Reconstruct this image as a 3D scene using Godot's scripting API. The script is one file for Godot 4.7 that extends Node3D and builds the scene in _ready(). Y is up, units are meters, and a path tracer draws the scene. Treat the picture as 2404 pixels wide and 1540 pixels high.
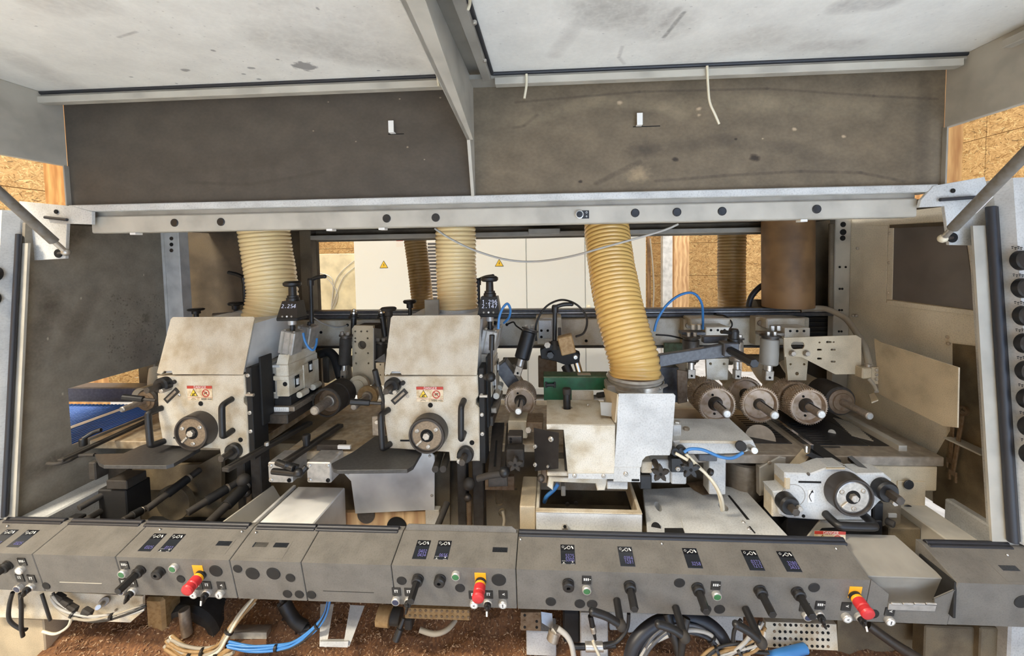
extends Node3D

const IMG := Vector2(2404, 1540)
const FOC := 950.0
const CTR := Vector2(1234.0, 642.5)
const EYE := Vector3(0, 1.65, 0)
const PITCH := -2.83234
const YAW := 3.40474
const ROLL := -0.88678
const XL := -2.02      # inner faces of the machine's side walls
const XR := 1.46
const TAB := 0.87      # height of the feed table
const BASE := 0.685    # height of the machine base ledges

var cb: Basis
var M := {}
var T := {}
var taken := {}
var rng := RandomNumberGenerator.new()
var G := FastNoiseLite.new()

# ---------------------------------------------------------------- pixels to places
func ray(x: float, y: float) -> Vector3:
	return cb * Vector3((x - CTR.x) / FOC, -(y - CTR.y) / FOC, -1.0)
func P(x: float, y: float, d: float) -> Vector3:
	var r := ray(x, y)
	return EYE + r * (-d / r.z)
func PY(x: float, y: float, h: float) -> Vector3:
	var r := ray(x, y)
	return EYE + r * ((h - EYE.y) / r.y)
func PX(x: float, y: float, xx: float) -> Vector3:
	var r := ray(x, y)
	return EYE + r * (xx / r.x)
func pz(a: Array, d: float) -> Array:
	var o := []
	for i in range(0, a.size(), 2):
		o.append(P(a[i], a[i + 1], d))
	return o
func p3(a: Array) -> Array:
	var o := []
	for i in range(0, a.size(), 3):
		o.append(P(a[i], a[i + 1], a[i + 2]))
	return o
func pxp(a: Array, xx: float) -> Array:
	var o := []
	for i in range(0, a.size(), 2):
		o.append(PX(a[i], a[i + 1], xx))
	return o
func pyp(a: Array, h: float) -> Array:
	var o := []
	for i in range(0, a.size(), 2):
		o.append(PY(a[i], a[i + 1], h))
	return o
func lean(y: float) -> float:      # distance of the leaning front frame at a height
	return 1.335 + 0.0963 * (y - 0.69)

# ---------------------------------------------------------------- mesh builder
class MB:
	var v := PackedVector3Array()
	var n := PackedVector3Array()
	var u := PackedVector2Array()
	var has_uv := false
	func t3(a: Vector3, b: Vector3, c: Vector3, na: Vector3, nb: Vector3, nc: Vector3, ua := Vector2.ZERO, ub := Vector2.ZERO, uc := Vector2.ZERO) -> void:
		if (c - a).cross(b - a).dot(na + nb + nc) < 0.0:
			v.append_array([a, c, b]); n.append_array([na, nc, nb]); u.append_array([ua, uc, ub])
		else:
			v.append_array([a, b, c]); n.append_array([na, nb, nc]); u.append_array([ua, ub, uc])
	func tri(a: Vector3, b: Vector3, c: Vector3, out: Vector3) -> void:
		var m := (b - a).cross(c - a).normalized()
		if m.dot(out) < 0.0: m = -m
		t3(a, b, c, m, m, m)
	func quad(a: Vector3, b: Vector3, c: Vector3, d: Vector3, out: Vector3) -> void:
		var m := (c - a).cross(d - b).normalized()
		if m.dot(out) < 0.0: m = -m
		t3(a, b, c, m, m, m); t3(a, c, d, m, m, m)
	func quad_uv(a: Vector3, b: Vector3, c: Vector3, d: Vector3, out: Vector3) -> void:
		has_uv = true
		var m := (c - a).cross(d - b).normalized()
		if m.dot(out) < 0.0: m = -m
		t3(a, b, c, m, m, m, Vector2(0, 0), Vector2(1, 0), Vector2(1, 1)); t3(a, c, d, m, m, m, Vector2(0, 0), Vector2(1, 1), Vector2(0, 1))
	func box(c: Vector3, s: Vector3, bev := 0.002, bs := Basis.IDENTITY) -> MB:
		var h := s * 0.5
		var b: float = minf(bev, minf(h.x, minf(h.y, h.z)) * 0.45)
		for i in 3:
			var j := (i + 1) % 3
			var k := (i + 2) % 3
			for si in [-1.0, 1.0]:
				var q := []
				for e in [[-1, -1], [1, -1], [1, 1], [-1, 1]]:
					var p := Vector3.ZERO
					p[i] = si * h[i]; p[j] = e[0] * (h[j] - b); p[k] = e[1] * (h[k] - b)
					q.append(c + bs * p)
				var o := Vector3.ZERO
				o[i] = si
				quad(q[0], q[1], q[2], q[3], bs * o)
				if b > 0.0:
					for sj in [-1.0, 1.0]:
						var e4 := []
						for sk in [-1.0, 1.0]:
							var p1 := Vector3.ZERO
							p1[i] = si * h[i]; p1[j] = sj * (h[j] - b); p1[k] = sk * (h[k] - b)
							var p2 := Vector3.ZERO
							p2[i] = si * (h[i] - b); p2[j] = sj * h[j]; p2[k] = sk * (h[k] - b)
							e4.append([c + bs * p1, c + bs * p2])
						var oo := Vector3.ZERO
						oo[i] = si; oo[j] = sj
						quad(e4[0][0], e4[0][1], e4[1][1], e4[1][0], bs * oo)
		if b > 0.0:
			for sx in [-1.0, 1.0]:
				for sy in [-1.0, 1.0]:
					for sz in [-1.0, 1.0]:
						var o2 := Vector3(sx, sy, sz)
						tri(c + bs * (Vector3(h.x, h.y - b, h.z - b) * o2), c + bs * (Vector3(h.x - b, h.y, h.z - b) * o2), c + bs * (Vector3(h.x - b, h.y - b, h.z) * o2), bs * o2)
		return self
	func lohi(a: Vector3, b: Vector3, bev := 0.002) -> MB:
		return box((a + b) * 0.5, (a - b).abs(), bev)
	# a flat polygon drawn out along e; holes are cut through
	func prism(pts: Array, e: Vector3, bev := 0.0, holes := []) -> MB:
		var nrm := Vector3.ZERO
		for i in pts.size():
			nrm += (pts[i] - pts[0]).cross(pts[(i + 1) % pts.size()] - pts[0])
		nrm = nrm.normalized()
		var ax: Vector3 = (pts[1] - pts[0]).normalized()
		var ay := nrm.cross(ax)
		var o: Vector3 = pts[0]
		var q := PackedVector2Array()
		for p in pts: q.append(Vector2((p - o).dot(ax), (p - o).dot(ay)))
		var fl := PackedVector3Array()
		for i in q.size():
			var z0 := q[(i + q.size() - 1) % q.size()]
			var z1 := q[i]
			var z2 := q[(i + 1) % q.size()]
			var n1 := (z1 - z0).normalized().orthogonal()
			var n2 := (z2 - z1).normalized().orthogonal()
			# polygon runs counterclockwise in (ax, ay): inside is on the left
			var inn := -(n1 + n2) / maxf(0.3, 1.0 + n1.dot(n2))
			fl.append(ax * inn.x + ay * inn.y)
		var out := e.normalized()
		var side := 1.0 if nrm.dot(out) > 0.0 else -1.0
		var eb := out * minf(bev, e.length() * 0.4)
		var lo := []; var hi := []
		for i in pts.size():
			var p: Vector3 = pts[i]
			lo.append(p + fl[i] * bev); hi.append(p + e + fl[i] * bev)
		var flat := PackedVector2Array()
		for p in lo: flat.append(Vector2((p - o).dot(ax), (p - o).dot(ay)))
		for hh in holes:
			var hq := PackedVector2Array()
			for p in hh: hq.append(Vector2((p - o).dot(ax), (p - o).dot(ay)))
			if Geometry2D.is_polygon_clockwise(hq) == Geometry2D.is_polygon_clockwise(flat): hq.reverse()
			var bi := 0; var bj := 0; var bd := 1e9
			for i in flat.size():
				for j in hq.size():
					var dd := flat[i].distance_squared_to(hq[j])
					if dd < bd: bd = dd; bi = i; bj = j
			var nf := PackedVector2Array()
			for i in bi + 1: nf.append(flat[i])
			for j in hq.size() + 1: nf.append(hq[(bj + j) % hq.size()] )
			for i in range(bi, flat.size()): nf.append(flat[i])
			flat = nf
			for j in hq.size():
				var h1 := o + ax * hq[j].x + ay * hq[j].y
				var h2 := o + ax * hq[(j + 1) % hq.size()].x + ay * hq[(j + 1) % hq.size()].y
				var cen := Vector2.ZERO
				for w in hq: cen += w / hq.size()
				var cc := o + ax * cen.x + ay * cen.y
				quad(h1, h2, h2 + e, h1 + e, cc - (h1 + h2) * 0.5)
		var ix := Geometry2D.triangulate_polygon(flat)
		for i in range(0, ix.size(), 3):
			var a := o + ax * flat[ix[i]].x + ay * flat[ix[i]].y
			var b := o + ax * flat[ix[i + 1]].x + ay * flat[ix[i + 1]].y
			var c := o + ax * flat[ix[i + 2]].x + ay * flat[ix[i + 2]].y
			tri(a, b, c, -out); tri(a + e, b + e, c + e, out)
		for i in pts.size():
			var j := (i + 1) % pts.size()
			var so: Vector3 = (pts[j] - pts[i]).cross(nrm)
			quad(pts[i] + eb, pts[j] + eb, pts[j] + e - eb, pts[i] + e - eb, so)
			if bev > 0.0:
				quad(lo[i], lo[j], pts[j] + eb, pts[i] + eb, so.normalized() - out)
				quad(hi[i], hi[j], pts[j] + e - eb, pts[i] + e - eb, so.normalized() + out)
		return self
	# eight corners: a0..a3 one face, b0..b3 the opposite one
	func hexa(a: Array, b: Array) -> MB:
		var c := Vector3.ZERO
		for p in a + b: c += p / 8.0
		var f := [[a[0], a[1], a[2], a[3]], [b[0], b[1], b[2], b[3]]]
		for i in 4: f.append([a[i], a[(i + 1) % 4], b[(i + 1) % 4], b[i]])
		for w in f: quad(w[0], w[1], w[2], w[3], (w[0] + w[2]) * 0.5 - c)
		return self
	func lathe(o: Vector3, axis: Vector3, prof: Array, seg := 24, smooth := false) -> MB:
		var az := axis.normalized()
		var ax := az.cross(Vector3.UP if absf(az.y) < 0.9 else Vector3.RIGHT).normalized()
		var ay := az.cross(ax)
		for i in prof.size() - 1:
			var t0: float = prof[i][0]; var r0: float = prof[i][1]
			var t1: float = prof[i + 1][0]; var r1: float = prof[i + 1][1]
			if absf(t1 - t0) < 1e-7 and absf(r1 - r0) < 1e-7: continue
			var sn := Vector2(t1 - t0, -(r1 - r0)).normalized()     # (radial, axial)
			var s0 := sn; var s1 := sn
			if smooth:
				if i > 0: s0 = (sn + Vector2(t0 - prof[i - 1][0], -(r0 - prof[i - 1][1])).normalized()).normalized()
				if i < prof.size() - 2: s1 = (sn + Vector2(prof[i + 2][0] - t1, -(prof[i + 2][1] - r1)).normalized()).normalized()
			for k in seg:
				var a0 := TAU * k / seg; var a1 := TAU * (k + 1) / seg
				var e0 := ax * cos(a0) + ay * sin(a0); var e1 := ax * cos(a1) + ay * sin(a1)
				var p00 := o + az * t0 + e0 * r0; var p01 := o + az * t0 + e1 * r0
				var p10 := o + az * t1 + e0 * r1; var p11 := o + az * t1 + e1 * r1
				var n00 := e0 * s0.x + az * s0.y; var n01 := e1 * s0.x + az * s0.y
				var n10 := e0 * s1.x + az * s1.y; var n11 := e1 * s1.x + az * s1.y
				if r1 > 1e-6: t3(p00, p10, p11, n00, n10, n11)
				if r0 > 1e-6: t3(p00, p11, p01, n00, n11, n01)
		return self
	func cyl(a: Vector3, b: Vector3, r: float, seg := 20, ch := 0.0015, r2 := -1.0) -> MB:
		var l := a.distance_to(b)
		var c := minf(ch, minf(r * 0.4, l * 0.3))
		if r2 < 0.0: r2 = r
		return lathe(a, b - a, [[0, 0], [0, r - c], [c, r], [l - c, r2], [l, r2 - c], [l, 0]], seg)
	func nut(a: Vector3, b: Vector3, r: float, sides := 6) -> MB:
		var az := (b - a).normalized()
		var ax := az.cross(Vector3.UP if absf(az.y) < 0.9 else Vector3.RIGHT).normalized()
		var ay := az.cross(ax)
		var ring := []
		for k in sides: ring.append(a + (ax * cos(TAU * k / sides + 0.2) + ay * sin(TAU * k / sides + 0.2)) * r)
		return prism(ring, b - a, r * 0.08)
	func ball(c: Vector3, r: float, seg := 16, sq := 1.0) -> MB:
		var pr := []
		for i in 9: pr.append([-cos(PI * i / 8) * r * sq, sin(PI * i / 8) * r])
		return lathe(c, Vector3.UP, pr, seg, true)
	func tube(pts: Array, r: float, seg := 10, rad := []) -> MB:
		var m := pts.size()
		var tg := []
		for i in m: tg.append(((pts[mini(i + 1, m - 1)] - pts[maxi(i - 1, 0)]) as Vector3).normalized())
		var ax: Vector3 = (tg[0] as Vector3).cross(Vector3.UP if absf(tg[0].y) < 0.9 else Vector3.RIGHT).normalized()
		var rings := []
		for i in m:
			ax = (ax - tg[i] * ax.dot(tg[i])).normalized()
			var ay: Vector3 = (tg[i] as Vector3).cross(ax)
			var rr: float = rad[i] if rad.size() else r
			var w := []
			for k in seg:
				var e := ax * cos(TAU * k / seg) + ay * sin(TAU * k / seg)
				w.append([pts[i] + e * rr, e])
			rings.append(w)
		for i in m - 1:
			var sl := 0.0
			if rad.size(): sl = (rad[i + 1] - rad[i]) / maxf(1e-6, (pts[i + 1] as Vector3).distance_to(pts[i]))
			for k in seg:
				var k2 := (k + 1) % seg
				var a = rings[i][k]; var b = rings[i][k2]; var c = rings[i + 1][k2]; var d = rings[i + 1][k]
				var na: Vector3 = a[1]; var nb: Vector3 = b[1]; var nc: Vector3 = c[1]; var nd: Vector3 = d[1]
				if rad.size():
					na = (na - tg[i] * _sl(rad, pts, i)).normalized(); nb = (nb - tg[i] * _sl(rad, pts, i)).normalized()
					nc = (nc - tg[i + 1] * _sl(rad, pts, i + 1)).normalized(); nd = (nd - tg[i + 1] * _sl(rad, pts, i + 1)).normalized()
				t3(a[0], b[0], c[0], na, nb, nc); t3(a[0], c[0], d[0], na, nc, nd)
		for k in seg:
			var k3 := (k + 1) % seg
			tri(pts[0], rings[0][k][0], rings[0][k3][0], -tg[0]); tri(pts[m - 1], rings[m - 1][k][0], rings[m - 1][k3][0], tg[m - 1])
		return self
	func _sl(rad: Array, pts: Array, i: int) -> float:
		var a := maxi(i - 1, 0); var b := mini(i + 1, rad.size() - 1)
		return (rad[b] - rad[a]) / maxf(1e-6, (pts[b] as Vector3).distance_to(pts[a]))
	func mesh(off: Vector3) -> ArrayMesh:
		var vv := v.duplicate()
		for i in vv.size(): vv[i] -= off
		var arr := []
		arr.resize(Mesh.ARRAY_MAX)
		arr[Mesh.ARRAY_VERTEX] = vv; arr[Mesh.ARRAY_NORMAL] = n
		if has_uv: arr[Mesh.ARRAY_TEX_UV] = u
		var am := ArrayMesh.new()
		am.add_surface_from_arrays(Mesh.PRIMITIVE_TRIANGLES, arr)
		return am
	func base() -> Vector3:
		var lo := v[0]; var hi := v[0]
		for p in v: lo = lo.min(p); hi = hi.max(p)
		return Vector3((lo.x + hi.x) * 0.5, lo.y, (lo.z + hi.z) * 0.5)

# smooth curve through points
func spline(pts: Array, sub := 8) -> Array:
	var o := []
	for i in pts.size() - 1:
		var p0: Vector3 = pts[maxi(i - 1, 0)]; var p1: Vector3 = pts[i]; var p2: Vector3 = pts[i + 1]; var p3_: Vector3 = pts[mini(i + 2, pts.size() - 1)]
		for k in sub:
			o.append(p1.cubic_interpolate(p2, p0, p3_, float(k) / sub))
	o.append(pts[-1])
	return o
func circle(c: Vector3, r: float, nrm: Vector3, seg := 16) -> Array:
	var az := nrm.normalized()
	var ax := az.cross(Vector3.UP if absf(az.y) < 0.9 else Vector3.RIGHT).normalized()
	var ay := az.cross(ax)
	var o := []
	for k in seg: o.append(c + (ax * cos(TAU * k / seg) + ay * sin(TAU * k / seg)) * r)
	return o

# ---------------------------------------------------------------- nodes
func numbered(called: String) -> String:
	if not taken.has(called):
		taken[called] = 0
		return called
	taken[called] += 1
	return "%s_%03d" % [called, taken[called]]
func thing(called: String, label: String, category: String, at := Vector3.ZERO, group := "") -> Node3D:
	var o := Node3D.new()
	o.name = numbered(called)
	add_child(o)
	o.position = at
	tag(o, label, category, group)
	return o
func tag(o: Node, label: String, category := "", group := "") -> void:
	o.set_meta("label", label)
	if category: o.set_meta("category", category)
	if group: o.set_meta("group", group)
func origin_of(o: Node) -> Vector3:
	var p := Vector3.ZERO
	while o is Node3D and o != self:
		p += (o as Node3D).position
		o = o.get_parent()
	return p
func put(mb: MB, called: String, m: Material, parent: Node, label := "") -> MeshInstance3D:
	var o := MeshInstance3D.new()
	o.name = called
	o.mesh = mb.mesh(origin_of(parent))
	o.material_override = m
	parent.add_child(o, true)
	if label: o.set_meta("label", label)
	return o
func solo(mb: MB, called: String, m: Material, label: String, category: String, group := "") -> MeshInstance3D:
	var o := MeshInstance3D.new()
	o.name = numbered(called)
	var b := mb.base()
	o.mesh = mb.mesh(b)
	o.material_override = m
	add_child(o)
	o.position = b
	tag(o, label, category, group)
	return o
func struct(mb: MB, called: String, m: Material, label: String) -> MeshInstance3D:
	var o := solo(mb, called, m, label, "")
	o.set_meta("kind", "structure")
	return o
func dup(o: Node3D, shift: Vector3, label: String) -> Node3D:
	var c: Node3D = o.duplicate()
	var nm := String(o.name)
	c.name = numbered(nm)
	add_child(c)
	c.position = o.position + shift
	c.set_meta("label", label)
	return c
func words(s: String, at: Vector3, height: float, parent: Node, m: Material, bs := Basis.IDENTITY, called := "lettering", mono := false, bold := false) -> MeshInstance3D:
	var t := TextMesh.new()
	var f := SystemFont.new()
	f.font_names = PackedStringArray(["Droid Sans Mono" if mono else "Droid Sans"])
	if bold: f.font_weight = 700
	t.font = f
	t.text = s
	t.font_size = 32
	t.pixel_size = height / 32.0 * 1.35
	t.depth = 0.0004
	t.curve_step = 2.0
	var o := MeshInstance3D.new()
	o.name = called
	o.mesh = t
	o.material_override = m
	parent.add_child(o, true)
	o.transform = Transform3D(bs, at - origin_of(parent))
	return o
# front face of a world-aligned box from a pixel rectangle at a distance
func B(mb: MB, x0: float, y0: float, x1: float, y1: float, d: float, t: float, bev := 0.002) -> MB:
	var a := P(x0, (y0 + y1) * 0.5, d); var b := P(x1, (y0 + y1) * 0.5, d)
	var c := P((x0 + x1) * 0.5, y0, d); var e := P((x0 + x1) * 0.5, y1, d)
	return mb.lohi(Vector3(a.x, c.y, -d), Vector3(b.x, e.y, -d - t), bev)
func R(px: float, d: float) -> float:   # pixels to metres at a distance
	return px / FOC * d
func screw(mb: MB, c: Vector3, r: float, out := Vector3(0, 0, 1), h := 0.004) -> MB:
	return mb.lathe(c, out, [[0, r], [h * 0.6, r], [h, r * 0.7], [h, r * 0.42], [h * 0.3, r * 0.42], [h * 0.3, 0]], 12)

# ---------------------------------------------------------------- materials
func c8(r: int, g: int, b: int) -> Color:
	return Color8(r, g, b)
func noise_tex(key: String, size: int, freq: float, stops: Array, kind := FastNoiseLite.TYPE_SIMPLEX_SMOOTH, oct := 4, seed_ := 1) -> void:
	var f := FastNoiseLite.new()
	f.noise_type = kind
	f.frequency = freq
	f.fractal_type = FastNoiseLite.FRACTAL_FBM
	f.fractal_octaves = oct
	f.seed = seed_
	var g := Gradient.new()
	var off := PackedFloat32Array(); var col := PackedColorArray()
	for s in stops: off.append(s[0]); col.append(s[1])
	g.offsets = off; g.colors = col
	var t := NoiseTexture2D.new()
	t.width = size; t.height = size; t.seamless = true; t.noise = f; t.color_ramp = g
	T[key] = t
func grey(v: float) -> Color:
	return Color(v, v, v)
func mk(key: String, col: Color, rough: float, metal := 0.0, tex := "", sc := 1.0, tex2 := "", sc2 := 1.0, bump := "", bsc := 8.0, bh := 0.0) -> StandardMaterial3D:
	var m := StandardMaterial3D.new()
	m.resource_name = key
	m.albedo_color = col; m.roughness = rough; m.metallic = metal
	m.uv1_triplanar = true; m.uv1_world_triplanar = true
	m.uv1_scale = Vector3.ONE * sc
	if tex: m.albedo_texture = T[tex]
	if tex2:
		m.detail_enabled = true
		m.detail_albedo = T[tex2]; m.detail_mask = T["white"]
		m.detail_blend_mode = BaseMaterial3D.BLEND_MODE_MUL
		m.detail_uv_layer = BaseMaterial3D.DETAIL_UV_2
		m.uv2_triplanar = true; m.uv2_world_triplanar = true
		m.uv2_scale = Vector3.ONE * sc2
	if bump:
		m.heightmap_enabled = true; m.heightmap_texture = T[bump]; m.heightmap_scale = bh
	M[key] = m
	return m
func stroke(im: Image, pts: Array, w: float, col: Color, a: float) -> void:
	# a soft smear along a polyline, in pixels of the picture
	for i in pts.size() - 1:
		var p: Vector2 = pts[i]; var q: Vector2 = pts[i + 1]
		var x0 := int(maxf(0, minf(p.x, q.x) - w)); var x1 := int(minf(im.get_width() - 1, maxf(p.x, q.x) + w))
		var y0 := int(maxf(0, minf(p.y, q.y) - w)); var y1 := int(minf(im.get_height() - 1, maxf(p.y, q.y) + w))
		for y in range(y0, y1 + 1):
			for x in range(x0, x1 + 1):
				var c := Vector2(x, y)
				var dd := c.distance_to(Geometry2D.get_closest_point_to_segment(c, p, q)) / w
				if dd < 1.0:
					var k := a * (1.0 - dd * dd) * (0.55 + 0.7 * absf(G.get_noise_2d(x * 1.7, y * 1.7)) + 0.25 * G.get_noise_2d(x * 9.0, y * 9.0))
					im.set_pixel(x, y, im.get_pixel(x, y).lerp(col, clampf(k, 0, 1)))
func blotch(im: Image, c: Vector2, r: Vector2, col: Color, a: float, hard := 0.35, ang := 0.0) -> void:
	var mr := maxf(r.x, r.y) * 1.5
	for y in range(int(maxf(0, c.y - mr)), int(minf(im.get_height(), c.y + mr))):
		for x in range(int(maxf(0, c.x - mr)), int(minf(im.get_width(), c.x + mr))):
			var d := (Vector2(x, y) - c).rotated(-ang) / r
			var l := d.length() + 0.35 * G.get_noise_2d(x * 4.0, y * 4.0) + 0.12 * G.get_noise_2d(x * 20.0, y * 20.0)
			var k := clampf((1.0 - l) / maxf(0.02, 1.0 - hard), 0, 1)
			if k > 0.0: im.set_pixel(x, y, im.get_pixel(x, y).lerp(col, k * a))
func osb_tex(key: String, base: Color, spread: float, seed_: int) -> void:
	var im := Image.create(768, 768, false, Image.FORMAT_RGB8)
	im.fill(base)
	var r := RandomNumberGenerator.new()
	r.seed = seed_
	for i in 5200:
		var c := Vector2(r.randf() * 768, r.randf() * 768)
		var a := r.randfn(0.0, 0.75)
		var l := r.randf_range(16, 52); var w := r.randf_range(2.5, 8)
		var k := r.randfn(0.0, spread)
		var col := Color(clampf(base.r * (1.0 + k), 0, 1), clampf(base.g * (1.0 + k * 1.25), 0, 1), clampf(base.b * (1.0 + k * 1.7), 0, 1))
		if r.randf() < 0.05: col = col.darkened(0.3)
		var dx := Vector2.from_angle(a)
		var dy := dx.orthogonal()
		for t in range(-int(l * 0.5), int(l * 0.5)):
			for s in range(-int(w * 0.5), int(w * 0.5) + 1):
				var p := c + dx * t + dy * s
				im.set_pixel(posmod(int(p.x), 768), posmod(int(p.y), 768), col.darkened(0.08) if absi(s) >= int(w * 0.5) else col)
	T[key] = ImageTexture.create_from_image(im)
func wood_tex(key: String, dark: Color, light: Color, seed_: int) -> void:
	var im := Image.create(256, 512, false, Image.FORMAT_RGB8)
	for y in 512:
		for x in 256:
			var k := 0.5 + 0.35 * sin((x + 10.0 * G.get_noise_2d(x * 0.8, y * 0.25 + seed_)) * 0.23) + 0.5 * G.get_noise_2d(x * 6.0, y * 0.35 + seed_)
			im.set_pixel(x, y, dark.lerp(light, clampf(k, 0, 1)))
	T[key] = ImageTexture.create_from_image(im)

func materials() -> void:
	G.seed = 4; G.frequency = 0.012; G.fractal_octaves = 3
	var wi := Image.create(4, 4, false, Image.FORMAT_RGB8)
	wi.fill(Color.WHITE)
	T["white"] = ImageTexture.create_from_image(wi)
	noise_tex("soft", 512, 0.008, [[0.0, grey(0.80)], [0.5, grey(0.93)], [1.0, grey(1.0)]], 1, 5, 3)
	noise_tex("stain", 512, 0.009, [[0.0, Color(0.80, 0.74, 0.65)], [0.35, Color(0.90, 0.87, 0.81)], [0.6, Color(0.97, 0.96, 0.94)], [1.0, Color(1, 1, 1)]], 1, 5, 7)
	noise_tex("stain_heavy", 512, 0.012, [[0.0, Color(0.80, 0.74, 0.65)], [0.36, Color(0.91, 0.88, 0.83)], [0.6, Color(0.97, 0.96, 0.94)], [1.0, Color(1, 1, 1)]], 1, 5, 9)
	noise_tex("soot", 512, 0.007, [[0.0, Color(0.66, 0.64, 0.62)], [0.4, Color(0.84, 0.83, 0.82)], [0.6, Color(0.95, 0.94, 0.92)], [1.0, Color(1, 0.98, 0.94)]], 1, 5, 11)
	noise_tex("grit", 512, 0.12, [[0.0, grey(0.85)], [0.35, grey(0.965)], [0.6, grey(1.0)], [1.0, grey(1.0)]], 1, 3, 13)
	noise_tex("scuff", 512, 0.02, [[0.0, grey(0.84)], [0.45, grey(0.92)], [0.62, grey(0.97)], [0.75, grey(1.0)], [1.0, grey(1.0)]], 1, 5, 15)
	noise_tex("fine", 256, 0.12, [[0.0, grey(0)], [1.0, grey(1)]], 1, 2, 17)
	noise_tex("dust", 512, 0.06, [[0.0, Color(0.5, 0.4, 0.32)], [0.4, Color(0.68, 0.57, 0.47)], [0.7, Color(0.85, 0.72, 0.55)], [1.0, Color(1, 0.9, 0.72)]], 1, 5, 19)
	noise_tex("concrete", 512, 0.02, [[0.0, grey(0.8)], [1.0, grey(1.0)]], 1, 5, 21)
	osb_tex("osb", Color(0.88, 0.76, 0.56), 0.12, 5)
	wood_tex("wood", Color(0.72, 0.55, 0.38), Color(0.9, 0.76, 0.56), 3)
	# machine paint and metals
	mk("paint", c8(226, 219, 203), 0.42, 0, "stain", 1.7, "grit", 3.0)
	mk("paint_clean", c8(216, 216, 212), 0.4, 0, "soft", 1.3, "grit", 2.0)
	mk("paint_dirty", c8(219, 210, 192), 0.5, 0, "stain_heavy", 1.5, "grit", 3.0)
	mk("paint_dusty", c8(210, 192, 160), 0.65, 0, "soft", 1.4, "grit", 3.5)
	mk("paint_frame", c8(196, 190, 176), 0.5, 0, "soft", 1.1)
	mk("sheet_grey", c8(168, 162, 150), 0.5, 0, "soft", 1.2)
	mk("post_grey", c8(214, 212, 206), 0.45, 0.0, "soft", 2.0)
	mk("console", c8(120, 116, 109), 0.5, 0.0, "soft", 2.2, "grit", 2.2)
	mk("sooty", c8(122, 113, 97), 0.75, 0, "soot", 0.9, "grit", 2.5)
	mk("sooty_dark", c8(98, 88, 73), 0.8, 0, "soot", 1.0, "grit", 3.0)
	mk("wall_in", c8(140, 130, 113), 0.72, 0, "soot", 1.1, "grit", 2.6)
	mk("wall_right", c8(240, 232, 212), 0.6, 0, "soft", 0.7, "grit", 2.4)
	mk("patch_brown", c8(132, 118, 94), 0.75, 0, "soot", 1.4, "grit", 3.0)
	mk("acrylic", c8(118, 113, 110), 0.35, 0, "soft", 0.9)
	mk("black", c8(34, 33, 33), 0.42, 0, "scuff", 5.0)
	mk("black_matt", c8(30, 29, 28), 0.7, 0, "scuff", 4.0)
	mk("black_dusty", c8(56, 52, 48), 0.75, 0, "stain_heavy", 5.0, "grit", 4.0)
	mk("rubber", c8(40, 41, 46), 0.45)
	mk("strut", c8(126, 122, 116), 0.5, 0.1, "stain", 8.0)
	mk("table_dusty", c8(186, 170, 146), 0.5, 0.15, "scuff", 3.0, "stain_heavy", 2.2)
	mk("slide_dark", c8(74, 73, 72), 0.42, 0.2, "scuff", 6.0)
	mk("bearing_face", c8(150, 132, 110), 0.4, 0.35, "scuff", 9.0)
	mk("paint_white", c8(238, 237, 232), 0.42, 0, "soft", 1.0)
	mk("ring_dark", c8(66, 61, 57), 0.35, 0.3)
	mk("hole", c8(12, 11, 10), 0.9)  # near-black discs and strips imitate the shade inside holes
	mk("steel", c8(206, 200, 190), 0.3, 0.7, "scuff", 6.0)
	mk("steel_dull", c8(166, 154, 138), 0.4, 0.5, "scuff", 5.0)
	mk("steel_dark", c8(82, 75, 68), 0.42, 0.4, "scuff", 5.0)
	mk("chrome", c8(225, 225, 225), 0.12, 1.0)
	mk("alu", c8(196, 193, 188), 0.4, 0.55, "soft", 6.0)
	mk("cast_table", c8(172, 158, 140), 0.4, 0.2, "scuff", 2.6, "soft", 1.2)
	mk("table_dark", c8(54, 52, 52), 0.35, 0.35, "scuff", 3.0)
	mk("rust_steel", c8(130, 109, 86), 0.6, 0.1, "stain_heavy", 7.0, "grit", 5.0)
	mk("roller_rubber", c8(66, 60, 54), 0.75, 0, "stain_heavy", 9.0)
	mk("roller_steel", c8(204, 182, 160), 0.42, 0.2, "stain", 6.0)
	mk("shaft", c8(176, 164, 150), 0.32, 0.45, "scuff", 8.0)
	mk("green", c8(32, 98, 62), 0.45, 0, "stain", 3.0)
	mk("green_dusty", c8(98, 112, 84), 0.7, 0, "stain_heavy", 6.0)
	mk("gold", c8(164, 134, 92), 0.6, 0.1, "stain", 9.0)
	mk("arm_grey", c8(96, 96, 98), 0.4, 0.2, "scuff", 5.0)
	mk("blue_tube", c8(66, 128, 190), 0.3)
	mk("grey_cable", c8(176, 172, 164), 0.45)
	mk("conduit", c8(158, 148, 130), 0.6)
	mk("white_tube", c8(222, 212, 186), 0.4)
	mk("dark_cable", c8(46, 44, 42), 0.5, 0, "scuff", 6.0)
	mk("red", c8(196, 48, 52), 0.38)
	mk("yellow", c8(240, 172, 36), 0.45)
	mk("sign_yellow", c8(240, 200, 60), 0.5)
	mk("white_plastic", c8(232, 230, 224), 0.35)
	mk("btn_green", c8(58, 116, 70), 0.35)
	mk("btn_blue", c8(52, 56, 82), 0.35)
	mk("bezel", c8(200, 198, 192), 0.25, 0.5)
	mk("screen", c8(40, 43, 48), 0.15)
	mk("screen_low", c8(28, 29, 33), 0.12)
	mk("icon", c8(215, 215, 210), 0.5)
	mk("ink", c8(24, 22, 20), 0.6)
	mk("sign_red", c8(186, 62, 48), 0.5)
	mk("sign_cream", c8(232, 214, 184), 0.5, 0, "stain", 8.0)
	mk("cabinet", c8(232, 235, 231), 0.55)
	mk("cream_board", c8(232, 220, 186), 0.6, 0, "soft", 1.0)
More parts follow.
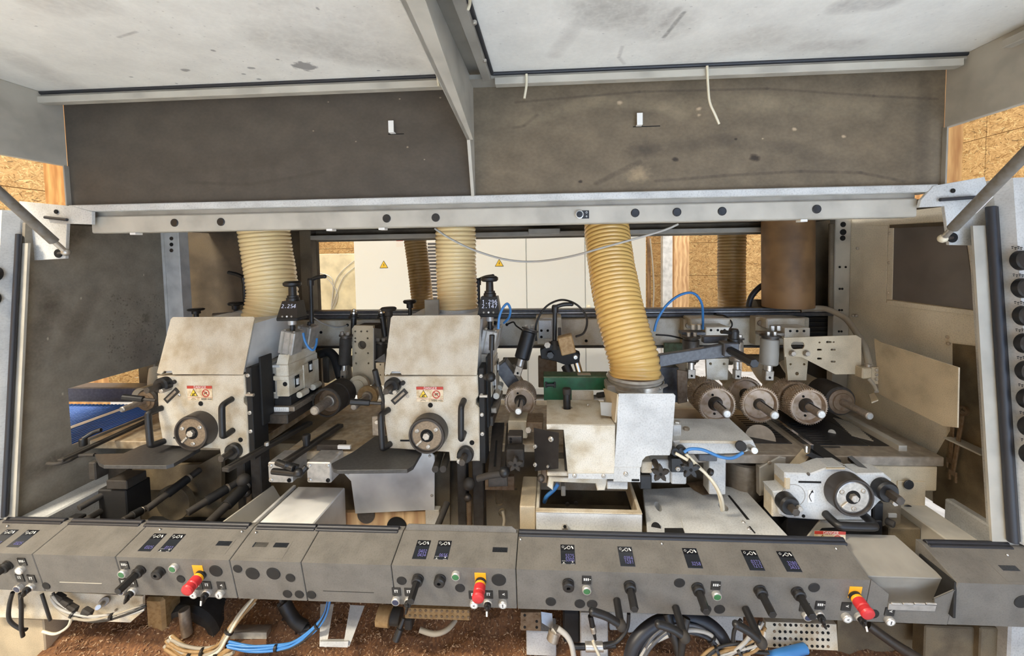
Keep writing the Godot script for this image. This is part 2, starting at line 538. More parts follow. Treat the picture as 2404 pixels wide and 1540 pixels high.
	mk("osb", c8(206, 192, 170), 0.75, 0, "osb", 0.8)
	mk("wood", Color.WHITE, 0.65, 0, "wood", 1.6)
	mk("wood_pale", c8(250, 236, 214), 0.65, 0, "wood", 1.4)
	mk("post_old", c8(150, 142, 128), 0.8, 0, "stain_heavy", 2.0)
	mk("floor_conc", c8(204, 206, 208), 0.7, 0, "concrete", 0.7)
	mk("hall_roof", c8(214, 214, 212), 0.8)
	mk("sawdust", c8(162, 136, 116), 0.95, 0, "dust", 2.6)
	mk("chip_a", c8(176, 138, 104), 0.9)
	mk("chip_b", c8(206, 176, 140), 0.9)
	mk("chip_c", c8(132, 96, 72), 0.9)
	mk("blue_belt", c8(64, 118, 200), 0.4, 0.1)
	mk("duct", c8(146, 112, 74), 0.6, 0, "soot", 1.2)
	var h := mk("hose", c8(255, 230, 172), 0.26)
	h.backlight_enabled = true; h.backlight = c8(150, 108, 46)
	h.clearcoat_enabled = true; h.clearcoat = 0.6; h.clearcoat_roughness = 0.15
	var h3 := mk("hose_yellow", c8(250, 208, 124), 0.22)
	h3.backlight_enabled = true; h3.backlight = c8(150, 108, 46)
	h3.clearcoat_enabled = true; h3.clearcoat = 0.7; h3.clearcoat_roughness = 0.12
	mk("hose_dark", c8(160, 130, 82), 0.4, 0, "stain", 3.0)  # hose copy darkened in colour for the backlit thin hose
	var cl := mk("cuff", c8(206, 200, 188), 0.2, 0.3, "soft", 6.0)
	cl.clearcoat_enabled = true
	var dg := mk("digits", c8(60, 56, 90), 0.5)
	dg.emission_enabled = true; dg.emission = c8(168, 160, 240); dg.emission_energy_multiplier = 0.5
	var dw := mk("digits_white", c8(90, 90, 100), 0.5)
	dw.emission_enabled = true; dw.emission = c8(225, 232, 255); dw.emission_energy_multiplier = 0.9
	var lp := mk("lamp_glow", c8(250, 246, 235), 0.5)
	lp.emission_enabled = true; lp.emission = c8(255, 244, 222); lp.emission_energy_multiplier = 2.0

# ---------------------------------------------------------------- camera, sky, lights
func view() -> void:
	cb = Basis.from_euler(Vector3(deg_to_rad(PITCH), deg_to_rad(YAW), deg_to_rad(ROLL)))
	var cam := Camera3D.new()
	cam.name = "camera"
	cam.projection = Camera3D.PROJECTION_FRUSTUM
	cam.near = 0.05; cam.far = 60.0
	cam.size = 2.0 * cam.near * (IMG.y * 0.5 / FOC)
	cam.frustum_offset = Vector2((IMG.x * 0.5 - CTR.x) / FOC, -(IMG.y * 0.5 - CTR.y) / FOC) * cam.near
	add_child(cam)
	cam.transform = Transform3D(cb, EYE)
	cam.current = true
	var we := WorldEnvironment.new()
	we.name = "surroundings"
	var e := Environment.new()
	var sm := ProceduralSkyMaterial.new()
	sm.sky_top_color = c8(120, 168, 236); sm.sky_horizon_color = c8(186, 212, 248)
	sm.ground_bottom_color = c8(120, 116, 108); sm.ground_horizon_color = c8(190, 192, 190)
	sm.sun_angle_max = 0.0
	sm.sky_energy_multiplier = 1.7; sm.ground_energy_multiplier = 1.2
	var sk := Sky.new()
	sk.sky_material = sm
	e.background_mode = Environment.BG_SKY
	e.sky = sk
	e.tonemap_mode = Environment.TONE_MAPPER_LINEAR
	e.tonemap_exposure = 0.86
	e.sdfgi_enabled = true; e.ssao_enabled = true; e.ssil_enabled = true
	we.environment = e
	add_child(we)
	var sun := DirectionalLight3D.new()
	sun.name = "sun"
	sun.light_color = c8(214, 233, 255)
	sun.light_energy = 11.0
	sun.light_angular_distance = 0.6
	sun.shadow_enabled = true
	add_child(sun)
	sun.rotation = Vector3(deg_to_rad(-41), deg_to_rad(14), 0)

# a ceiling luminaire of the hall: housing, glowing diffuser and its light
func hall_lamp(x: float, y: float, z: float, energy: float, col: Color, label: String) -> void:
	var t := thing("ceiling_lamp", label, "lamp", Vector3(x, y, z), "hall ceiling lamps")
	put(MB.new().box(Vector3(x, y + 0.04, z), Vector3(1.5, 0.07, 0.5), 0.01), "housing", M.white_plastic, t)
	put(MB.new().box(Vector3(x, y - 0.005, z), Vector3(1.4, 0.02, 0.42), 0.004), "diffuser", M.lamp_glow, t)
	var l := AreaLight3D.new()
	l.name = "lamp_light"
	l.area_size = Vector2(1.4, 0.42)
	l.light_color = col
	l.light_energy = energy
	l.area_range = 14.0
	l.shadow_enabled = true
	t.add_child(l)
	l.position = Vector3(0, -0.03, 0)
	l.rotation = Vector3(-PI / 2, 0, 0)

func hall() -> void:
	var fl := MB.new().lohi(Vector3(-9, -0.2, 12), Vector3(9, 0, -9), 0.0)
	struct(fl, "floor", M.floor_conc, "grey concrete floor of the timber hall")
	struct(MB.new().lohi(Vector3(-5.4, 4.8, 5.2), Vector3(5.4, 5.0, -8), 0.0), "ceiling", M.hall_roof, "pale boarded ceiling of the timber hall")
	# rear wall of boards
	var wb := struct(MB.new().lohi(Vector3(-5.4, 0, -7.62), Vector3(5.4, 4.8, -7.8), 0.0), "wall_back", M.wood, "chipboard clad rear wall of the hall")
	for i in 8:
		for k in 4:
			var x0 := -5.4 + k * 2.7 + (1.35 if i % 2 else 0.0) - 0.6
			var b := MB.new().lohi(Vector3(maxf(x0, -5.38), i * 0.6 + 0.003, -7.6), Vector3(minf(x0 + 2.695, 5.38), i * 0.6 + 0.597, -7.62), 0.002)
			put(b, "board", M.osb, wb)
	var wl := struct(MB.new().lohi(Vector3(-5.42, 0, 5.2), Vector3(-5.6, 4.8, -8), 0.0), "wall_left", M.wood, "chipboard clad side wall beyond the far end of the machine")
	var wr := struct(MB.new().lohi(Vector3(5.42, 0, 5.2), Vector3(5.6, 4.8, -8), 0.0), "wall_right", M.wood, "chipboard clad side wall beyond the feed end of the machine")
	for i in 8:
		for k in 5:
			var z0 := -8.0 + k * 2.6
			put(MB.new().lohi(Vector3(-5.4, i * 0.6 + 0.003, z0 + 0.003), Vector3(-5.42, i * 0.6 + 0.597, z0 + 2.597), 0.002), "board", M.osb, wl)
			put(MB.new().lohi(Vector3(5.4, i * 0.6 + 0.003, z0 + 0.003), Vector3(5.42, i * 0.6 + 0.597, z0 + 2.597), 0.002), "board", M.osb, wr)
	# wall behind the photographer with a wide open door to the yard
	var wf := MB.new()
	wf.lohi(Vector3(-5.4, 0, 5.0), Vector3(0.2, 4.8, 5.2), 0.0)
	wf.lohi(Vector3(4.9, 0, 5.0), Vector3(5.4, 4.8, 5.2), 0.0)
	wf.lohi(Vector3(0.2, 4.2, 5.0), Vector3(4.9, 4.8, 5.2), 0.0)
	struct(wf, "wall_front", M.hall_roof, "pale wall with a wide open loading door behind the photographer")
	hall_lamp(-3.2, 4.7, 1.0, 54.0, c8(255, 243, 222), "long ceiling lamp over the aisle by the far end")
	hall_lamp(0.0, 4.7, 1.6, 9.0, c8(255, 246, 230), "long ceiling lamp over the aisle middle")
	hall_lamp(-3.0, 4.7, -4.6, 30.0, c8(250, 250, 248), "long ceiling lamp over the electrical cabinets")
	hall_lamp(2.6, 4.7, -4.6, 30.0, c8(250, 250, 248), "long ceiling lamp over the rear chipboard corner")

# ---------------------------------------------------------------- raised hood
const XW := 1.532      # inner face of the wall at the feed end
const YC := 2.28
func soot_picture(base: Color, wide: float, size: Vector2i, seed_: int) -> Image:
	var im := Image.create(size.x, size.y, false, Image.FORMAT_RGB8)
	for y in size.y:
		for x in size.x:
			var k := 1.0 + wide * G.get_noise_2d(x * 0.9 + seed_, y * 0.9) + 0.5 * wide * G.get_noise_2d(x * 7.0, y * 7.0 + seed_) + 0.35 * wide * G.get_noise_2d(x * 31.0, y * 31.0)
			im.set_pixel(x, y, Color(base.r * k, base.g * k, base.b * k))
	return im
func pic(key: String, im: Image, rough: float) -> StandardMaterial3D:
	var m := StandardMaterial3D.new()
	m.resource_name = key
	m.albedo_texture = ImageTexture.create_from_image(im)
	m.roughness = rough
	m.texture_repeat = false
	M[key] = m
	return m
func hood() -> void:
	var dp := 1.5
	var t := thing("machine_hood", "raised sound hood with white lining overhead and sooty brown inner panels", "hood", Vector3(-0.27, 1.87, -1.5))
	var xl := P(160, 400, dp).x; var xr := P(2215, 330, dp).x
	var xm := P(1114, 400, dp).x
	var yb := 1.862; var yt := YC + 0.02
	# sooty inner panels, drawn in photo pixels
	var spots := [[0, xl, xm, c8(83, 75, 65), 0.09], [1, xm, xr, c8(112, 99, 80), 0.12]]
	for s in spots:
		var im := soot_picture(s[3], s[4], Vector2i(1024, 384), 40 * (s[0] + 1))
		var f := func(px: float, py: float) -> Vector2:
			var q := P(px, py, dp)
			return Vector2((q.x - s[1]) / (s[2] - s[1]) * 1024.0, (yt - q.y) / (yt - yb) * 384.0)
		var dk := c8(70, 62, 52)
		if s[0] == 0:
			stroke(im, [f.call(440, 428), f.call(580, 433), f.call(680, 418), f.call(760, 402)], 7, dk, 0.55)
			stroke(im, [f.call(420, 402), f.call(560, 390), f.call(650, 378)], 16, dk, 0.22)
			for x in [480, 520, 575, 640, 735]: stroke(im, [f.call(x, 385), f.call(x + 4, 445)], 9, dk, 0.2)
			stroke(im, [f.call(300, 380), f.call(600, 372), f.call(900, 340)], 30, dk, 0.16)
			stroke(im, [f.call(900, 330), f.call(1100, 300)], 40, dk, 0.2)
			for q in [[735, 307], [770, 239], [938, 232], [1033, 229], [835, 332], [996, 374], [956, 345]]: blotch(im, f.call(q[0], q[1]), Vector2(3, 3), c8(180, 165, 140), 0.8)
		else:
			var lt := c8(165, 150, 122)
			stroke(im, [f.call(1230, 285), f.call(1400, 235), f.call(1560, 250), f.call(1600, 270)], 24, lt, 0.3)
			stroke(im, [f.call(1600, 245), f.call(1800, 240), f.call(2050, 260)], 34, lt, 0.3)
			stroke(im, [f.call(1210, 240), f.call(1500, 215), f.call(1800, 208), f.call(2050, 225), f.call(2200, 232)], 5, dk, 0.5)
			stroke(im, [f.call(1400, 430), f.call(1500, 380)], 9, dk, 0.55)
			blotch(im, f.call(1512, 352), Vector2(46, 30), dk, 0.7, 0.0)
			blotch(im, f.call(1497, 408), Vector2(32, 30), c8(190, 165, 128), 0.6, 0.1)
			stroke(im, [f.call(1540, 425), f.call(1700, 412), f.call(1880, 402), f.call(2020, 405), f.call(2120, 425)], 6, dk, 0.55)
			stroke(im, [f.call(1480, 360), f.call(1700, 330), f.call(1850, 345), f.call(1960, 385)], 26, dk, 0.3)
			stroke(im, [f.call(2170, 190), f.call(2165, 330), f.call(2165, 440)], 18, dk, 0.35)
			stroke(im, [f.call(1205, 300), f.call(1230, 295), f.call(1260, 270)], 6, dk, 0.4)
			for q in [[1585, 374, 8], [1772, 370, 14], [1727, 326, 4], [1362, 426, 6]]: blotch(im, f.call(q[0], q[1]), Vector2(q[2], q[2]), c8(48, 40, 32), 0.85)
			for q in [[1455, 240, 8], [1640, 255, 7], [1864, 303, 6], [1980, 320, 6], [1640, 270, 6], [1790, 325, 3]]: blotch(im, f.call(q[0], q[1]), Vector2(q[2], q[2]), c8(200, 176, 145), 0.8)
		var b := MB.new()
		b.lohi(Vector3(s[1], yb, -dp - 0.001), Vector3(s[2], yt, -dp - 0.02), 0.0)
		b.quad_uv(Vector3(s[1], yt, -dp), Vector3(s[2], yt, -dp), Vector3(s[2], yb, -dp), Vector3(s[1], yb, -dp), Vector3(0, 0, 1))
		put(b, "inner_panel", pic("soot_panel_%d" % s[0], im, 0.8), t, "panel dark with soot and dust smears")
	# white overhead linings with the smudges the photo shows
	var zb := -1.43; var zf := -0.5
	var ll := PY(80, 215, YC).x - 0.03; var lr := PY(1055, 181, YC).x
	var rl := PY(1155, 170, YC).x; var rr := PY(2280, 128, YC).x + 0.03
	for s in [[0, ll, lr], [1, rl, rr]]:
		var im := soot_picture(c8(240, 238, 230), 0.035, Vector2i(1024, 640), 90 * (s[0] + 1))
		var f := func(px: float, py: float) -> Vector2:
			var q := PY(px, py, YC)
			return Vector2((q.x - s[1]) / (s[2] - s[1]) * 1024.0, (q.z - zb) / (zf - zb) * 640.0)
		var gr := c8(168, 164, 158)
		if s[0] == 0:
			blotch(im, f.call(715, 156), Vector2(26, 24), c8(150, 148, 146), 0.9, 0.75)
			for q in [[436, 165, 12, 8], [500, 119, 5, 5], [590, 160, 9, 6], [608, 186, 7, 6], [572, 174, 5, 4], [308, 181, 5, 3], [414, 196, 3, 3], [745, 20, 3, 6], [652, 140, 4, 4], [888, 166, 4, 3]]: blotch(im, f.call(q[0], q[1]), Vector2(q[2], q[3]), c8(150, 148, 146), 0.8, 0.6)
			stroke(im, [f.call(278, 88), f.call(320, 75)], 4, gr, 0.6)
			stroke(im, [f.call(640, 90), f.call(760, 110), f.call(900, 130)], 70, c8(190, 186, 178), 0.5)
			stroke(im, [f.call(660, 20), f.call(820, 60)], 80, c8(196, 192, 184), 0.4)
			stroke(im, [f.call(820, 140), f.call(960, 150)], 40, c8(190, 186, 178), 0.45)
			stroke(im, [f.call(30, 130), f.call(160, 200)], 40, c8(196, 192, 184), 0.5)
			stroke(im, [f.call(100, 5), f.call(200, 0)], 50, c8(190, 186, 178), 0.5)
		else:
			stroke(im, [f.call(1395, 15), f.call(1440, 25), f.call(1560, 60)], 70, c8(180, 177, 170), 0.6)
			stroke(im, [f.call(1558, 88), f.call(1604, 30)], 5, c8(120, 118, 114), 0.75)
			stroke(im, [f.call(1555, 60), f.call(1590, 22)], 10, gr, 0.5)
			stroke(im, [f.call(1460, 110), f.call(1452, 135), f.call(1465, 150)], 5, gr, 0.5)
			stroke(im, [f.call(1300, 130), f.call(1350, 60)], 20, c8(196, 192, 186), 0.4)
			stroke(im, [f.call(1980, 15), f.call(2080, 5)], 30, c8(170, 167, 162), 0.6)
			stroke(im, [f.call(1600, 140), f.call(1780, 90), f.call(2000, 120)], 60, c8(196, 191, 182), 0.4)
			stroke(im, [f.call(1880, 110), f.call(2000, 105)], 26, c8(190, 184, 176), 0.5)
		var r := RandomNumberGenerator.new()
		r.seed = 7 + s[0]
		for i in 420: blotch(im, Vector2(r.randf_range(300 if s[0] == 0 else 0, 1024), r.randf() * 640), Vector2(r.randf_range(0.8, 3.2), r.randf_range(0.8, 2.0)), gr, r.randf_range(0.15, 0.6), 0.3)
		var b := MB.new()
		b.lohi(Vector3(s[1], YC + 0.002, zb), Vector3(s[2], YC + 0.03, zf), 0.0)
		b.quad_uv(Vector3(s[1], YC, zb), Vector3(s[2], YC, zb), Vector3(s[2], YC, zf), Vector3(s[1], YC, zf), Vector3(0, -1, 0))
		put(b, "lining_panel", pic("lining_%d" % s[0], im, 0.35), t, "white lining panel with grey smudges")
		# rubber seal round the lining and the grey edge strip below it
		var sg := MB.new()
		sg.cyl(Vector3(s[1], YC - 0.004, zb), Vector3(s[2], YC - 0.004, zb), 0.007, 8)
		sg.cyl(Vector3(s[1], YC - 0.004, zb), Vector3(s[1], YC - 0.004, zf), 0.007, 8)
		sg.cyl(Vector3(s[2], YC - 0.004, zb), Vector3(s[2], YC - 0.004, zf), 0.007, 8)
		put(sg, "rubber_seal", M.rubber, t)
	put(MB.new().lohi(Vector3(ll - 0.2, YC + 0.031, zb - 0.1), Vector3(rr + 0.2, YC + 0.05, zf), 0.0), "outer_skin", M.paint_frame, t)
	var yl := P(570, 214, 1.42).y
	put(MB.new().lohi(Vector3(PY(92, 235, yl).x, yl - 0.012, -1.418), Vector3(lr, yl + 0.012, -1.45), 0.002), "edge_strip", M.paint_frame, t)
	put(MB.new().lohi(Vector3(rl + 0.01, yl - 0.012, -1.418), Vector3(PY(2262, 145, yl).x, yl + 0.012, -1.45), 0.002), "edge_strip", M.paint_frame, t)
	put(MB.new().lohi(Vector3(ll, yl + 0.012, -1.43), Vector3(rr, yl + 0.028, -dp), 0.0), "edge_shelf", M.sheet_grey, t)
	# middle gusset rib with its screwed flange
	var rib := MB.new()
	var xw := 0.03
	var prof := [Vector2(yb, dp), Vector2(YC, dp), Vector2(YC, 0.5), Vector2(2.19, 0.5), Vector2(2.05, 1.42), Vector2(yb, 1.478)]
	var ra := []
	for q in prof: ra.append(Vector3(xm - xw * 0.35, q.x, -q.y))
	rib.prism(ra, Vector3(0.012, 0, 0), 0.001)
	put(rib, "gusset_rib", M.paint_frame, t)
	var fl := MB.new()
	fl.hexa([Vector3(xm - 0.012, 2.19, -0.5), Vector3(xm + 0.05, 2.19, -0.5), Vector3(xm + 0.012, 2.05, -1.42), Vector3(xm - 0.010, 2.05, -1.42)], [Vector3(xm - 0.012, 2.194, -0.5), Vector3(xm + 0.05, 2.194, -0.5), Vector3(xm + 0.012, 2.054, -1.424), Vector3(xm - 0.010, 2.054, -1.424)])
	put(fl, "rib_flange", M.paint_frame, t)
	var st := MB.new()
	st.lohi(Vector3(lr + 0.004, YC - 0.02, zb), Vector3(xm - 0.014, YC + 0.01, zf), 0.001)
	put(st, "seal_channel", M.sheet_grey, t)
	put(MB.new().lohi(Vector3(xm + 0.05, YC - 0.03, zb), Vector3(rl - 0.004, YC + 0.01, zf), 0.001), "seal_channel", M.sheet_grey, t)
	for q in [[1000, 57], [1042, 146]]:
		var c := PY(q[0], q[1], YC - 0.02)
		put(MB.new().cyl(c + Vector3(0, 0.004, 0), c - Vector3(0, 0.008, 0), 0.007, 10), "screw", M.steel, t)
	for q in [[1114, 52], [1138, 142]]:
		var c := PY(q[0], q[1], YC - 0.03)
		put(MB.new().cyl(c + Vector3(0, 0.004, 0), c - Vector3(0, 0.006, 0), 0.006, 10), "screw", M.steel, t)
	# side cheeks
	var lc := MB.new().prism([Vector3(xl, YC, -dp), Vector3(xl, YC, -0.5), Vector3(xl, 2.02, -0.62), Vector3(xl, 2.02, -dp)], Vector3(-0.02, 0, 0), 0.002)
	put(lc, "side_cheek", M.paint_frame, t)
	put(MB.new().lohi(Vector3(xl, YC - 0.05, -1.2), Vector3(xl + 0.03, YC - 0.026, -0.5), 0.002), "edge_strip", M.paint_frame, t)
	var rc := MB.new().prism([Vector3(xr, YC, -dp), Vector3(xr, YC, -0.5), Vector3(xr, 2.06, -0.62), Vector3(xr, 2.06, -dp)], Vector3(0.02, 0, 0), 0.002)
	put(rc, "side_cheek", M.paint_frame, t)
	put(MB.new().lohi(Vector3(xr, YC - 0.05, -1.3), Vector3(xr - 0.03, YC - 0.026, -0.5), 0.002), "edge_strip", M.paint_frame, t)
	put(MB.new().lohi(Vector3(xl, yb, -dp), Vector3(xl + 0.006, 2.02, -dp + 0.018), 0.001), "panel_edge", M.sheet_grey, t)
	put(MB.new().lohi(Vector3(xr, yb, -dp), Vector3(xr - 0.006, 2.06, -dp + 0.018), 0.001), "panel_edge", M.sheet_grey, t)
	# bent tabs punched out of the inner panels
	for q in [[918, 283, 311, 910, 938], [1502, 265, 293, 1490, 1540]]:
		var a := P(q[0], q[1], dp - 0.02); var b := P(q[0], q[2], dp - 0.02)
		var h := MB.new()
		h.box((a + b) * 0.5, Vector3(0.02, a.y - b.y, 0.003), 0.001)
		h.lohi(Vector3(a.x - 0.01, b.y, -dp + 0.018), Vector3(a.x + 0.01, b.y + 0.003, -dp), 0.0005)
		put(h, "bent_tab", M.white_plastic, t)
		var e := P(q[4] + 10, q[2] + 1, dp - 0.001)
		put(MB.new().lohi(Vector3(a.x - 0.02, b.y - 0.002, -dp + 0.0008), Vector3(e.x, b.y + 0.001, -dp), 0.0), "tab_slot", M.hole, t)
	# loose strips of torn sealing tape hanging from the edge
	var tape := [["narrow pale tape strip hanging beside the middle rib of the hood", [1028, 118, 1.36, 1025, 160, 1.405, 1030, 202, 1.41], 0.004], ["short pale tape strip hanging under the edge just past the rib", [1236, 174, 1.41, 1236, 200, 1.41, 1231, 231, 1.41], 0.0045], ["long twisted pale tape strip with a frayed end over the right panel", [1660, 155, 1.41, 1662, 200, 1.41, 1666, 240, 1.41, 1678, 268, 1.42, 1688, 291, 1.43], 0.0042], ["tape scrap hanging from the lining beside the front of the rib", [1101, -20, 0.93, 1103, 5, 0.98, 1099, 22, 1.0], 0.004]]
	for s in tape:
		solo(MB.new().tube(spline(p3(s[1]), 5), s[2], 6), "tape_strip", M.white_tube, s[0], "tape")

func front_beam() -> void:
	var x0 := -1.803; var x1 := 1.285
	var t := thing("front_beam", "long pale cross beam with black plugs under the raised hood", "beam", Vector3(-0.26, 1.756, -1.5))
	put(MB.new().lohi(Vector3(x0, 1.757, -1.5), Vector3(x1, 1.822, -1.56), 0.004), "face", M.paint_frame, t)
	put(MB.new().lohi(Vector3(x0 - 0.02, 1.815, -1.512), Vector3(x1 + 0.0, 1.842, -1.56), 0.001), "recess_band", M.sheet_grey, t)
	put(MB.new().lohi(Vector3(-1.868, 1.84, -1.478), Vector3(1.334, 1.866, -1.56), 0.003), "upper_rail", M.paint_clean, t)
	for q in [[410, 523], [519, 521], [908, 513], [1023, 511], [1491, 500], [1589, 498], [1695, 496], [1917, 491]]:
		var c := P(q[0], q[1], 1.5)
		put(MB.new().lathe(c, Vector3(0, 0, 1), [[0, 0.0155], [0.002, 0.0155], [0.0035, 0.013], [0.003, 0]], 22), "hole_plug", M.black, t)
	var b := P(1360, 504, 1.5)
	var bb := put(MB.new().lathe(b, Vector3(0, 0, 1), [[0, 0.015], [0.012, 0.015], [0.013, 0.0125], [0.013, 0]], 22), "push_button", M.bezel, t)
	put(MB.new().lathe(b + Vector3(0, 0, 0.0125), Vector3(0, 0, 1), [[0, 0.0115], [0.003, 0.011], [0.0035, 0]], 20), "cap", M.black, bb)
	put(B(MB.new(), 1366, 494, 1383, 513, 1.498, 0.004, 0.0005), "button_plate", M.black, t)
	words("+", P(1377, 508, 1.4965), 0.012, t, M.icon)
	words("o", P(1377, 498, 1.4965), 0.010, t, M.icon)
	for q in [333, 785, 905, 1872]:
		var c := P(q, 520, 1.54)
		put(MB.new().lohi(Vector3(c.x - 0.012, 1.748, -1.5), Vector3(c.x + 0.012, 1.757, -1.53), 0.001), "clip", M.white_plastic, t)

# ---------------------------------------------------------------- side frames
func side_frames() -> void:
	for s in [-1, 1]:
		var left: bool = s < 0
		var xi := XL if left else XR
		var top := 1.845 if left else 1.872
		var t := thing("side_housing", "cream end housing with rubber seal at the end with the blue belt" if left else "pale end housing with a column of round black knobs", "housing", Vector3(xi + s * 0.3, 0, -1.5))
		var xa: float = xi + s * (0.016 if left else 0.026); var xb: float = xi + s * 0.75
		var b := MB.new()
		# rounded inner edge, then the leaning front face
		var d0 := lean(0.69); var dt := lean(top)
		b.hexa([Vector3(xa + s * 0.02, 0.70, -d0 + 0.03), Vector3(xb, 0.70, -d0 + 0.03), Vector3(xb, top, -dt + 0.03), Vector3(xa + s * 0.02, top, -dt + 0.03)], [Vector3(xa + s * 0.02, 0.70, -d0 - 0.1), Vector3(xb, 0.70, -d0 - 0.1), Vector3(xb, top, -dt - 0.1), Vector3(xa + s * 0.02, top, -dt - 0.1)])
		b.hexa([Vector3(xa, 0.70, -d0 - 0.01), Vector3(xa + s * 0.02, 0.70, -d0 + 0.03), Vector3(xa + s * 0.02, top, -dt + 0.03), Vector3(xa, top, -dt - 0.01)], [Vector3(xa, 0.70, -d0 - 0.1), Vector3(xa + s * 0.02, 0.70, -d0 - 0.1), Vector3(xa + s * 0.02, top, -dt - 0.1), Vector3(xa, top, -dt - 0.1)])
		put(b, "upper_cover", M.paint_clean, t)
		put(MB.new().lohi(Vector3(xi + s * 0.04, 0.0, -1.365), Vector3(xb, 0.69, -1.6), 0.006), "lower_cover", M.paint_clean, t)
		# seal tube and sheet lip along the opening
		var g := MB.new()
		var sr := 0.009 if left else 0.014
		g.cyl(Vector3(xi, 0.71, -d0 + 0.004), Vector3(xi, top - 0.09, -lean(top - 0.09) + 0.004), sr, 14)
		g.cyl(Vector3(xi + s * sr * 1.3, 0.71, -d0 - 0.004), Vector3(xi + s * sr * 1.3, top - 0.09, -lean(top - 0.09) - 0.004), sr * 0.7, 12)
		put(g, "seal_tube", M.rubber, t)
		var lw := 0.026 if left else 0.05
		put(MB.new().hexa([Vector3(xi + s * 0.03, 0.69, -d0 - 0.006), Vector3(xi - s * lw, 0.69, -d0 - 0.006), Vector3(xi - s * lw, 1.72, -lean(1.72) - 0.006), Vector3(xi + s * 0.03, 1.72, -lean(1.72) - 0.006)], [Vector3(xi + s * 0.03, 0.69, -d0 - 0.014), Vector3(xi - s * lw, 0.69, -d0 - 0.014), Vector3(xi - s * lw, 1.72, -lean(1.72) - 0.014), Vector3(xi + s * 0.03, 1.72, -lean(1.72) - 0.014)]), "sheet_lip", M.paint_frame, t)
		# hinge bracket at the upper corner
		var k := MB.new()
		var hole: Material = M.hole
		if left:
			k.prism(pz([44, 472, 170, 484, 216, 497, 216, 527, 157, 525, 153, 607, 66, 612, 62, 520], 1.475), Vector3(0, 0, -0.012), 0.001)
			put(k, "hinge_bracket", M.paint_clean, t)
			put(MB.new().cyl(P(105, 510, 1.465), P(158, 516, 1.465), 0.006, 10), "bumper_strip", M.rubber, t)
			for q in [[133, 497, 5.5], [138, 595, 11]]: put(MB.new().cyl(P(q[0], q[1], 1.474), P(q[0], q[1], 1.474) + Vector3(0, 0, 0.004), R(q[2], 1.47), 16), "bore", hole, t)
			for q in [[-6, 643, 0.026], [-10, 701, 0.024]]:
				var kc := P(q[0], q[1], lean(P(q[0], q[1], 1.4).y) - 0.03)
				put(MB.new().lathe(kc, Vector3(0, 0.096, 1).normalized(), [[0, q[2]], [0.018, q[2]], [0.022, q[2] * 0.85], [0.022, 0]], 26), "round_knob", M.black, t)
		else:
			k.prism(pz([2158, 487, 2162, 470, 2192, 436, 2312, 415, 2334, 490, 2330, 577, 2229, 575, 2217, 484], 1.475), Vector3(0, 0, -0.012), 0.001)
			put(k, "hinge_bracket", M.paint_clean, t)
			put(MB.new().cyl(P(2206, 469, 1.465), P(2292, 463, 1.465), 0.006, 10), "bumper_strip", M.rubber, t)
			for q in [[2236, 448, 5], [2235, 558, 11], [2293, 556, 5]]: put(MB.new().cyl(P(q[0], q[1], 1.474), P(q[0], q[1], 1.474) + Vector3(0, 0, 0.004), R(q[2], 1.47), 16), "bore", hole, t)
			# column of knobs with small pictograms above them
			for i in 8:
				var px := 2391.0 + i * 3.2; var py := 612.0 + i * 64.5
				var c0 := P(px, py, 1.38)
				var dd := lean(c0.y) - 0.03
				var c := P(px, py, dd)
				var nv := Vector3(0, 0.096, 1).normalized()
				var kn := MB.new()
				var rr := 0.032
				kn.lathe(c, nv, [[0, rr * 0.9], [0.004, rr], [0.022, rr * 0.97], [0.026, rr * 0.85], [0.026, 0]], 28)
				put(kn, "round_knob", M.black, t)
				var pm := MB.new()
				for w in 4:
					var e2 := P(px - 14 + w * 7, py - 33 + (w % 2) * 2, dd)
					pm.box(e2, Vector3(0.006, 0.003, 0.001), 0.0); pm.box(e2 - Vector3(0, 0.005, 0), Vector3(0.003, 0.003, 0.001), 0.0)
				put(pm, "pictogram", M.ink, t)
		# gas strut from the bracket up to the hood
		var p0: Vector3 = P(155, 592, 1.43) if left else P(2213, 560, 1.43)
		var p1: Vector3 = P(-500, 4, 0.92) if left else P(2700, 62, 0.92)
		var u := (p1 - p0).normalized()
		var gs := thing("gas_strut", "grey gas strut holding the hood up at the end with the blue belt" if left else "grey gas strut with a white sticker beside the black knobs", "gas strut", p0)
		put(MB.new().cyl(p0 + u * 0.05, p1, 0.0155, 18), "tube", M.strut, gs)
		put(MB.new().cyl(p0 + u * 0.01, p0 + u * 0.055, 0.009, 14), "rod", M.steel, gs)
		put(MB.new().ball(p0, 0.014), "ball_socket", M.steel if left else M.white_tube, gs)
		put(MB.new().cyl(p0, P(138, 595, 1.473) if left else P(2235, 558, 1.473), 0.006, 10), "stud", M.steel_dark, gs)
		if not left:
			var q0 := P(2290, 484, 1.34)
			var tt := (q0 - p0).dot(u)
			put(MB.new().box(p0 + u * (tt + 0.03) + Vector3(0.006, -0.004, 0.0145), Vector3(0.008, 0.07, 0.002), 0.0, Basis(u.cross(Vector3.BACK).normalized(), u, u.cross(Vector3.BACK).normalized().cross(u))), "sticker", M.white_plastic, gs)

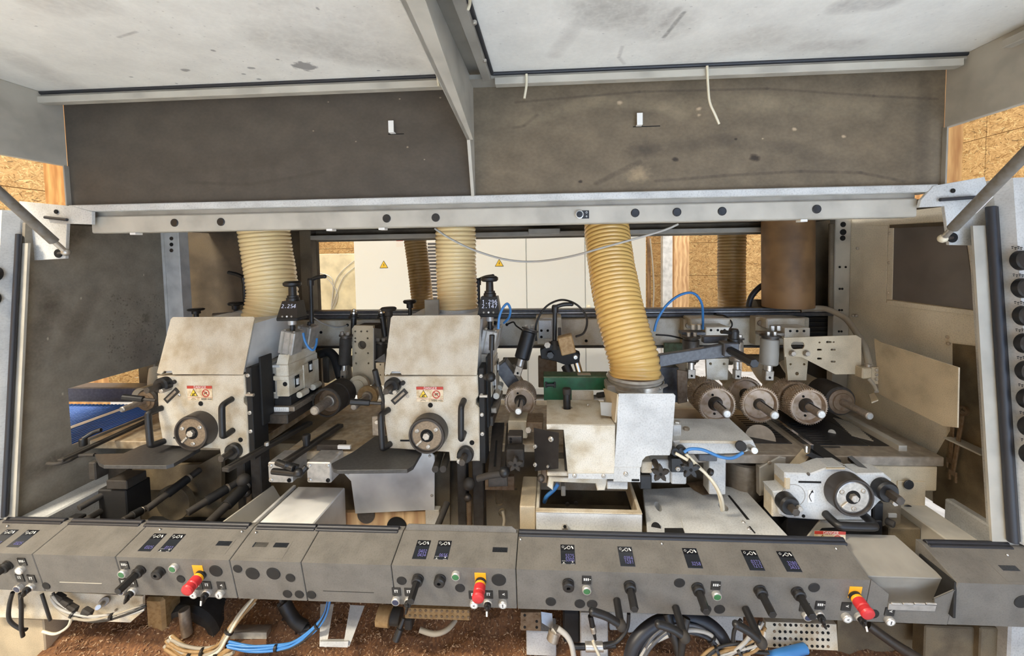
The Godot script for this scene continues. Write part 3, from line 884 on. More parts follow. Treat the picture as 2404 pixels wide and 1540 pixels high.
func side_walls() -> void:
	# far end wall with the outfeed opening
	var pts := [Vector3(XL, BASE - 0.05, -lean(0.7) - 0.014), Vector3(XL, 1.80, -lean(1.8) - 0.014), Vector3(XL, 1.80, -2.0), Vector3(XL, BASE - 0.05, -2.0)]
	var hl := [Vector3(XL, 0.872, -1.553), Vector3(XL, 1.116, -1.553), Vector3(XL, 1.116, -1.93), Vector3(XL, 0.872, -1.93)]
	var im := soot_picture(c8(142, 133, 118), 0.1, Vector2i(640, 1024), 300)
	var dk := c8(84, 74, 60)
	var f := func(px: float, py: float) -> Vector2:
		var q := PX(px, py, XL)
		return Vector2((-q.z - 1.33) / 0.67 * 640.0, (1.80 - q.y) / 1.13 * 1024.0)
	stroke(im, [f.call(72, 660), f.call(120, 720), f.call(180, 770)], 44, dk, 0.28)
	stroke(im, [f.call(78, 850), f.call(100, 760), f.call(125, 690)], 40, dk, 0.3)
	stroke(im, [f.call(145, 828), f.call(190, 750), f.call(215, 690)], 40, dk, 0.26)
	stroke(im, [f.call(80, 1105), f.call(130, 1080), f.call(180, 1060)], 40, dk, 0.5)
	stroke(im, [f.call(160, 560), f.call(190, 540)], 40, dk, 0.5)
	blotch(im, f.call(344, 748), Vector2(26, 30), dk, 0.45, 0.2)
	blotch(im, f.call(330, 820), Vector2(90, 150), c8(110, 96, 84), 0.4, 0.0)
	var rg := RandomNumberGenerator.new()
	rg.seed = 3
	for i in 260: blotch(im, f.call(rg.randf_range(250, 380), rg.randf_range(690, 850)), Vector2(rg.randf_range(1.5, 5), rg.randf_range(1.5, 6)), dk, 0.5, 0.2)
	for q in [[112, 795], [337, 645], [147, 925], [190, 700]]: blotch(im, f.call(q[0], q[1]), Vector2(4, 7), c8(205, 190, 165), 0.8)
	var w := MB.new().prism(pts, Vector3(-0.012, 0, 0), 0.0, [hl])
	# picture coordinates from the plate's own plane
	w.has_uv = true
	for i in w.v.size(): w.u[i] = Vector2((-w.v[i].z - 1.33) / 0.67, (1.80 - w.v[i].y) / 1.13)
	solo(w, "end_plate", pic("end_plate_soot", im, 0.8), "sooty brown end plate with an outfeed opening onto the blue belt", "panel")
	# post with bores behind it
	var t := thing("corner_post", "light grey sheet metal post at the back of the sooty end plate", "post", P(400, 800, 2.0))
	put(MB.new().lohi(Vector3(P(378, 650, 2.0).x, 0.7, -2.0), Vector3(P(424, 650, 2.0).x, 1.80, -2.06), 0.003), "column", M.post_grey, t)
	put(MB.new().lohi(Vector3(P(388, 650, 2.0).x, 0.7, -1.994), Vector3(P(391, 650, 2.0).x, 1.80, -2.0), 0.001), "fold", M.post_grey, t)
	for y in [560, 574, 588]: put(MB.new().cyl(P(403, y, 2.0), P(403, y, 2.0) + Vector3(0, 0, 0.003), 0.010, 14), "bore", M.hole if y == 574 else M.steel_dark, t)
	# right end wall
	var t2 := thing("end_wall", "dusty cream end wall with a grey inspection pane", "panel", Vector3(XW, 0.7, -1.8))
	put(MB.new().prism([Vector3(XW, BASE - 0.06, -lean(0.7) - 0.014), Vector3(XW, 1.83, -lean(1.83) - 0.014), Vector3(XW, 1.83, -2.3), Vector3(XW, BASE - 0.06, -2.3)], Vector3(0.012, 0, 0)), "sheet", M.wall_right, t2)
	var xq := XW - 0.004
	put(MB.new().prism(pxp([2098, 535, 2237, 528, 2262, 528, 2290, 728, 2093, 703], xq), Vector3(0.003, 0, 0)), "inspection_pane", M.acrylic, t2)
	put(MB.new().prism(pxp([2082, 704, 2293, 730, 2295, 742, 2081, 716], xq - 0.006), Vector3(0.009, 0, 0), 0.001), "pane_ledge", M.wall_right, t2)
	put(MB.new().prism(pxp([2086, 533, 2098, 533, 2094, 704, 2081, 703], xq - 0.002), Vector3(0.006, 0, 0), 0.001), "pane_frame", M.wall_right, t2)
	put(MB.new().prism(pxp([2088, 528, 2240, 520, 2240, 530, 2088, 536], xq - 0.002), Vector3(0.006, 0, 0), 0.001), "pane_frame", M.sooty_dark, t2)
	put(MB.new().prism(pxp([2280, 580, 2286, 580, 2298, 722, 2290, 722], xq - 0.003), Vector3(0.006, 0, 0), 0.001), "pane_frame", M.wall_right, t2)
	put(MB.new().prism(pxp([2030, 530, 2084, 530, 2080, 710, 2026, 704], xq), Vector3(0.004, 0, 0), 0.001), "cover_plate", M.wall_right, t2)
	put(MB.new().prism(pxp([2236, 806, 2304, 814, 2335, 1190, 2330, 1262, 2190, 1180, 2190, 1080, 2237, 1000], xq + 0.001), Vector3(0.002, 0, 0)), "dusty_sheet", M.patch_brown, t2)
	for q in [[2089, 548], [2087, 617], [2086, 687], [2224, 791], [2226, 807]]: put(MB.new().cyl(PX(q[0], q[1], XW - 0.008), PX(q[0], q[1], XW), 0.006, 10), "screw", M.steel_dull, t2)
	for q in [[2013, 583], [2003, 741], [2010, 741]]: put(MB.new().ball(PX(q[0], q[1], XW - 0.008), 0.008), "bolt", M.steel, t2)
	var t3 := thing("corner_post", "dusty cream sheet metal post at the back of the end wall", "post", P(1976, 800, 2.155))
	put(MB.new().lohi(Vector3(P(1959, 650, 2.155).x, 0.75, -2.155), Vector3(P(1996, 650, 2.155).x, 1.80, -2.2), 0.003), "column", M.paint_frame, t3)
	for q in [[1979, 527, 6], [1979, 545, 7], [1978, 559, 6], [1971, 627, 2.5], [1985, 627, 2.5], [1971, 678, 2.5], [1977, 678, 2.5], [1970, 728, 2.5], [1976, 728, 2.5], [1969, 778, 2.5], [1975, 778, 2.5]]: put(MB.new().cyl(P(q[0], q[1], 2.155), P(q[0], q[1], 2.155) + Vector3(0, 0, 0.003), R(q[2], 2.15), 12), "bore", M.hole, t3)
	# pair of spanners hung on a ledge, the ledge itself
	var xs := XW - 0.03
	solo(MB.new().lohi(Vector3(XW - 0.05, 0.926, PX(2235, 985, XW - 0.02).z), Vector3(XW + 0.001, 0.932, PX(2325, 1018, XW - 0.02).z), 0.001), "spanner_ledge", M.paint_frame, "narrow pale ledge on the dusty end wall holding two spanners", "ledge")
	for q in [[[2262, 964], [2237, 1108], "rusty spanner hung in front of its twin on the end wall", 0.0], [[2238, 972], [2232, 1080], "rusty spanner hung behind its twin on the end wall", 0.012]]:
		var a := PX(q[0][0], q[0][1], xs + q[3]); var b := PX(q[1][0], q[1][1], xs + q[3])
		var sp := thing("spanner", q[2], "spanner", b, "spanners on the end wall")
		put(MB.new().box((a + b) * 0.5, Vector3(0.006, a.distance_to(b), 0.014), 0.002, Basis(Vector3.RIGHT, atan2((a - b).z, (a - b).y))), "shank", M.rust_steel, sp)
		put(MB.new().lathe(a - Vector3(0.004, 0, 0), Vector3.RIGHT, [[0, 0.009], [0, 0.018], [0.009, 0.018], [0.009, 0.009], [0, 0.009]], 20), "ring_end", M.rust_steel, sp)
		var jw := MB.new()
		jw.box(b + Vector3(0, -0.004, 0), Vector3(0.007, 0.018, 0.03), 0.002)
		jw.box(b + Vector3(0, -0.022, 0.012), Vector3(0.007, 0.026, 0.008), 0.002); jw.box(b + Vector3(0, -0.022, -0.012), Vector3(0.007, 0.026, 0.008), 0.002)
		put(jw, "open_jaw", M.rust_steel, sp)

func rear_wall() -> void:
	var d := 2.3
	var a := P(745, 640, d).x; var b := P(1799, 640, d).x
	var yt := P(1200, 560, d).y
	var t := thing("rear_wall", "dark sooty rear sheet of the machine with a wide opening", "panel", Vector3(-0.3, 0.7, -d))
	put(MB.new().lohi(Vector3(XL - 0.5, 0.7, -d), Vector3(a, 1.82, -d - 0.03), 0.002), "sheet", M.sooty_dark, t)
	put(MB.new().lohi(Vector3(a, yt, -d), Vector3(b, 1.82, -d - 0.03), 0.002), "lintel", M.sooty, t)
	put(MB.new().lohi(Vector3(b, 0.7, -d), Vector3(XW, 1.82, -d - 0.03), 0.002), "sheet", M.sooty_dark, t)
	put(MB.new().lohi(Vector3(a - 0.07, 1.3, -d + 0.05), Vector3(a, 1.82, -d), 0.003), "jamb", M.sooty, t)
	put(MB.new().lohi(Vector3(b, 1.3, -d + 0.05), Vector3(b + 0.06, 1.82, -d), 0.003), "jamb", M.sooty, t)
	put(MB.new().lohi(Vector3(a, yt + 0.01, -d + 0.06), Vector3(b, yt + 0.035, -d), 0.003), "lintel_rail", M.sheet_grey, t)
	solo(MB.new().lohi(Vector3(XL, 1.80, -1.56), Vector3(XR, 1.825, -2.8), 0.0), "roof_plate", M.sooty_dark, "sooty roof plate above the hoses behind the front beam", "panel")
	solo(MB.new().lohi(P(1240, 537, 2.2), P(1315, 548, 2.2) + Vector3(0, 0, -0.05), 0.003), "junction_box", M.sheet_grey, "small grey box under the roof plate between the hoses", "box")
	# extruded rail and cream cross beam carrying the feed columns
	var t2 := thing("rear_rail", "grey extruded aluminium rail across the back opening", "rail", P(1300, 745, 2.15))
	var y1 := P(1250, 727, 2.15).y; var y0 := P(1250, 746, 2.15).y
	var x0 := P(640, 735, 2.15).x; var x1 := P(1958, 735, 2.15).x
	put(MB.new().lohi(Vector3(x0, y0, -2.15), Vector3(x1, y0 + 0.018, -2.21), 0.002), "lower_flange", M.arm_grey, t2)
	put(MB.new().lohi(Vector3(x0, y0 + 0.02, -2.158), Vector3(x1, y0 + 0.028, -2.21), 0.001), "groove_rib", M.alu, t2)
	put(MB.new().lohi(Vector3(x0, y0 + 0.03, -2.15), Vector3(x1, y1, -2.21), 0.002), "upper_flange", M.arm_grey, t2)
	var t3 := thing("cross_beam", "cream cross beam behind the feed columns", "beam", P(1300, 812, 2.12))
	var yb := P(1250, 812, 2.12).y
	put(MB.new().lohi(Vector3(P(600, 780, 2.12).x, yb, -2.12), Vector3(P(1900, 780, 2.12).x, y0 - 0.003, -2.2), 0.004), "face", M.paint, t3)
	put(MB.new().lohi(Vector3(P(600, 780, 2.12).x, yb - 0.01, -2.11), Vector3(P(1900, 780, 2.12).x, yb, -2.2), 0.001), "lower_lip", M.steel_dark, t3)
	for q in [[816, 763], [754, 780], [1376, 800], [1190, 762], [1678, 738]]: put(MB.new().cyl(P(q[0], q[1], 2.12), P(q[0], q[1], 2.12) + Vector3(0, 0, 0.004), R(3.5, 2.1), 12), "bore", M.hole, t3)
	# brown extraction trunk in the far corner
	var p0 := P(1895, 520, 2.0); var p1 := P(1895, 730, 2.0)
	var tr := thing("extraction_duct", "wide brown extraction duct in the dark rear corner", "duct", p1)
	put(MB.new().cyl(p0 + Vector3(0, 0.02, -0.16), p1 + Vector3(0, 0, -0.16), 0.118, 36), "trunk", M.duct, tr)
	put(MB.new().cyl(P(1952, 525, 2.1), P(1950, 730, 2.1), 0.012, 10), "seam_pipe", M.sooty, tr)
	solo(MB.new().tube(spline(p3([1757, 735, 2.25, 1758, 715, 2.25, 1766, 693, 2.25, 1788, 671, 2.25, 1806, 668, 2.25, 1824, 673, 2.25, 1842, 694, 2.25, 1847, 722, 2.25, 1850, 738, 2.25]), 6), 0.0145, 12), "black_hose", M.rubber, "thick black hose looping above the rear rail by the brown duct", "hose")
	var mt := thing("drive_motor", "dark dusty drive motor behind the rear rail", "motor", P(1870, 800, 2.28))
	put(MB.new().cyl(P(1770, 722, 2.26), P(1845, 722, 2.26), 0.045, 24), "fan_cowl", M.sooty_dark, mt)
	put(MB.new().box(P(1905, 765, 2.26), Vector3(0.25, 0.16, 0.06), 0.01), "body", M.black_matt, mt)
	for i in 6: put(MB.new().box(P(1905, 735 + i * 11, 2.225), Vector3(0.22, 0.008, 0.012), 0.002), "cooling_fin", M.black_dusty, mt)

# ---------------------------------------------------------------- hall seen through the opening
func behind() -> void:
	var d := 4.5
	var t := thing("electrical_cabinet", "tall cream electrical cabinet with warning triangles behind the machine", "cabinet", Vector3(0, 0, -d))
	var yt := 2.35
	var xs := [P(832, 640, d).x, P(1042, 640, d).x, P(1236, 640, d).x, P(1374, 640, d).x, P(1517, 640, d).x]
	put(MB.new().lohi(Vector3(xs[0], 0.05, -d - 0.02), Vector3(xs[4], yt, -d - 0.6), 0.004), "carcass", M.cabinet, t)
	for i in 4:
		var dr := put(MB.new().lohi(Vector3(xs[i] + 0.004, 0.12, -d), Vector3(xs[i + 1] - 0.004, yt - 0.01, -d - 0.02), 0.005), "door", M.cabinet, t)
	# louvre in the second door
	var lv := put(B(MB.new(), 1002, 566, 1030, 704, d - 0.004, 0.004), "louvre_frame", M.white_plastic, t)
	for i in 17: put(B(MB.new(), 1004, 570 + i * 8, 1028, 575 + i * 8, d - 0.008, 0.005, 0.001), "louvre_slat", M.arm_grey, lv)
	for q in [[901, 623], [1172, 619]]:
		warn(t, P(q[0], q[1], d - 0.003), 0.1, "flash")
	for q in [[938, 575], [1120, 570]]:
		put(B(MB.new(), q[0] - 8, q[1] - 6, q[0] + 8, q[1] + 5, d - 0.002, 0.002, 0.0), "label", M.white_plastic, t)
		put(B(MB.new(), q[0] - 8, q[1] - 12, q[0] + 8, q[1] - 9, d - 0.002, 0.002, 0.0), "label", M.sign_red, t)
	put(MB.new().ball(P(1382, 721, d - 0.02), 0.025), "door_knob", M.white_tube, t)
	# lower cream board with loose wires
	var bd := thing("wiring_board", "low cream board with loose grey wires beside the cabinet", "board", P(790, 900, d + 0.4))
	put(MB.new().lohi(Vector3(P(700, 596, d + 0.4).x, 0.05, -d - 0.4), Vector3(xs[0] - 0.003, P(790, 596, d + 0.4).y, -d - 0.45), 0.003), "board", M.cream_board, bd)
	var dw := d + 0.38
	for q in [[832, 612, 800, 640, 785, 670, 778, 728], [832, 628, 806, 652, 790, 690, 776, 730], [752, 645, 770, 655, 792, 690, 782, 725], [748, 640, 775, 650, 782, 672, 778, 720]]:
		put(MB.new().tube(spline(p3([q[0], q[1], dw, q[2], q[3], dw, q[4], q[5], dw, q[6], q[7], dw]), 6), 0.006, 6), "wire", M.grey_cable, bd)
	# columns and posts of the hall
	for q in [[1556, 1579, 6.2, M.post_grey, "grey steel post beyond the cabinet", "steel_post"], [1583, 1618, 6.6, M.wood, "brown timber post beside the grey steel post", "timber_post"]]:
		solo(MB.new().lohi(Vector3(P(q[0], 640, q[2]).x, 0, -q[2]), Vector3(P(q[1], 640, q[2]).x, 4.8, -q[2] - 0.12), 0.004), q[5], q[3], q[4], "post")
	solo(MB.new().lohi(Vector3(P(1520, 640, 6.3).x, 0, -6.3), Vector3(P(1528, 640, 6.3).x, 4.8, -6.34), 0.002), "copper_pipe", M.duct, "thin brown pipe rising beside the cabinet", "pipe")
	solo(MB.new().tube(spline(p3([1526, 560, 6.25, 1532, 620, 6.25, 1535, 680, 6.25, 1532, 740, 6.25]), 5), 0.012, 6), "loose_cable", M.conduit, "loose brown cable hanging beside the thin pipe", "cable")
	solo(MB.new().lohi(Vector3(P(1746, 640, 5.6).x, 0, -5.6), Vector3(P(1840, 640, 5.6).x, 3.2, -5.62), 0.002), "chipboard_sheet", M.osb, "pale upright chipboard sheet seen right of the rear hose", "board")
	for q in [[103, 164, 430, "timber hall column above the end with the blue belt"], [2206, 2261, 370, "timber hall column above the end with the black knobs"]]:
		var xa := P(q[0], q[2], 3.2).x; var xb := P(q[1], q[2], 3.2).x
		solo(MB.new().lohi(Vector3(xa, 0, -3.2), Vector3(xb, 4.8, -3.4), 0.005), "timber_column", M.wood_pale, q[3], "column")
	# outfeed: grey guide beam and blue ribbed belt
	var c := thing("outfeed_belt", "blue ribbed outfeed belt beyond the end plate", "conveyor", Vector3(-2.5, 0.7, -1.9))
	put(MB.new().lohi(Vector3(-2.05, 0.72, -1.6), Vector3(-3.2, 0.83, -2.1), 0.01), "bed", M.steel_dull, c)
	put(MB.new().lohi(Vector3(-2.045, 0.83, -1.59), Vector3(-3.2, 0.838, -2.1), 0.003), "belt", M.blue_belt, c)
	for i in 34: put(MB.new().cyl(Vector3(-2.06 - i * 0.022, 0.839, -1.6), Vector3(-2.06 - i * 0.022, 0.839, -2.09), 0.006, 6), "rib", M.blue_belt, c)
	put(MB.new().lohi(Vector3(-2.30, 0.838, -1.6), Vector3(-2.335, 0.847, -2.09), 0.001), "belt_stripe", M.white_plastic, c)
	solo(MB.new().lohi(Vector3(-2.03, 0.845, -2.11), Vector3(-3.6, 0.93, -2.2), 0.006), "guide_beam", M.arm_grey, "dark grey guide beam behind the blue belt", "beam")
	solo(MB.new().lohi(Vector3(-2.6, 0.0, -4.2), Vector3(-3.0, 1.12, -4.4), 0.005), "green_cabinet", M.green, "small green cabinet far behind the blue belt", "cabinet")

# warning triangle: yellow plate, black rim and a symbol
func warn(parent: Node, c: Vector3, s: float, kind: String) -> void:
	var h := s * 0.5
	var tri := func(k: float) -> Array:
		return [c + Vector3(-h * k, -h * 0.62 * k, 0), c + Vector3(h * k, -h * 0.62 * k, 0), c + Vector3(0, h * 1.1 * k, 0)]
	var r := put(MB.new().prism(tri.call(1.0), Vector3(0, 0, 0.0006)), "warning_triangle", M.ink, parent)
	var sh := Vector3(0, 0, 0.0007)
	var inner: Array = tri.call(0.84)
	for i in 3: inner[i] += sh
	put(MB.new().prism(inner, Vector3(0, 0, 0.0005)), "yellow_field", M.sign_yellow, r)
	var o := c + Vector3(0, 0, 0.0013)
	var b := MB.new()
	if kind == "flash":
		b.prism([o + Vector3(0.1, 0.5, 0) * h, o + Vector3(-0.16, 0.02, 0) * h, o + Vector3(0.04, 0.05, 0) * h, o + Vector3(-0.04, -0.42, 0) * h, o + Vector3(0.18, 0.18, 0) * h, o + Vector3(0.0, 0.15, 0) * h, o + Vector3(0.16, 0.5, 0) * h], Vector3(0, 0, 0.0004))
	else:
		b.prism([o + Vector3(-0.4, 0.12, 0) * h, o + Vector3(-0.1, -0.05, 0) * h, o + Vector3(0.25, 0.12, 0) * h, o + Vector3(0.4, 0.3, 0) * h, o + Vector3(0.45, 0.05, 0) * h, o + Vector3(0.1, -0.22, 0) * h, o + Vector3(-0.3, -0.08, 0) * h], Vector3(0, 0, 0.0004))
		b.cyl(o + Vector3(-0.22, -0.35, 0) * h, o + Vector3(-0.22, -0.35, 0) * h + Vector3(0, 0, 0.0004), h * 0.16, 12)
		b.cyl(o + Vector3(0.12, -0.38, 0) * h, o + Vector3(0.12, -0.38, 0) * h + Vector3(0, 0, 0.0004), h * 0.13, 12)
	put(b, "symbol", M.ink, r)

# ---------------------------------------------------------------- corrugated hoses
func hose(path: Array, r: float, m: Material, label: String, called := "extraction_hose", pitch := 0.019) -> Node3D:
	var sp := spline(path, 40)
	var pts := []; var rad := []
	var acc := 0.0
	var step := pitch / 8.0
	var nxt := 0.0
	for i in range(1, sp.size()):
		var a: Vector3 = sp[i - 1]; var b: Vector3 = sp[i]
		var l := a.distance_to(b)
		while nxt <= acc + l:
			pts.append(a.lerp(b, (nxt - acc) / l))
			var ph := fposmod(nxt / pitch, 1.0)
			var w := 1.0 - pow(absf(ph * 2.0 - 1.0), 2.2)
			rad.append(r * (0.945 + 0.055 * w) + 0.002 * G.get_noise_2d(nxt * 900.0, r * 5000.0))
			nxt += step
		acc += l
	var o := solo(MB.new().tube(pts, r, 40, rad), called, m, label, "hose", "")
	return o
func hoses() -> void:
	hose(p3([619, 520, 1.86, 621, 545, 1.86, 629, 600, 1.86, 637, 650, 1.85, 640, 700, 1.84, 628, 752, 1.82]), R(56, 1.85), M.hose, "cream ribbed extraction hose above the spindle unit by the outfeed")
	hose(p3([1069, 515, 1.9, 1070, 545, 1.9, 1071, 620, 1.9, 1074, 690, 1.88, 1076, 752, 1.86]), R(48, 1.88), M.hose, "cream ribbed extraction hose above the middle spindle unit")
	hose(p3([1423, 510, 1.92, 1424, 535, 1.9, 1430, 590, 1.86, 1441, 660, 1.8, 1455, 730, 1.74, 1474, 800, 1.69, 1488, 850, 1.66, 1490, 884, 1.65]), R(57, 1.72), M.hose_yellow, "curving yellow extraction hose ending in a clear cuff on the white cover")
	hose(p3([972, 530, 2.6, 974, 560, 2.6, 982, 620, 2.6, 990, 690, 2.6, 996, 760, 2.6]), R(26, 2.6), M.hose_dark, "thin backlit ribbed hose with shade put into its colour hanging behind the middle yellow hose")
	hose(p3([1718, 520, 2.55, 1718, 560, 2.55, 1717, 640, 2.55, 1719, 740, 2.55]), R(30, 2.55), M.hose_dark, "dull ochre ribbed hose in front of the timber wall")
	# clear cuff with clamp below the yellow hose
	var c := P(1490, 905, 1.65)
	var t := thing("hose_cuff", "clear plastic cuff with a screw clamp under the yellow hose", "hose cuff", c)
	var r := R(62, 1.65)
	put(MB.new().lathe(c + Vector3(0, -0.012, 0), Vector3.UP, [[0, r * 0.98], [0.012, r * 1.0], [0.016, r * 1.05], [0.024, r * 1.05], [0.03, r], [0.045, r * 1.02], [0.052, r * 1.06], [0.06, r * 1.0], [0.062, 0]], 40), "collar", M.cuff, t)
	put(MB.new().lathe(c + Vector3(0, 0.012, 0), Vector3.UP, [[0, r * 1.04], [0.0, r * 1.07], [0.012, r * 1.07], [0.012, r * 1.04]], 40), "clamp_band", M.steel, t)
	put(MB.new().cyl(c + Vector3(r * 0.7, 0.018, r * 0.8), c + Vector3(r * 1.05, 0.02, r * 0.5), 0.006, 10), "clamp_screw", M.steel, t)
	# grey signal cable sagging across the opening
	solo(MB.new().tube(spline(p3([1020, 536, 1.62, 1060, 562, 1.64, 1120, 590, 1.66, 1190, 610, 1.68, 1260, 614, 1.7, 1340, 602, 1.62, 1420, 580, 1.56, 1500, 558, 1.55, 1560, 540, 1.55, 1592, 526, 1.55]), 8), 0.0042, 8), "signal_cable", M.grey_cable, "thin grey cable sagging in front of the curving yellow hose", "cable")

# ---------------------------------------------------------------- operator console
const C_BEND := Vector2(0.66, 1.22)     # height, distance of the front edge
const C_BACK := Vector2(0.694, 1.335)
const C_FOOT := Vector2(0.506, 1.247)
var nF: Vector3
var nT: Vector3
var bF: Basis
var bT: Basis
func plane_hit(px: float, py: float, o: Vector3, n: Vector3) -> Vector3:
	var r := ray(px, py)
	return EYE + r * ((o - EYE).dot(n) / r.dot(n))
func FF(px: float, py: float) -> Vector3:
	return plane_hit(px, py, Vector3(0, C_BEND.x, -C_BEND.y), nF)
func TF(px: float, py: float) -> Vector3:
	return plane_hit(px, py, Vector3(0, C_BEND.x, -C_BEND.y), nT)
func plug(t: Node, px: float, py: float, r: float) -> void:
	put(MB.new().lathe(FF(px, py), nF, [[0, r], [0.0012, r], [0.0022, r * 0.9], [0.0022, 0]], 24), "blanking_plug", M.black_matt, t)
func key_plate(t: Node, px: float, py: float, sym := "") -> MeshInstance3D:
	var c := FF(px, py)
	var o := put(MB.new().box(c + nF * 0.001, Vector3(0.029, 0.031, 0.003), 0.0006, bF), "legend_plate", M.black, t)
	var b := MB.new()
	if sym == "roll":
		for i in 3: b.box(c + nF * 0.0028 + bF * Vector3(-0.007 + i * 0.006, 0.004, 0), Vector3(0.004, 0.009, 0.0004), 0.0, bF)
		b.box(c + nF * 0.0028 + bF * Vector3(0.011, 0.004, 0), Vector3(0.004, 0.002, 0.0004), 0.0, bF)
	elif sym == "arc":
		b.box(c + nF * 0.0028 + bF * Vector3(0.002, 0.004, 0), Vector3(0.009, 0.002, 0.0004), 0.0, bF * Basis(Vector3.BACK, 0.7))
		b.box(c + nF * 0.0028 + bF * Vector3(0.002, 0.002, 0), Vector3(0.009, 0.002, 0.0004), 0.0, bF * Basis(Vector3.BACK, -0.5))
	else:
		for i in 2: b.box(c + nF * 0.0028 + bF * Vector3(-0.004 + i * 0.007, 0.003, 0), Vector3(0.003, 0.010, 0.0004), 0.0, bF)
		b.box(c + nF * 0.0028 + bF * Vector3(0.0, 0.008, 0), Vector3(0.012, 0.002, 0.0004), 0.0, bF)
	put(b, "legend", M.icon, o)
	return o
func push_button(t: Node, px: float, py: float, m: Material, mark := "") -> void:
	var c := FF(px, py)
	var r := 0.0142
	var o := put(MB.new().lathe(c, nF, [[0, r], [0.009, r], [0.0115, r * 0.9], [0.0115, r * 0.78], [0.008, r * 0.76]], 26), "push_button", M.bezel, t)
	put(MB.new().lathe(c + nF * 0.006, nF, [[0, r * 0.75], [0.005, r * 0.75], [0.006, r * 0.66], [0.006, 0]], 24), "button_cap", m, o)
	if mark:
		words(mark, c + nF * 0.0122, 0.011, o, M.ink, bF, "mark", false, true)
func selector(t: Node, px: float, py: float, tip: Material, turn := 0.3) -> void:
	var c := FF(px, py)
	var r := 0.0142
	var o := put(MB.new().lathe(c, nF, [[0, r], [0.008, r], [0.0105, r * 0.88], [0.0105, 0]], 26), "selector_switch", M.bezel, t)
	var kb := bF * Basis(Vector3.BACK, turn)
	put(MB.new().lathe(c + nF * 0.0105, nF, [[0, r * 0.82], [0.008, r * 0.8], [0.01, r * 0.7], [0.01, 0]], 20), "selector_base", M.black, o)
	put(MB.new().box(c + nF * 0.021 + kb * Vector3(0, -0.006, 0), Vector3(0.008, 0.034, 0.016), 0.003, kb), "selector_grip", M.black, o)
	put(MB.new().box(c + nF * 0.0293 + kb * Vector3(0, -0.013, 0), Vector3(0.0055, 0.02, 0.003), 0.001, kb), "pointer", tip, o)
func crank(t: Node, px: float, py: float, stem := true) -> void:
	var c := FF(px, py)
	var o := put(MB.new().lathe(c, nF, [[0, 0.0185], [0.004, 0.0185], [0.005, 0.0165], [0.012, 0.0165], [0.013, 0.0185], [0.018, 0.0175], [0.02, 0.014], [0.02, 0.006], [0.012, 0.006], [0.012, 0]], 24), "adjuster", M.black, t)
	if stem:
		put(MB.new().nut(c + nF * 0.014, c + nF * 0.076, 0.0122, 6), "hex_stem", M.black, o)
		put(MB.new().lathe(c + nF * 0.012, nF, [[0, 0.0145], [0.006, 0.0145], [0.008, 0.013], [0.008, 0]], 20), "stem_ring", M.steel_dark, o)
	else:
		put(MB.new().nut(c + nF * 0.012, c + nF * 0.0125, 0.0055, 6), "socket", M.hole, o)
func estop(t: Node, px: float, py: float, bx: float, by: float) -> void:
	var c := FF(bx, by)
	var o := put(MB.new().box(FF(px, py) + nF * 0.0008, Vector3(0.036, 0.042, 0.0016), 0.0005, bF), "stop_plate", M.yellow, t, "yellow backing plate")
	put(MB.new().lathe(c, nF, [[0, 0.0175], [0.006, 0.0175], [0.007, 0.0155], [0.012, 0.0155]], 26), "stop_collar", M.black, o)
	put(MB.new().lathe(c + nF * 0.010, nF, [[0, 0.0165], [0.006, 0.017], [0.008, 0.016]], 26), "stop_ring", M.yellow, o)
	put(MB.new().lathe(c + nF * 0.017, nF, [[0, 0.0165], [0.002, 0.0182], [0.020, 0.0182], [0.023, 0.0165], [0.026, 0.0178], [0.036, 0.0195], [0.041, 0.0175], [0.043, 0.011], [0.0435, 0]], 30), "stop_button", M.red, o, "red mushroom stop button")
func display(t: Node, px: float, py: float, lines: Array, arrows := false) -> void:
	var c := TF(px, py)
	var w := 0.046; var h := 0.064
	var o := put(MB.new().box(c + nT * 0.0003, Vector3(w, h, 0.0014), 0.0003, bT), "display", M.screen, t)
	put(MB.new().box(c + nT * 0.0011 + bT * Vector3(0, h * 0.33, 0), Vector3(w * 0.98, h * 0.31, 0.0006), 0.0, bT), "symbol_field", M.screen_low, o)
	var e := bT * Basis(Vector3.BACK, 0.9)
	var ic := MB.new()
	var q := c + nT * 0.0016
	ic.box(q + bT * Vector3(0.0155, h * 0.34, 0), Vector3(0.004, 0.010, 0.0004), 0.0, bT * Basis(Vector3.BACK, 0.5))
	ic.box(q + bT * Vector3(-0.007, h * 0.28, 0), Vector3(0.010, 0.002, 0.0004), 0.0, bT * Basis(Vector3.BACK, 0.6))
	ic.lathe(q + bT * Vector3(0.004, h * 0.33, 0), nT, [[0, 0.0042], [0.0003, 0.0042], [0.0003, 0.0056], [0, 0.0056]], 14)
	ic.lathe(q + bT * Vector3(-0.015, h * 0.36, 0), nT, [[0, 0.0028], [0.0003, 0.0028], [0.0003, 0.0036], [0, 0.0036]], 10)
	put(ic, "pictogram", M.icon, o)
	for i in lines.size():
		if lines[i] == "": continue
		words(lines[i], q + bT * Vector3(0.006, -h * 0.10 - i * 0.0125, 0), 0.0088, o, M.digits, bT * Basis.from_scale(Vector3(1.0, 1.2, 1)), "digits", true)
	if arrows:
		var ar := MB.new()
		for s in [-1, 1]:
			ar.prism([q + bT * Vector3(s * 0.014 - 0.0025, -h * 0.43, 0), q + bT * Vector3(s * 0.014 + 0.0025, -h * 0.43, 0), q + bT * Vector3(s * 0.014, -h * 0.43 + s * 0.004, 0)], nT * 0.0003)
			for k in [-1, 1]: ar.box(q + bT * Vector3(s * 0.014, -h * 0.43 + k * 0.0045, 0), Vector3(0.012, 0.0006, 0.0003), 0.0, bT)
		put(ar, "arrow_keys", M.icon, o)
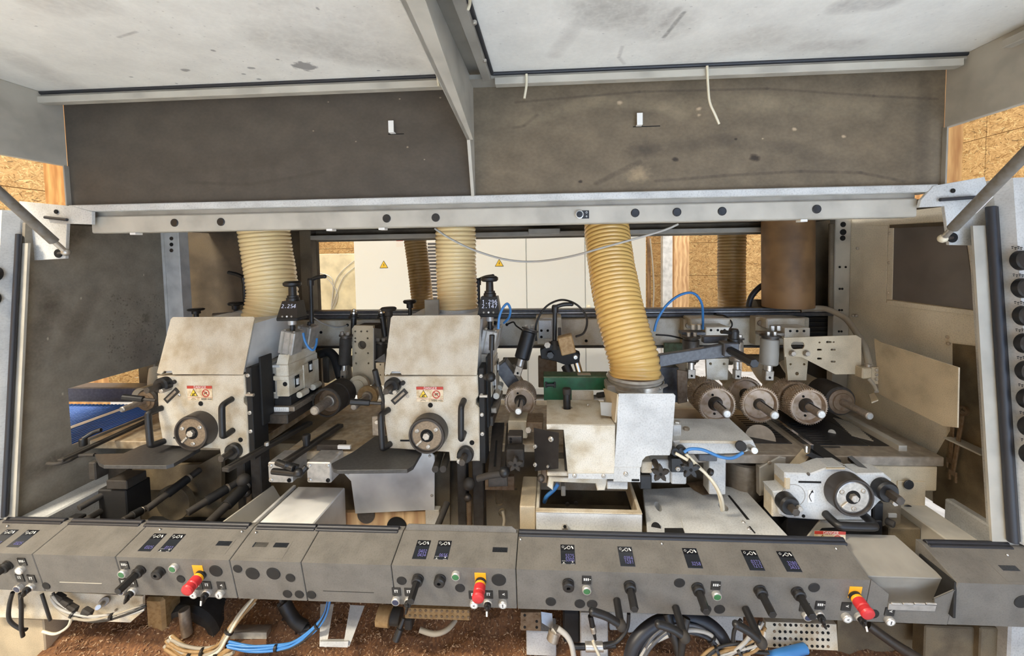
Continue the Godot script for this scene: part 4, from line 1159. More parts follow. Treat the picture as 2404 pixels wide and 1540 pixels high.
func blank(t: Node, px: float, py: float) -> void:
	put(MB.new().box(TF(px, py) + nT * 0.0003, Vector3(0.05, 0.017, 0.001), 0.0002, bT), "blank_window", M.screen, t)
func outline(t: Node, px: float, py: float, w: float, h: float) -> void:
	put(MB.new().box(TF(px, py) + nT * 0.0004, Vector3(w, h, 0.0008), 0.0003, bT), "cover_plate", M.console, t)
func folded_crank(t: Node, px: float, py: float, out: float, arm: Vector3) -> void:
	var c := FF(px, py)
	var o := put(MB.new().cyl(c, c + nF * out, 0.0115, 16), "crank_shaft", M.black, t)
	var e := c + nF * out
	put(MB.new().ball(e, 0.0165), "crank_joint", M.black_dusty, o)
	put(MB.new().tube(spline([e, e + arm * 0.5 + Vector3(0, 0.006, 0.0), e + arm], 5), 0.0112, 12, []), "crank_arm", M.black, o)
	put(MB.new().ball(e + arm, 0.0114), "crank_end", M.black, o)

func console_body(called: String, label: String, x0: float, x1: float, lip := false) -> Node3D:
	var t := thing(called, label, "console", Vector3((x0 + x1) * 0.5, C_FOOT.x, -1.28), "operator console sections")
	var g := 0.0012
	var sec := [C_BEND, C_FOOT, Vector2(C_FOOT.x, 1.36), Vector2(C_BACK.x - 0.002, 1.36), C_BACK]
	var pts := []
	for q in sec: pts.append(Vector3(x0 + g, q.x, -q.y))
	put(MB.new().prism(pts, Vector3(x1 - x0 - 2 * g, 0, 0), 0.0016), "housing", M.console, t)
	if lip:
		var l := MB.new().prism([Vector3(x0 + 0.008, C_BACK.x, -1.338), Vector3(x0 + 0.008, C_BACK.x + 0.012, -1.340), Vector3(x0 + 0.016, C_BACK.x + 0.019, -1.341), Vector3(x1 - 0.022, C_BACK.x + 0.019, -1.341), Vector3(x1 - 0.008, C_BACK.x + 0.008, -1.340), Vector3(x1 - 0.008, C_BACK.x, -1.338)], Vector3(0, 0, -0.003))
		put(l, "rear_lip", M.console, t)
	return t
func seal_strip(t: Node, xa: float, xb: float) -> void:
	var b := MB.new()
	b.cyl(Vector3(xa, C_BACK.x - 0.001, -1.343), Vector3(xb, C_BACK.x - 0.001, -1.343), 0.0095, 12)
	b.cyl(Vector3(xa, C_BACK.x - 0.003, -1.330), Vector3(xb, C_BACK.x - 0.003, -1.330), 0.006, 10)
	put(b, "rubber_seal", M.rubber, t)
func bx(px: float, py: float) -> float:
	return P(px, py, C_BEND.y).x

func console() -> void:
	nF = Vector3(0, -(C_FOOT.y - C_BEND.y), C_BEND.x - C_FOOT.x).normalized()
	nT = Vector3(0, C_BACK.y - C_BEND.y, C_BACK.x - C_BEND.x).normalized()
	bF = Basis(Vector3.RIGHT, nF.cross(Vector3.RIGHT), nF)
	bT = Basis(Vector3.RIGHT, nT.cross(Vector3.RIGHT), nT)
	var s := [bx(-420, 1290), bx(75, 1300), bx(270, 1305), bx(538, 1313), bx(706, 1319), bx(918, 1326), bx(1211, 1336), bx(2046, 1362), bx(2247, 1374), bx(2700, 1390)]
	# section A, at the outfeed end
	var a := console_body("console_section", "grey console section beside the cream end housing with two slanted displays", s[0], s[1])
	display(a, 5, 1263, ["", "0325"]); display(a, 55, 1264, ["", "0325"])
	crank(a, 20, 1326)
	key_plate(a, 53, 1318, "roll"); push_button(a, 52, 1335, M.white_plastic)
	key_plate(a, 48, 1356); push_button(a, 48, 1377, M.btn_blue)
	key_plate(a, 75, 1358); selector(a, 75, 1376, M.black, -0.5)
	seal_strip(a, P(14, 1232, 1.335).x, P(150, 1234, 1.335).x)
	var b := console_body("console_section", "plain grey console section with a long slot line", s[1], s[2])
	plug(b, 109, 1375, 0.0145)
	put(MB.new().box(FF(190, 1368) + nF * 0.0006, Vector3(0.155, 0.0022, 0.0014), 0.0, bF), "fold_line", M.paint_frame, b)
	seal_strip(b, P(166, 1234, 1.335).x, P(332, 1238, 1.335).x)
	var c := console_body("console_section", "grey console section with a red stop button between two crank handles and the sooty end", s[2], s[3])
	display(c, 358, 1273, ["", "0325"]); display(c, 404, 1274, ["", "0111"], true)
	outline(c, 521, 1283, 0.062, 0.052); blank(c, 526, 1276)
	key_plate(c, 293, 1326, "roll"); push_button(c, 292, 1343, M.btn_green)
	crank(c, 331, 1337)
	key_plate(c, 291, 1366); push_button(c, 289, 1383, M.btn_blue)
	key_plate(c, 313, 1368); selector(c, 314, 1386, M.black, -0.4)
	crank(c, 377, 1340, false); push_button(c, 411, 1330, M.btn_green)
	plug(c, 425, 1359, 0.0148); plug(c, 507, 1340, 0.0225)
	estop(c, 466, 1339, 473, 1348)
	key_plate(c, 466, 1374); push_button(c, 459, 1391, M.white_plastic, "<")
	key_plate(c, 487, 1373); selector(c, 489, 1389, M.white_plastic, -0.25)
	key_plate(c, 520, 1374, "arc"); push_button(c, 519, 1391, M.white_plastic, "I")
	seal_strip(c, P(342, 1237, 1.335).x, P(584, 1242, 1.335).x)
	var d := console_body("console_section", "grey console section with seven round blanking plugs", s[3], s[4])
	outline(d, 634, 1289, 0.125, 0.062); blank(d, 612, 1279); blank(d, 660, 1280)
	for q in [[558, 1335, 0.0155], [593, 1346, 0.0235], [642, 1346, 0.0235], [682, 1356, 0.0162], [675, 1394, 0.0158], [703, 1395, 0.0158], [731, 1396, 0.0162]]: plug(d, q[0], q[1], q[2])
	seal_strip(d, P(604, 1241, 1.335).x, P(741, 1246, 1.335).x)
	var e := console_body("console_section", "bare grey console section with a thin cover seam", s[4], s[5])
	put(MB.new().box(FF(818, 1389) + nF * 0.0004, Vector3(0.172, 0.0012, 0.001), 0.0, bF), "seam", M.black_matt, e)
	seal_strip(e, P(744, 1245, 1.335).x, P(936, 1251, 1.335).x)
	var f := console_body("console_section", "grey console section with red stop button and raised back lip", s[5], s[6], true)
	display(f, 990, 1290, ["0402", "0434"]); display(f, 1040, 1291, ["", "0656"], true)
	outline(f, 1174, 1294, 0.066, 0.056); blank(f, 1174, 1291)
	plug(f, 943, 1363, 0.0162); plug(f, 1080, 1380, 0.0162); plug(f, 1171, 1361, 0.0232)
	crank(f, 982, 1357); crank(f, 1034, 1358, false); push_button(f, 1071, 1348, M.btn_green)
	key_plate(f, 931, 1388); push_button(f, 931, 1407, M.btn_blue)
	key_plate(f, 960, 1389); selector(f, 961, 1408, M.black, -0.2)
	estop(f, 1128, 1357, 1129, 1364)
	key_plate(f, 1111, 1396); push_button(f, 1114, 1414, M.white_plastic, "<")
	key_plate(f, 1147, 1395); selector(f, 1146, 1412, M.white_plastic, -0.05)
	key_plate(f, 1181, 1395, "arc"); push_button(f, 1181, 1414, M.white_plastic, "I")
	var g := console_body("console_section", "longest grey console section with five displays and four hex stems", s[6], s[7])
	display(g, 1333, 1301, ["5375", "5300"], true); display(g, 1470, 1306, ["0394", "1281"]); display(g, 1625, 1310, ["", "3258"]); display(g, 1767, 1315, ["0373", "1212"]); display(g, 1852, 1318, ["3280", "3433"])
	for q in [[1478, 1373], [1637, 1378], [1783, 1384], [1871, 1388]]: crank(g, q[0], q[1])
	crank(g, 1334, 1368, false)
	key_plate(g, 1377, 1361, "roll"); push_button(g, 1377, 1381, M.btn_green)
	key_plate(g, 1680, 1374, "roll"); push_button(g, 1681, 1394, M.btn_green)
	for q in [[1293, 1412], [1361, 1417], [1390, 1418], [1595, 1368], [1657, 1430], [1689, 1430], [1911, 1379], [2050, 1441]]: plug(g, q[0], q[1], 0.0168)
	key_plate(g, 1888, 1425); push_button(g, 1893, 1442, M.btn_blue)
	key_plate(g, 1925, 1420, "roll"); selector(g, 1921, 1440, M.black, 0.35)
	estop(g, 2007, 1390, 2005, 1397)
	key_plate(g, 1986, 1423, "arc"); push_button(g, 1985, 1446, M.white_plastic, "<")
	selector(g, 2016, 1445, M.white_plastic, 0.3)
	key_plate(g, 2088, 1435, "arc"); push_button(g, 2085, 1453, M.white_plastic, "I")
	folded_crank(g, 1448, 1408, 0.075, Vector3(-0.085, 0.05, 0.012))
	folded_crank(g, 1586, 1425, 0.085, Vector3(-0.075, 0.035, 0.0))
	folded_crank(g, 1750, 1428, 0.095, Vector3(-0.07, 0.05, 0.0))
	seal_strip(g, P(1218, 1257, 1.335).x, P(1985, 1276, 1.335).x)
	for sc in [[18, 1236, a], [376, 1244, c], [568, 1249, c], [601, 1251, d], [1222, 1267, g], [1553, 1277, g], [1962, 1289, g]]:
		put(MB.new().ball(TF(sc[0], sc[1]) + nT * 0.002, 0.0045), "cap_screw", M.chrome, sc[2])
	# open chute between the last two sections
	var x0: float = s[7]; var x1: float = s[8]
	var h := thing("console_chute", "open cream chute between the last two console sections", "console", Vector3((x0 + x1) * 0.5, 0.55, -1.3))
	var fy := 0.64
	put(MB.new().hexa([Vector3(x0, fy, -1.262), Vector3(x1, fy, -1.262), Vector3(x1 - 0.03, 0.675, -1.40), Vector3(x0 + 0.02, 0.675, -1.40)], [Vector3(x0, fy - 0.004, -1.262), Vector3(x1, fy - 0.004, -1.262), Vector3(x1 - 0.03, 0.671, -1.40), Vector3(x0 + 0.02, 0.671, -1.40)]), "slide", M.sheet_grey, h)
	put(MB.new().hexa([Vector3(x0, fy, -1.262), Vector3(x1, fy, -1.262), Vector3(x1, C_FOOT.x, -1.30), Vector3(x0, C_FOOT.x, -1.30)], [Vector3(x0, fy, -1.266), Vector3(x1, fy, -1.266), Vector3(x1, C_FOOT.x, -1.304), Vector3(x0, C_FOOT.x, -1.304)]), "inner_face", M.sheet_grey, h)
	put(MB.new().prism([Vector3(x0, C_BEND.x, -1.2205), FF(2087, 1395), FF(2084, 1414), FF(2193, 1418), FF(2194, 1405), FF(2242, 1384), Vector3(x1, C_FOOT.x, -C_FOOT.y), Vector3(x0, C_FOOT.x, -C_FOOT.y)], -nF * 0.003), "front_sheet", M.console, h)
	put(MB.new().box(FF(2139, 1424) + nF * 0.002, Vector3(0.135, 0.022, 0.003), 0.001, bF), "hinge_leaf", M.alu, h)
	for i in 4: put(MB.new().cyl(FF(2090 + i * 27, 1414) + nF * 0.003, FF(2115 + i * 27, 1415) + nF * 0.003, 0.003, 8), "hinge_knuckle", M.steel, h)
	var k := console_body("console_section", "grey console section at the end housing with the round black knobs", s[8], s[9])
	outline(k, 2375, 1338, 0.095, 0.07); blank(k, 2369, 1334)
	plug(k, 2400, 1412, 0.023)
	put(MB.new().lohi(Vector3(s[8] - 0.004, C_FOOT.x + 0.04, -1.224), Vector3(s[8] + 0.004, C_BEND.x - 0.002, -1.34), 0.001), "end_edge", M.black_matt, k)
	seal_strip(k, P(2176, 1291, 1.335).x, P(2372, 1299, 1.335).x)
	put(MB.new().ball(TF(2364, 1304) + nT * 0.002, 0.0045), "cap_screw", M.chrome, k)

# ---------------------------------------------------------------- small machine elements
func danger_sign(parent: Node, c: Vector3, w: float, speed := true) -> void:
	var h := w * 0.56
	var o := put(MB.new().box(c, Vector3(w, h, 0.0012), 0.0002), "danger_label", M.sign_cream, parent, "red and cream danger label")
	var z := Vector3(0, 0, 0.0009)
	put(MB.new().box(c + z + Vector3(0, h * 0.41, 0), Vector3(w, h * 0.19, 0.0006), 0.0), "header", M.sign_red, o)
	words("DANGER", c + Vector3(w * 0.02, h * 0.41, 0.0015), h * 0.17, o, M.white_plastic)
	warn(o, c + z + Vector3(-w * 0.24, -h * 0.02, 0), w * 0.32, "hand")
	put(MB.new().lathe(c + z + Vector3(w * 0.24, 0.0, 0), Vector3.BACK, [[0, w * 0.115], [0.0005, w * 0.115], [0.0005, w * 0.15], [0, w * 0.15]], 24), "prohibition_ring", M.sign_red, o)
	put(MB.new().box(c + z + Vector3(w * 0.24, 0, 0.0004), Vector3(w * 0.24, w * 0.028, 0.0004), 0.0, Basis(Vector3.BACK, -0.75)), "prohibition_bar", M.sign_red, o)
	var hd := MB.new()
	hd.box(c + z + Vector3(w * 0.23, -0.01 * w, 0.0001), Vector3(w * 0.12, w * 0.03, 0.0003), 0.0, Basis(Vector3.BACK, 0.3)); hd.box(c + z + Vector3(w * 0.26, 0.04 * w, 0.0001), Vector3(w * 0.09, w * 0.02, 0.0003), 0.0, Basis(Vector3.BACK, -0.2))
	put(hd, "hand_symbol", M.ink, o)
	put(MB.new().box(c + z + Vector3(0, -h * 0.3, 0), Vector3(w, 0.0007, 0.0004), 0.0), "rule", M.sign_red, o)
	if speed: words("6000 min", c + Vector3(w * 0.26, -h * 0.4, 0.0015), h * 0.13, o, M.ink)
	put(MB.new().tube(spline([c + z + Vector3(-w * 0.36, -h * 0.44, 0), c + z + Vector3(-w * 0.27, -h * 0.37, 0), c + z + Vector3(-w * 0.16, -h * 0.43, 0)], 5), 0.0007, 5), "turn_arrow", M.ink, o)
func bow_handle(parent: Node, a: Vector3, b: Vector3, out: Vector3, r := 0.0115) -> void:
	var u := (b - a).normalized()
	var k := out.length() * 0.75
	put(MB.new().tube(spline([a, a + out * 0.55, a + out * 0.92 + u * k * 0.12, a + out + u * k * 0.6, b + out - u * k * 0.6, b + out * 0.92 - u * k * 0.12, b + out * 0.55, b], 6), r, 14), "bow_handle", M.black, parent)
func shaft_knob(parent: Node, c: Vector3, r: float, len_: float, sl: float, bolt: Vector3) -> void:
	var z := Vector3(0, 0, 1)
	var o := put(MB.new().lathe(c, z, [[0, r], [len_ * 0.8, r], [len_, r * 0.86], [len_, 0]], 24), "clamp_knob", M.black, parent)
	put(MB.new().nut(c + z * len_, c + z * (len_ + sl), r * 0.42, 6), "hex_shaft", M.steel_dark, o)
	put(MB.new().nut(c + bolt, c + bolt + z * (len_ + 0.012), r * 0.3, 6), "bolt", M.steel, o)
func bearing(parent: Node, c: Vector3, r: float, len_: float, fm: Material) -> void:
	var z := Vector3(0, 0, 1)
	var o := put(MB.new().lathe(c, z, [[0, r * 1.02], [len_ - 0.006, r], [len_, r * 0.96], [len_, r * 0.88], [len_ - 0.008, r * 0.85], [len_ - 0.010, r * 0.5], [len_ - 0.01, 0]], 40), "bearing_ring", M.ring_dark, parent)
	var f := c + z * (len_ - 0.0095)
	put(MB.new().lathe(f, z, [[0, r * 0.8], [0.002, r * 0.8], [0.003, r * 0.76], [0.003, r * 0.36], [0, r * 0.34]], 36), "face_disc", fm, o)
	put(MB.new().lathe(f, z, [[0, r * 0.36], [0.0025, r * 0.36], [0.0005, r * 0.2], [0.0005, 0]], 24), "bore", M.hole, o)
	put(MB.new().nut(f, f + z * 0.014, r * 0.2, 6), "spindle_nut", M.steel, o)
	for i in 3:
		var a := 0.6 + TAU * i / 3
		put(screw(MB.new(), f + Vector3(cos(a), sin(a), 0) * r * 0.6 + z * 0.003, r * 0.12, z, 0.004), "screw", M.steel, o)
	put(MB.new().box(f + Vector3(-r * 0.42, -r * 0.38, 0.006), Vector3(r * 0.42, r * 0.13, 0.006), 0.002, Basis(Vector3.BACK, 0.75)), "key", M.steel, o)

# ---------------------------------------------------------------- horizontal spindle units
func spindle_unit() -> Node3D:
	var d := 1.5
	var z := Vector3(0, 0, 1)
	var t := thing("spindle_unit", "cream spindle unit with danger label and tilted cover beside the knurled roller and green plate", "machine unit", P(1010, 1085, 1.6))
	put(MB.new().prism(pz([901, 884, 1121, 881, 1123, 930, 1117, 938, 1117, 950, 1125, 958, 1126, 1083, 1056, 1083, 1054, 1062, 912, 1053, 902, 985], d), Vector3(0, 0, -0.055), 0.0035), "face_plate", M.paint_dirty, t)
	# black guide with bolts, and the body running back
	var gx := P(1124, 960, d).x
	var yT := P(1124, 865, d).y; var yB := P(1124, 1090, d).y
	put(MB.new().lohi(Vector3(gx, yB, -d - 0.006), Vector3(gx + 0.022, yT, -d - 0.09), 0.002), "dovetail_guide", M.black_matt, t)
	put(MB.new().lohi(Vector3(gx + 0.022, yB + 0.12, -d - 0.05), Vector3(gx + 0.03, yT + 0.03, -d - 0.12), 0.002), "slide_block", M.black_matt, t)
	for i in 4: put(screw(MB.new(), Vector3(gx + 0.011, yT - 0.03 - i * 0.075, -d - 0.006), 0.008, z, 0.006), "cap_screw", M.steel, t)
	put(MB.new().lohi(Vector3(P(925, 960, d).x, yB + 0.06, -d - 0.056), Vector3(gx - 0.06, yT + 0.02, -2.0), 0.006), "motor_housing", M.patch_brown, t)
	# tilted splash cover and the suction box behind it
	var b0 := P(902, 880, 1.497); var b1 := P(1120, 884, 1.497); var t1 := P(1124, 740, 1.567); var t0 := P(918, 741, 1.567)
	var cv := MB.new()
	var up := (t0 - b0)
	var rt := Vector3(1, 0, 0)
	var w := b1.x - b0.x
	var n0 := up.cross(rt).normalized() * 0.004
	var sheet := [b0 + up * 0.0 + rt * 0.068 + up * 0.0, b0 + rt * w, b0 + rt * w + up * 0.97, b0 + rt * (w - 0.006) + up, b0 + rt * 0.008 + up, b0 + up * 0.96, b0 + up * 0.02, b0 + rt * 0.02 + up * 0.0, b0 + rt * 0.028 + up * 0.055, b0 + rt * 0.06 + up * 0.055]
	cv.prism([sheet[0], sheet[1], sheet[2], sheet[3], sheet[4], sheet[5], sheet[6], sheet[7], sheet[8], sheet[9]], n0 if n0.z < 0 else -n0, 0.0006)
	put(cv, "splash_cover", M.paint_dirty, t)
	put(MB.new().hexa([b0 + Vector3(0.02, 0, -0.02), b1 + Vector3(-0.004, 0.01, -0.02), t1 + Vector3(-0.004, -0.03, -0.01), t0 + Vector3(0.02, -0.03, -0.01)], [b0 + Vector3(0.02, 0.03, -0.36), b1 + Vector3(-0.004, 0.03, -0.28), t1 + Vector3(-0.004, -0.02, -0.26), t0 + Vector3(0.02, -0.02, -0.36)]), "suction_box", M.paint_white, t)
	put(MB.new().lohi(b1 + Vector3(-0.01, -0.002, -0.06), b1 + Vector3(0.03, 0.02, -0.34), 0.002), "box_flange", M.sheet_grey, t)
	var hc := Vector3(P(1076, 752, 1.86).x, t0.y - 0.03, -1.86)
	put(MB.new().lathe(hc, Vector3.UP, [[0, 0.098], [0.02, 0.098], [0.02, 0.09], [0.0, 0.09]], 32), "hose_spigot", M.paint_clean, t)
	# things on the face
	shaft_knob(t, P(925, 903, d), R(19, d), 0.03, 0.05, Vector3(0.018, -0.016, 0))
	shaft_knob(t, P(1094, 1064, d), R(20, d), 0.022, 0.05, Vector3(-0.02, -0.016, 0))
	put(MB.new().cyl(P(947, 898, d), P(947, 898, d) + Vector3(0, 0, 0.012), R(5.5, d), 14), "pin", M.black, t)
	for q in [[1010.6, 951, 6], [1108, 1039, 6], [1075, 1073, 3]]: put(MB.new().cyl(P(q[0], q[1], d), P(q[0], q[1], d) + Vector3(0, 0, 0.002), R(q[2], d), 16), "bore", M.hole, t)
	put(MB.new().box(P(938, 931, d) + z * 0.001, Vector3(R(46, d), R(15, d), 0.004), 0.001, Basis(Vector3.BACK, 0.72)), "sight_slot", M.black, t)
	put(MB.new().box(P(938, 931, d) + z * 0.003, Vector3(R(34, d), R(6, d), 0.002), 0.0005, Basis(Vector3.BACK, 0.72)), "scale_strip", M.steel_dull, t)
	put(screw(MB.new(), P(957, 930, d), 0.006), "screw", M.steel, t)
	put(MB.new().box(P(952, 1034, d) + z * 0.0008, Vector3(R(26, d), R(4, d), 0.002), 0.0), "slit", M.hole, t)
	danger_sign(t, P(1009.5, 925.5, d) + z * 0.001, R(66, d))
	bearing(t, P(1010, 1011, d), R(44, d), 0.05, M.bearing_face)
	bow_handle(t, P(912, 962, d), P(916, 1042, d), Vector3(-0.012, 0, 0.045))
	bow_handle(t, P(1089, 940, d), P(1089, 1016, d), Vector3(0.0, -0.006, 0.05))
	put(MB.new().tube([P(1126, 930, d), P(1126, 930, d) + Vector3(0.03, 0, 0)], 0.006, 10), "stop_pin", M.steel, t)
	# lifting columns below with a threaded spindle and ball knob
	for q in [[1072, 1093], [1108, 1134]]:
		put(MB.new().lohi(Vector3(P(q[0], 1100, 1.56).x, 0.47, -1.56), Vector3(P(q[1], 1100, 1.56).x, yB, -1.62), 0.004), "lifting_column", M.black_dusty, t)
	put(MB.new().ball(P(1101, 1136, 1.53), R(15, 1.53), 20), "ball_knob", M.black_dusty, t)
	var sp := []; var sr := []
	for i in 60:
		sp.append(P(1101, 1180, 1.57) + Vector3(0, 0.02 - i * 0.004, 0)); sr.append(0.011 + 0.002 * (i % 2))
	put(MB.new().tube(sp, 0.01, 12, sr), "lifting_screw", M.rust_steel, t)
	put(MB.new().ball(P(1098, 1168, 1.56), 0.016, 14), "screw_head", M.steel_dark, t)
	return t

# pressure element with two air cylinders, drawn where the outfeed one stands
func pressure_element() -> Node3D:
	var d := 1.62
	var x1 := P(677, 900, d).x; var x0 := P(642, 890, d).x
	var yt := P(677, 856, d).y; var yb := P(674, 948, d).y
	var t := thing("pressure_element", "cream pressure element with two air cylinders beside the outfeed spindle unit", "machine unit", Vector3(x1, yb, -1.7), "pressure elements")
	var zf := 1.84
	put(MB.new().lohi(Vector3(x0 + 0.01, yb + 0.03, -d), Vector3(x1, yt, -zf), 0.004), "body", M.paint, t)
	put(MB.new().lohi(Vector3(x0, yb + 0.10, -d + 0.004), Vector3(x1 + 0.003, yb + 0.12, -zf + 0.03), 0.003), "step", M.paint, t)
	put(MB.new().lohi(Vector3(x1, yb + 0.02, -d - 0.1), Vector3(x1 + 0.006, yt - 0.03, -zf + 0.004), 0.002), "side_plate", M.paint, t)
	put(MB.new().lohi(Vector3(x0 - 0.02, yt - 0.012, -d + 0.002), Vector3(x0 + 0.03, yt - 0.002, -d - 0.03), 0.001), "tab", M.paint_clean, t)
	put(MB.new().lohi(Vector3(x0 - 0.012, yb + 0.02, -d - 0.004), Vector3(x0 + 0.012, yt - 0.01, -d - 0.05), 0.002), "slotted_strap", M.sheet_grey, t)
	put(MB.new().lohi(Vector3(x0 - 0.004, yb + 0.05, -d), Vector3(x0 + 0.004, yt - 0.04, -d - 0.05), 0.0015), "strap_slot", M.hole, t)
	# upper cap, cylinders leaning away
	var tilt := Basis(Vector3.BACK, -0.2)
	put(MB.new().hexa([Vector3(x0 + 0.012, yt, -d - 0.005), Vector3(x1 - 0.002, yt, -d - 0.005), Vector3(x1 + 0.002, yt + 0.04, -d - 0.012), Vector3(x0 + 0.02, yt + 0.04, -d - 0.012)], [Vector3(x0 + 0.012, yt, -zf + 0.01), Vector3(x1 - 0.002, yt, -zf + 0.01), Vector3(x1 + 0.002, yt + 0.04, -zf + 0.02), Vector3(x0 + 0.02, yt + 0.04, -zf + 0.02)]), "cap", M.paint, t)
	for i in 2:
		var c := Vector3(x1 - 0.012, yt + 0.088, -d - 0.05 - i * 0.115)
		var o := put(MB.new().box(c, Vector3(0.064, 0.1, 0.074), 0.004, tilt), "air_cylinder", M.alu, t)
		for k in [-1, 1]: put(MB.new().box(c + tilt * Vector3(k * 0.014, 0, 0.0375), Vector3(0.006, 0.098, 0.002), 0.0, tilt), "groove", M.sheet_grey, o)
		for kx in [-1, 1]:
			for kz in [-1, 1]: put(MB.new().cyl(c + tilt * Vector3(kx * 0.02, 0.05, kz * 0.024), c + tilt * Vector3(kx * 0.02, 0.054, kz * 0.024), 0.006, 10), "cap_screw", M.steel, o)
		put(MB.new().nut(c + tilt * Vector3(0.0, 0.049, 0.0), c + tilt * Vector3(0.0, 0.066, 0.0), 0.008, 6), "air_fitting", M.black, o)
	# roller windows on the long side
	for q in [[-d - 0.05, yt - 0.085], [-d - 0.15, yt - 0.05]]:
		put(MB.new().lohi(Vector3(x1 + 0.0055, q[1] - 0.025, q[0] - 0.015), Vector3(x1 + 0.0075, q[1] + 0.025, q[0] + 0.015), 0.0005), "window", M.hole, t)
		put(MB.new().cyl(Vector3(x1 + 0.004, q[1] - 0.015, q[0]), Vector3(x1 + 0.004, q[1] + 0.012, q[0]), 0.010, 14), "roller", M.paint_clean, t)
	for i in 2: put(MB.new().cyl(Vector3(x1 + 0.012, yb + 0.02, -d - 0.05 - i * 0.1), Vector3(x1 + 0.012, yb + 0.02, -d - 0.105 - i * 0.1), 0.014, 14), "press_roller", M.paint, t)
	put(MB.new().cyl(Vector3(x1 - 0.014, yb + 0.085, -d), Vector3(x1 - 0.014, yb + 0.085, -d + 0.003), 0.0095, 16), "bore", M.hole, t)
	put(MB.new().cyl(Vector3(x0 - 0.06, yb + 0.045, -d - 0.01), Vector3(x0 + 0.005, yb + 0.045, -d - 0.01), 0.0065, 12), "locking_pin", M.white_tube, t)
	# shoe carrier with a scale
	put(MB.new().lohi(Vector3(x0 - 0.02, yb - 0.035, -d + 0.0), Vector3(x1 + 0.02, yb - 0.012, -zf), 0.003), "shoe_carrier", M.steel_dull, t)
	put(MB.new().lohi(Vector3(x0 - 0.02, yb - 0.034, -d + 0.001), Vector3(x1 - 0.002, yb - 0.014, -d + 0.003), 0.0), "scale", M.white_plastic, t)
	put(MB.new().lohi(Vector3(x0 - 0.01, yb - 0.012, -d - 0.01), Vector3(x1, yb + 0.03, -zf), 0.003), "spring_block", M.black_matt, t)
	put(MB.new().lohi(Vector3(x0 - 0.03, yb - 0.075, -d + 0.03), Vector3(x1 + 0.01, yb - 0.036, -zf), 0.003), "pressure_shoe", M.steel_dark, t)
	for i in 8: put(MB.new().box(Vector3(x0 - 0.012 + i * 0.0085, yb - 0.022, -d + 0.0035), Vector3(0.0006, 0.008 if i % 2 else 0.012, 0.0003), 0.0), "scale_mark", M.ink, t)
	return t
func counter(lines: Array, c: Vector3, label: String) -> Node3D:
	var t := thing("position_counter", label, "indicator", c + Vector3(0, -0.09, 0), "digital position counters")
	var ti := Basis(Vector3.RIGHT, -0.35)
	var h := MB.new()
	h.hexa([c + Vector3(-0.045, -0.04, 0.03), c + Vector3(0.045, -0.04, 0.03), c + Vector3(0.034, 0.028, 0.006), c + Vector3(-0.034, 0.028, 0.006)], [c + Vector3(-0.045, -0.04, -0.04), c + Vector3(0.045, -0.04, -0.04), c + Vector3(0.034, 0.028, -0.04), c + Vector3(-0.034, 0.028, -0.04)])
	put(h, "housing", M.black, t)
	put(MB.new().box(c + Vector3(0, -0.046, -0.004), Vector3(0.092, 0.014, 0.074), 0.003), "base", M.black_matt, t)
	for i in lines.size(): words(lines[i], c + Vector3(0.004, 0.008 - i * 0.017, 0.0205 + i * 0.0065), 0.016, t, M.digits_white, ti, "digits", true)
	for i in 3: put(MB.new().cyl(c + Vector3(-0.02 + i * 0.02, -0.034, 0.027), c + Vector3(-0.02 + i * 0.02, -0.034, 0.031), 0.004, 10), "key_button", M.white_plastic if i == 1 else M.sheet_grey, t)
	var k := c + Vector3(0, 0.028, -0.016)
	put(MB.new().lathe(k, Vector3.UP, [[0, 0.026], [0.012, 0.026], [0.014, 0.022], [0.022, 0.022], [0.022, 0.016], [0.06, 0.015], [0.062, 0.03], [0.068, 0.036], [0.078, 0.036], [0.084, 0.028], [0.084, 0]], 26), "hand_knob", M.black, t)
	put(MB.new().cyl(c + Vector3(0, -0.053, -0.004), c + Vector3(0, -0.075, -0.004), 0.017, 16), "collar", M.alu, t)
	put(MB.new().cyl(c + Vector3(0, -0.07, -0.004), c + Vector3(0, -0.19, -0.004), 0.010, 14), "drive_shaft", M.black, t)
	return t
func clamp_lever(foot: Vector3, top: Vector3, tip: Vector3, label: String) -> void:
	var t := thing("clamp_lever", label, "lever", foot, "black clamping levers")
	put(MB.new().cyl(foot, top, 0.010, 14), "stem", M.black, t)
	put(MB.new().lathe(top + Vector3(0, -0.03, 0), Vector3.UP, [[0, 0.0], [0, 0.0145], [0.025, 0.0155], [0.034, 0.012], [0.034, 0]], 18), "hub", M.black, t)
	put(MB.new().tube(spline([top + Vector3(0, -0.006, 0), top.lerp(tip, 0.5) + Vector3(0, 0.002, 0), tip], 6), 0.009, 10), "handle", M.black, t)
	put(MB.new().ball(tip, 0.0095, 12), "end", M.black, t)
func mushroom_knob(c: Vector3, r: float, h: float, label: String, m: Material) -> void:
	var lo := Vector3(c.x, TAB + 0.001, c.z)
	solo(MB.new().cyl(lo, c + Vector3(0, -h * 0.9, 0), r * 0.26, 12).lathe(c + Vector3(0, -h, 0), Vector3.UP, [[0, 0], [0, r * 0.28], [h * 0.45, r * 0.28], [h * 0.5, r * 0.5], [h * 0.75, r * 0.5], [h * 0.8, r * 0.9], [h * 0.92, r], [h * 0.99, r * 0.85], [h, 0]], 24), "hand_knob", m, label, "knob", "black mushroom knobs")
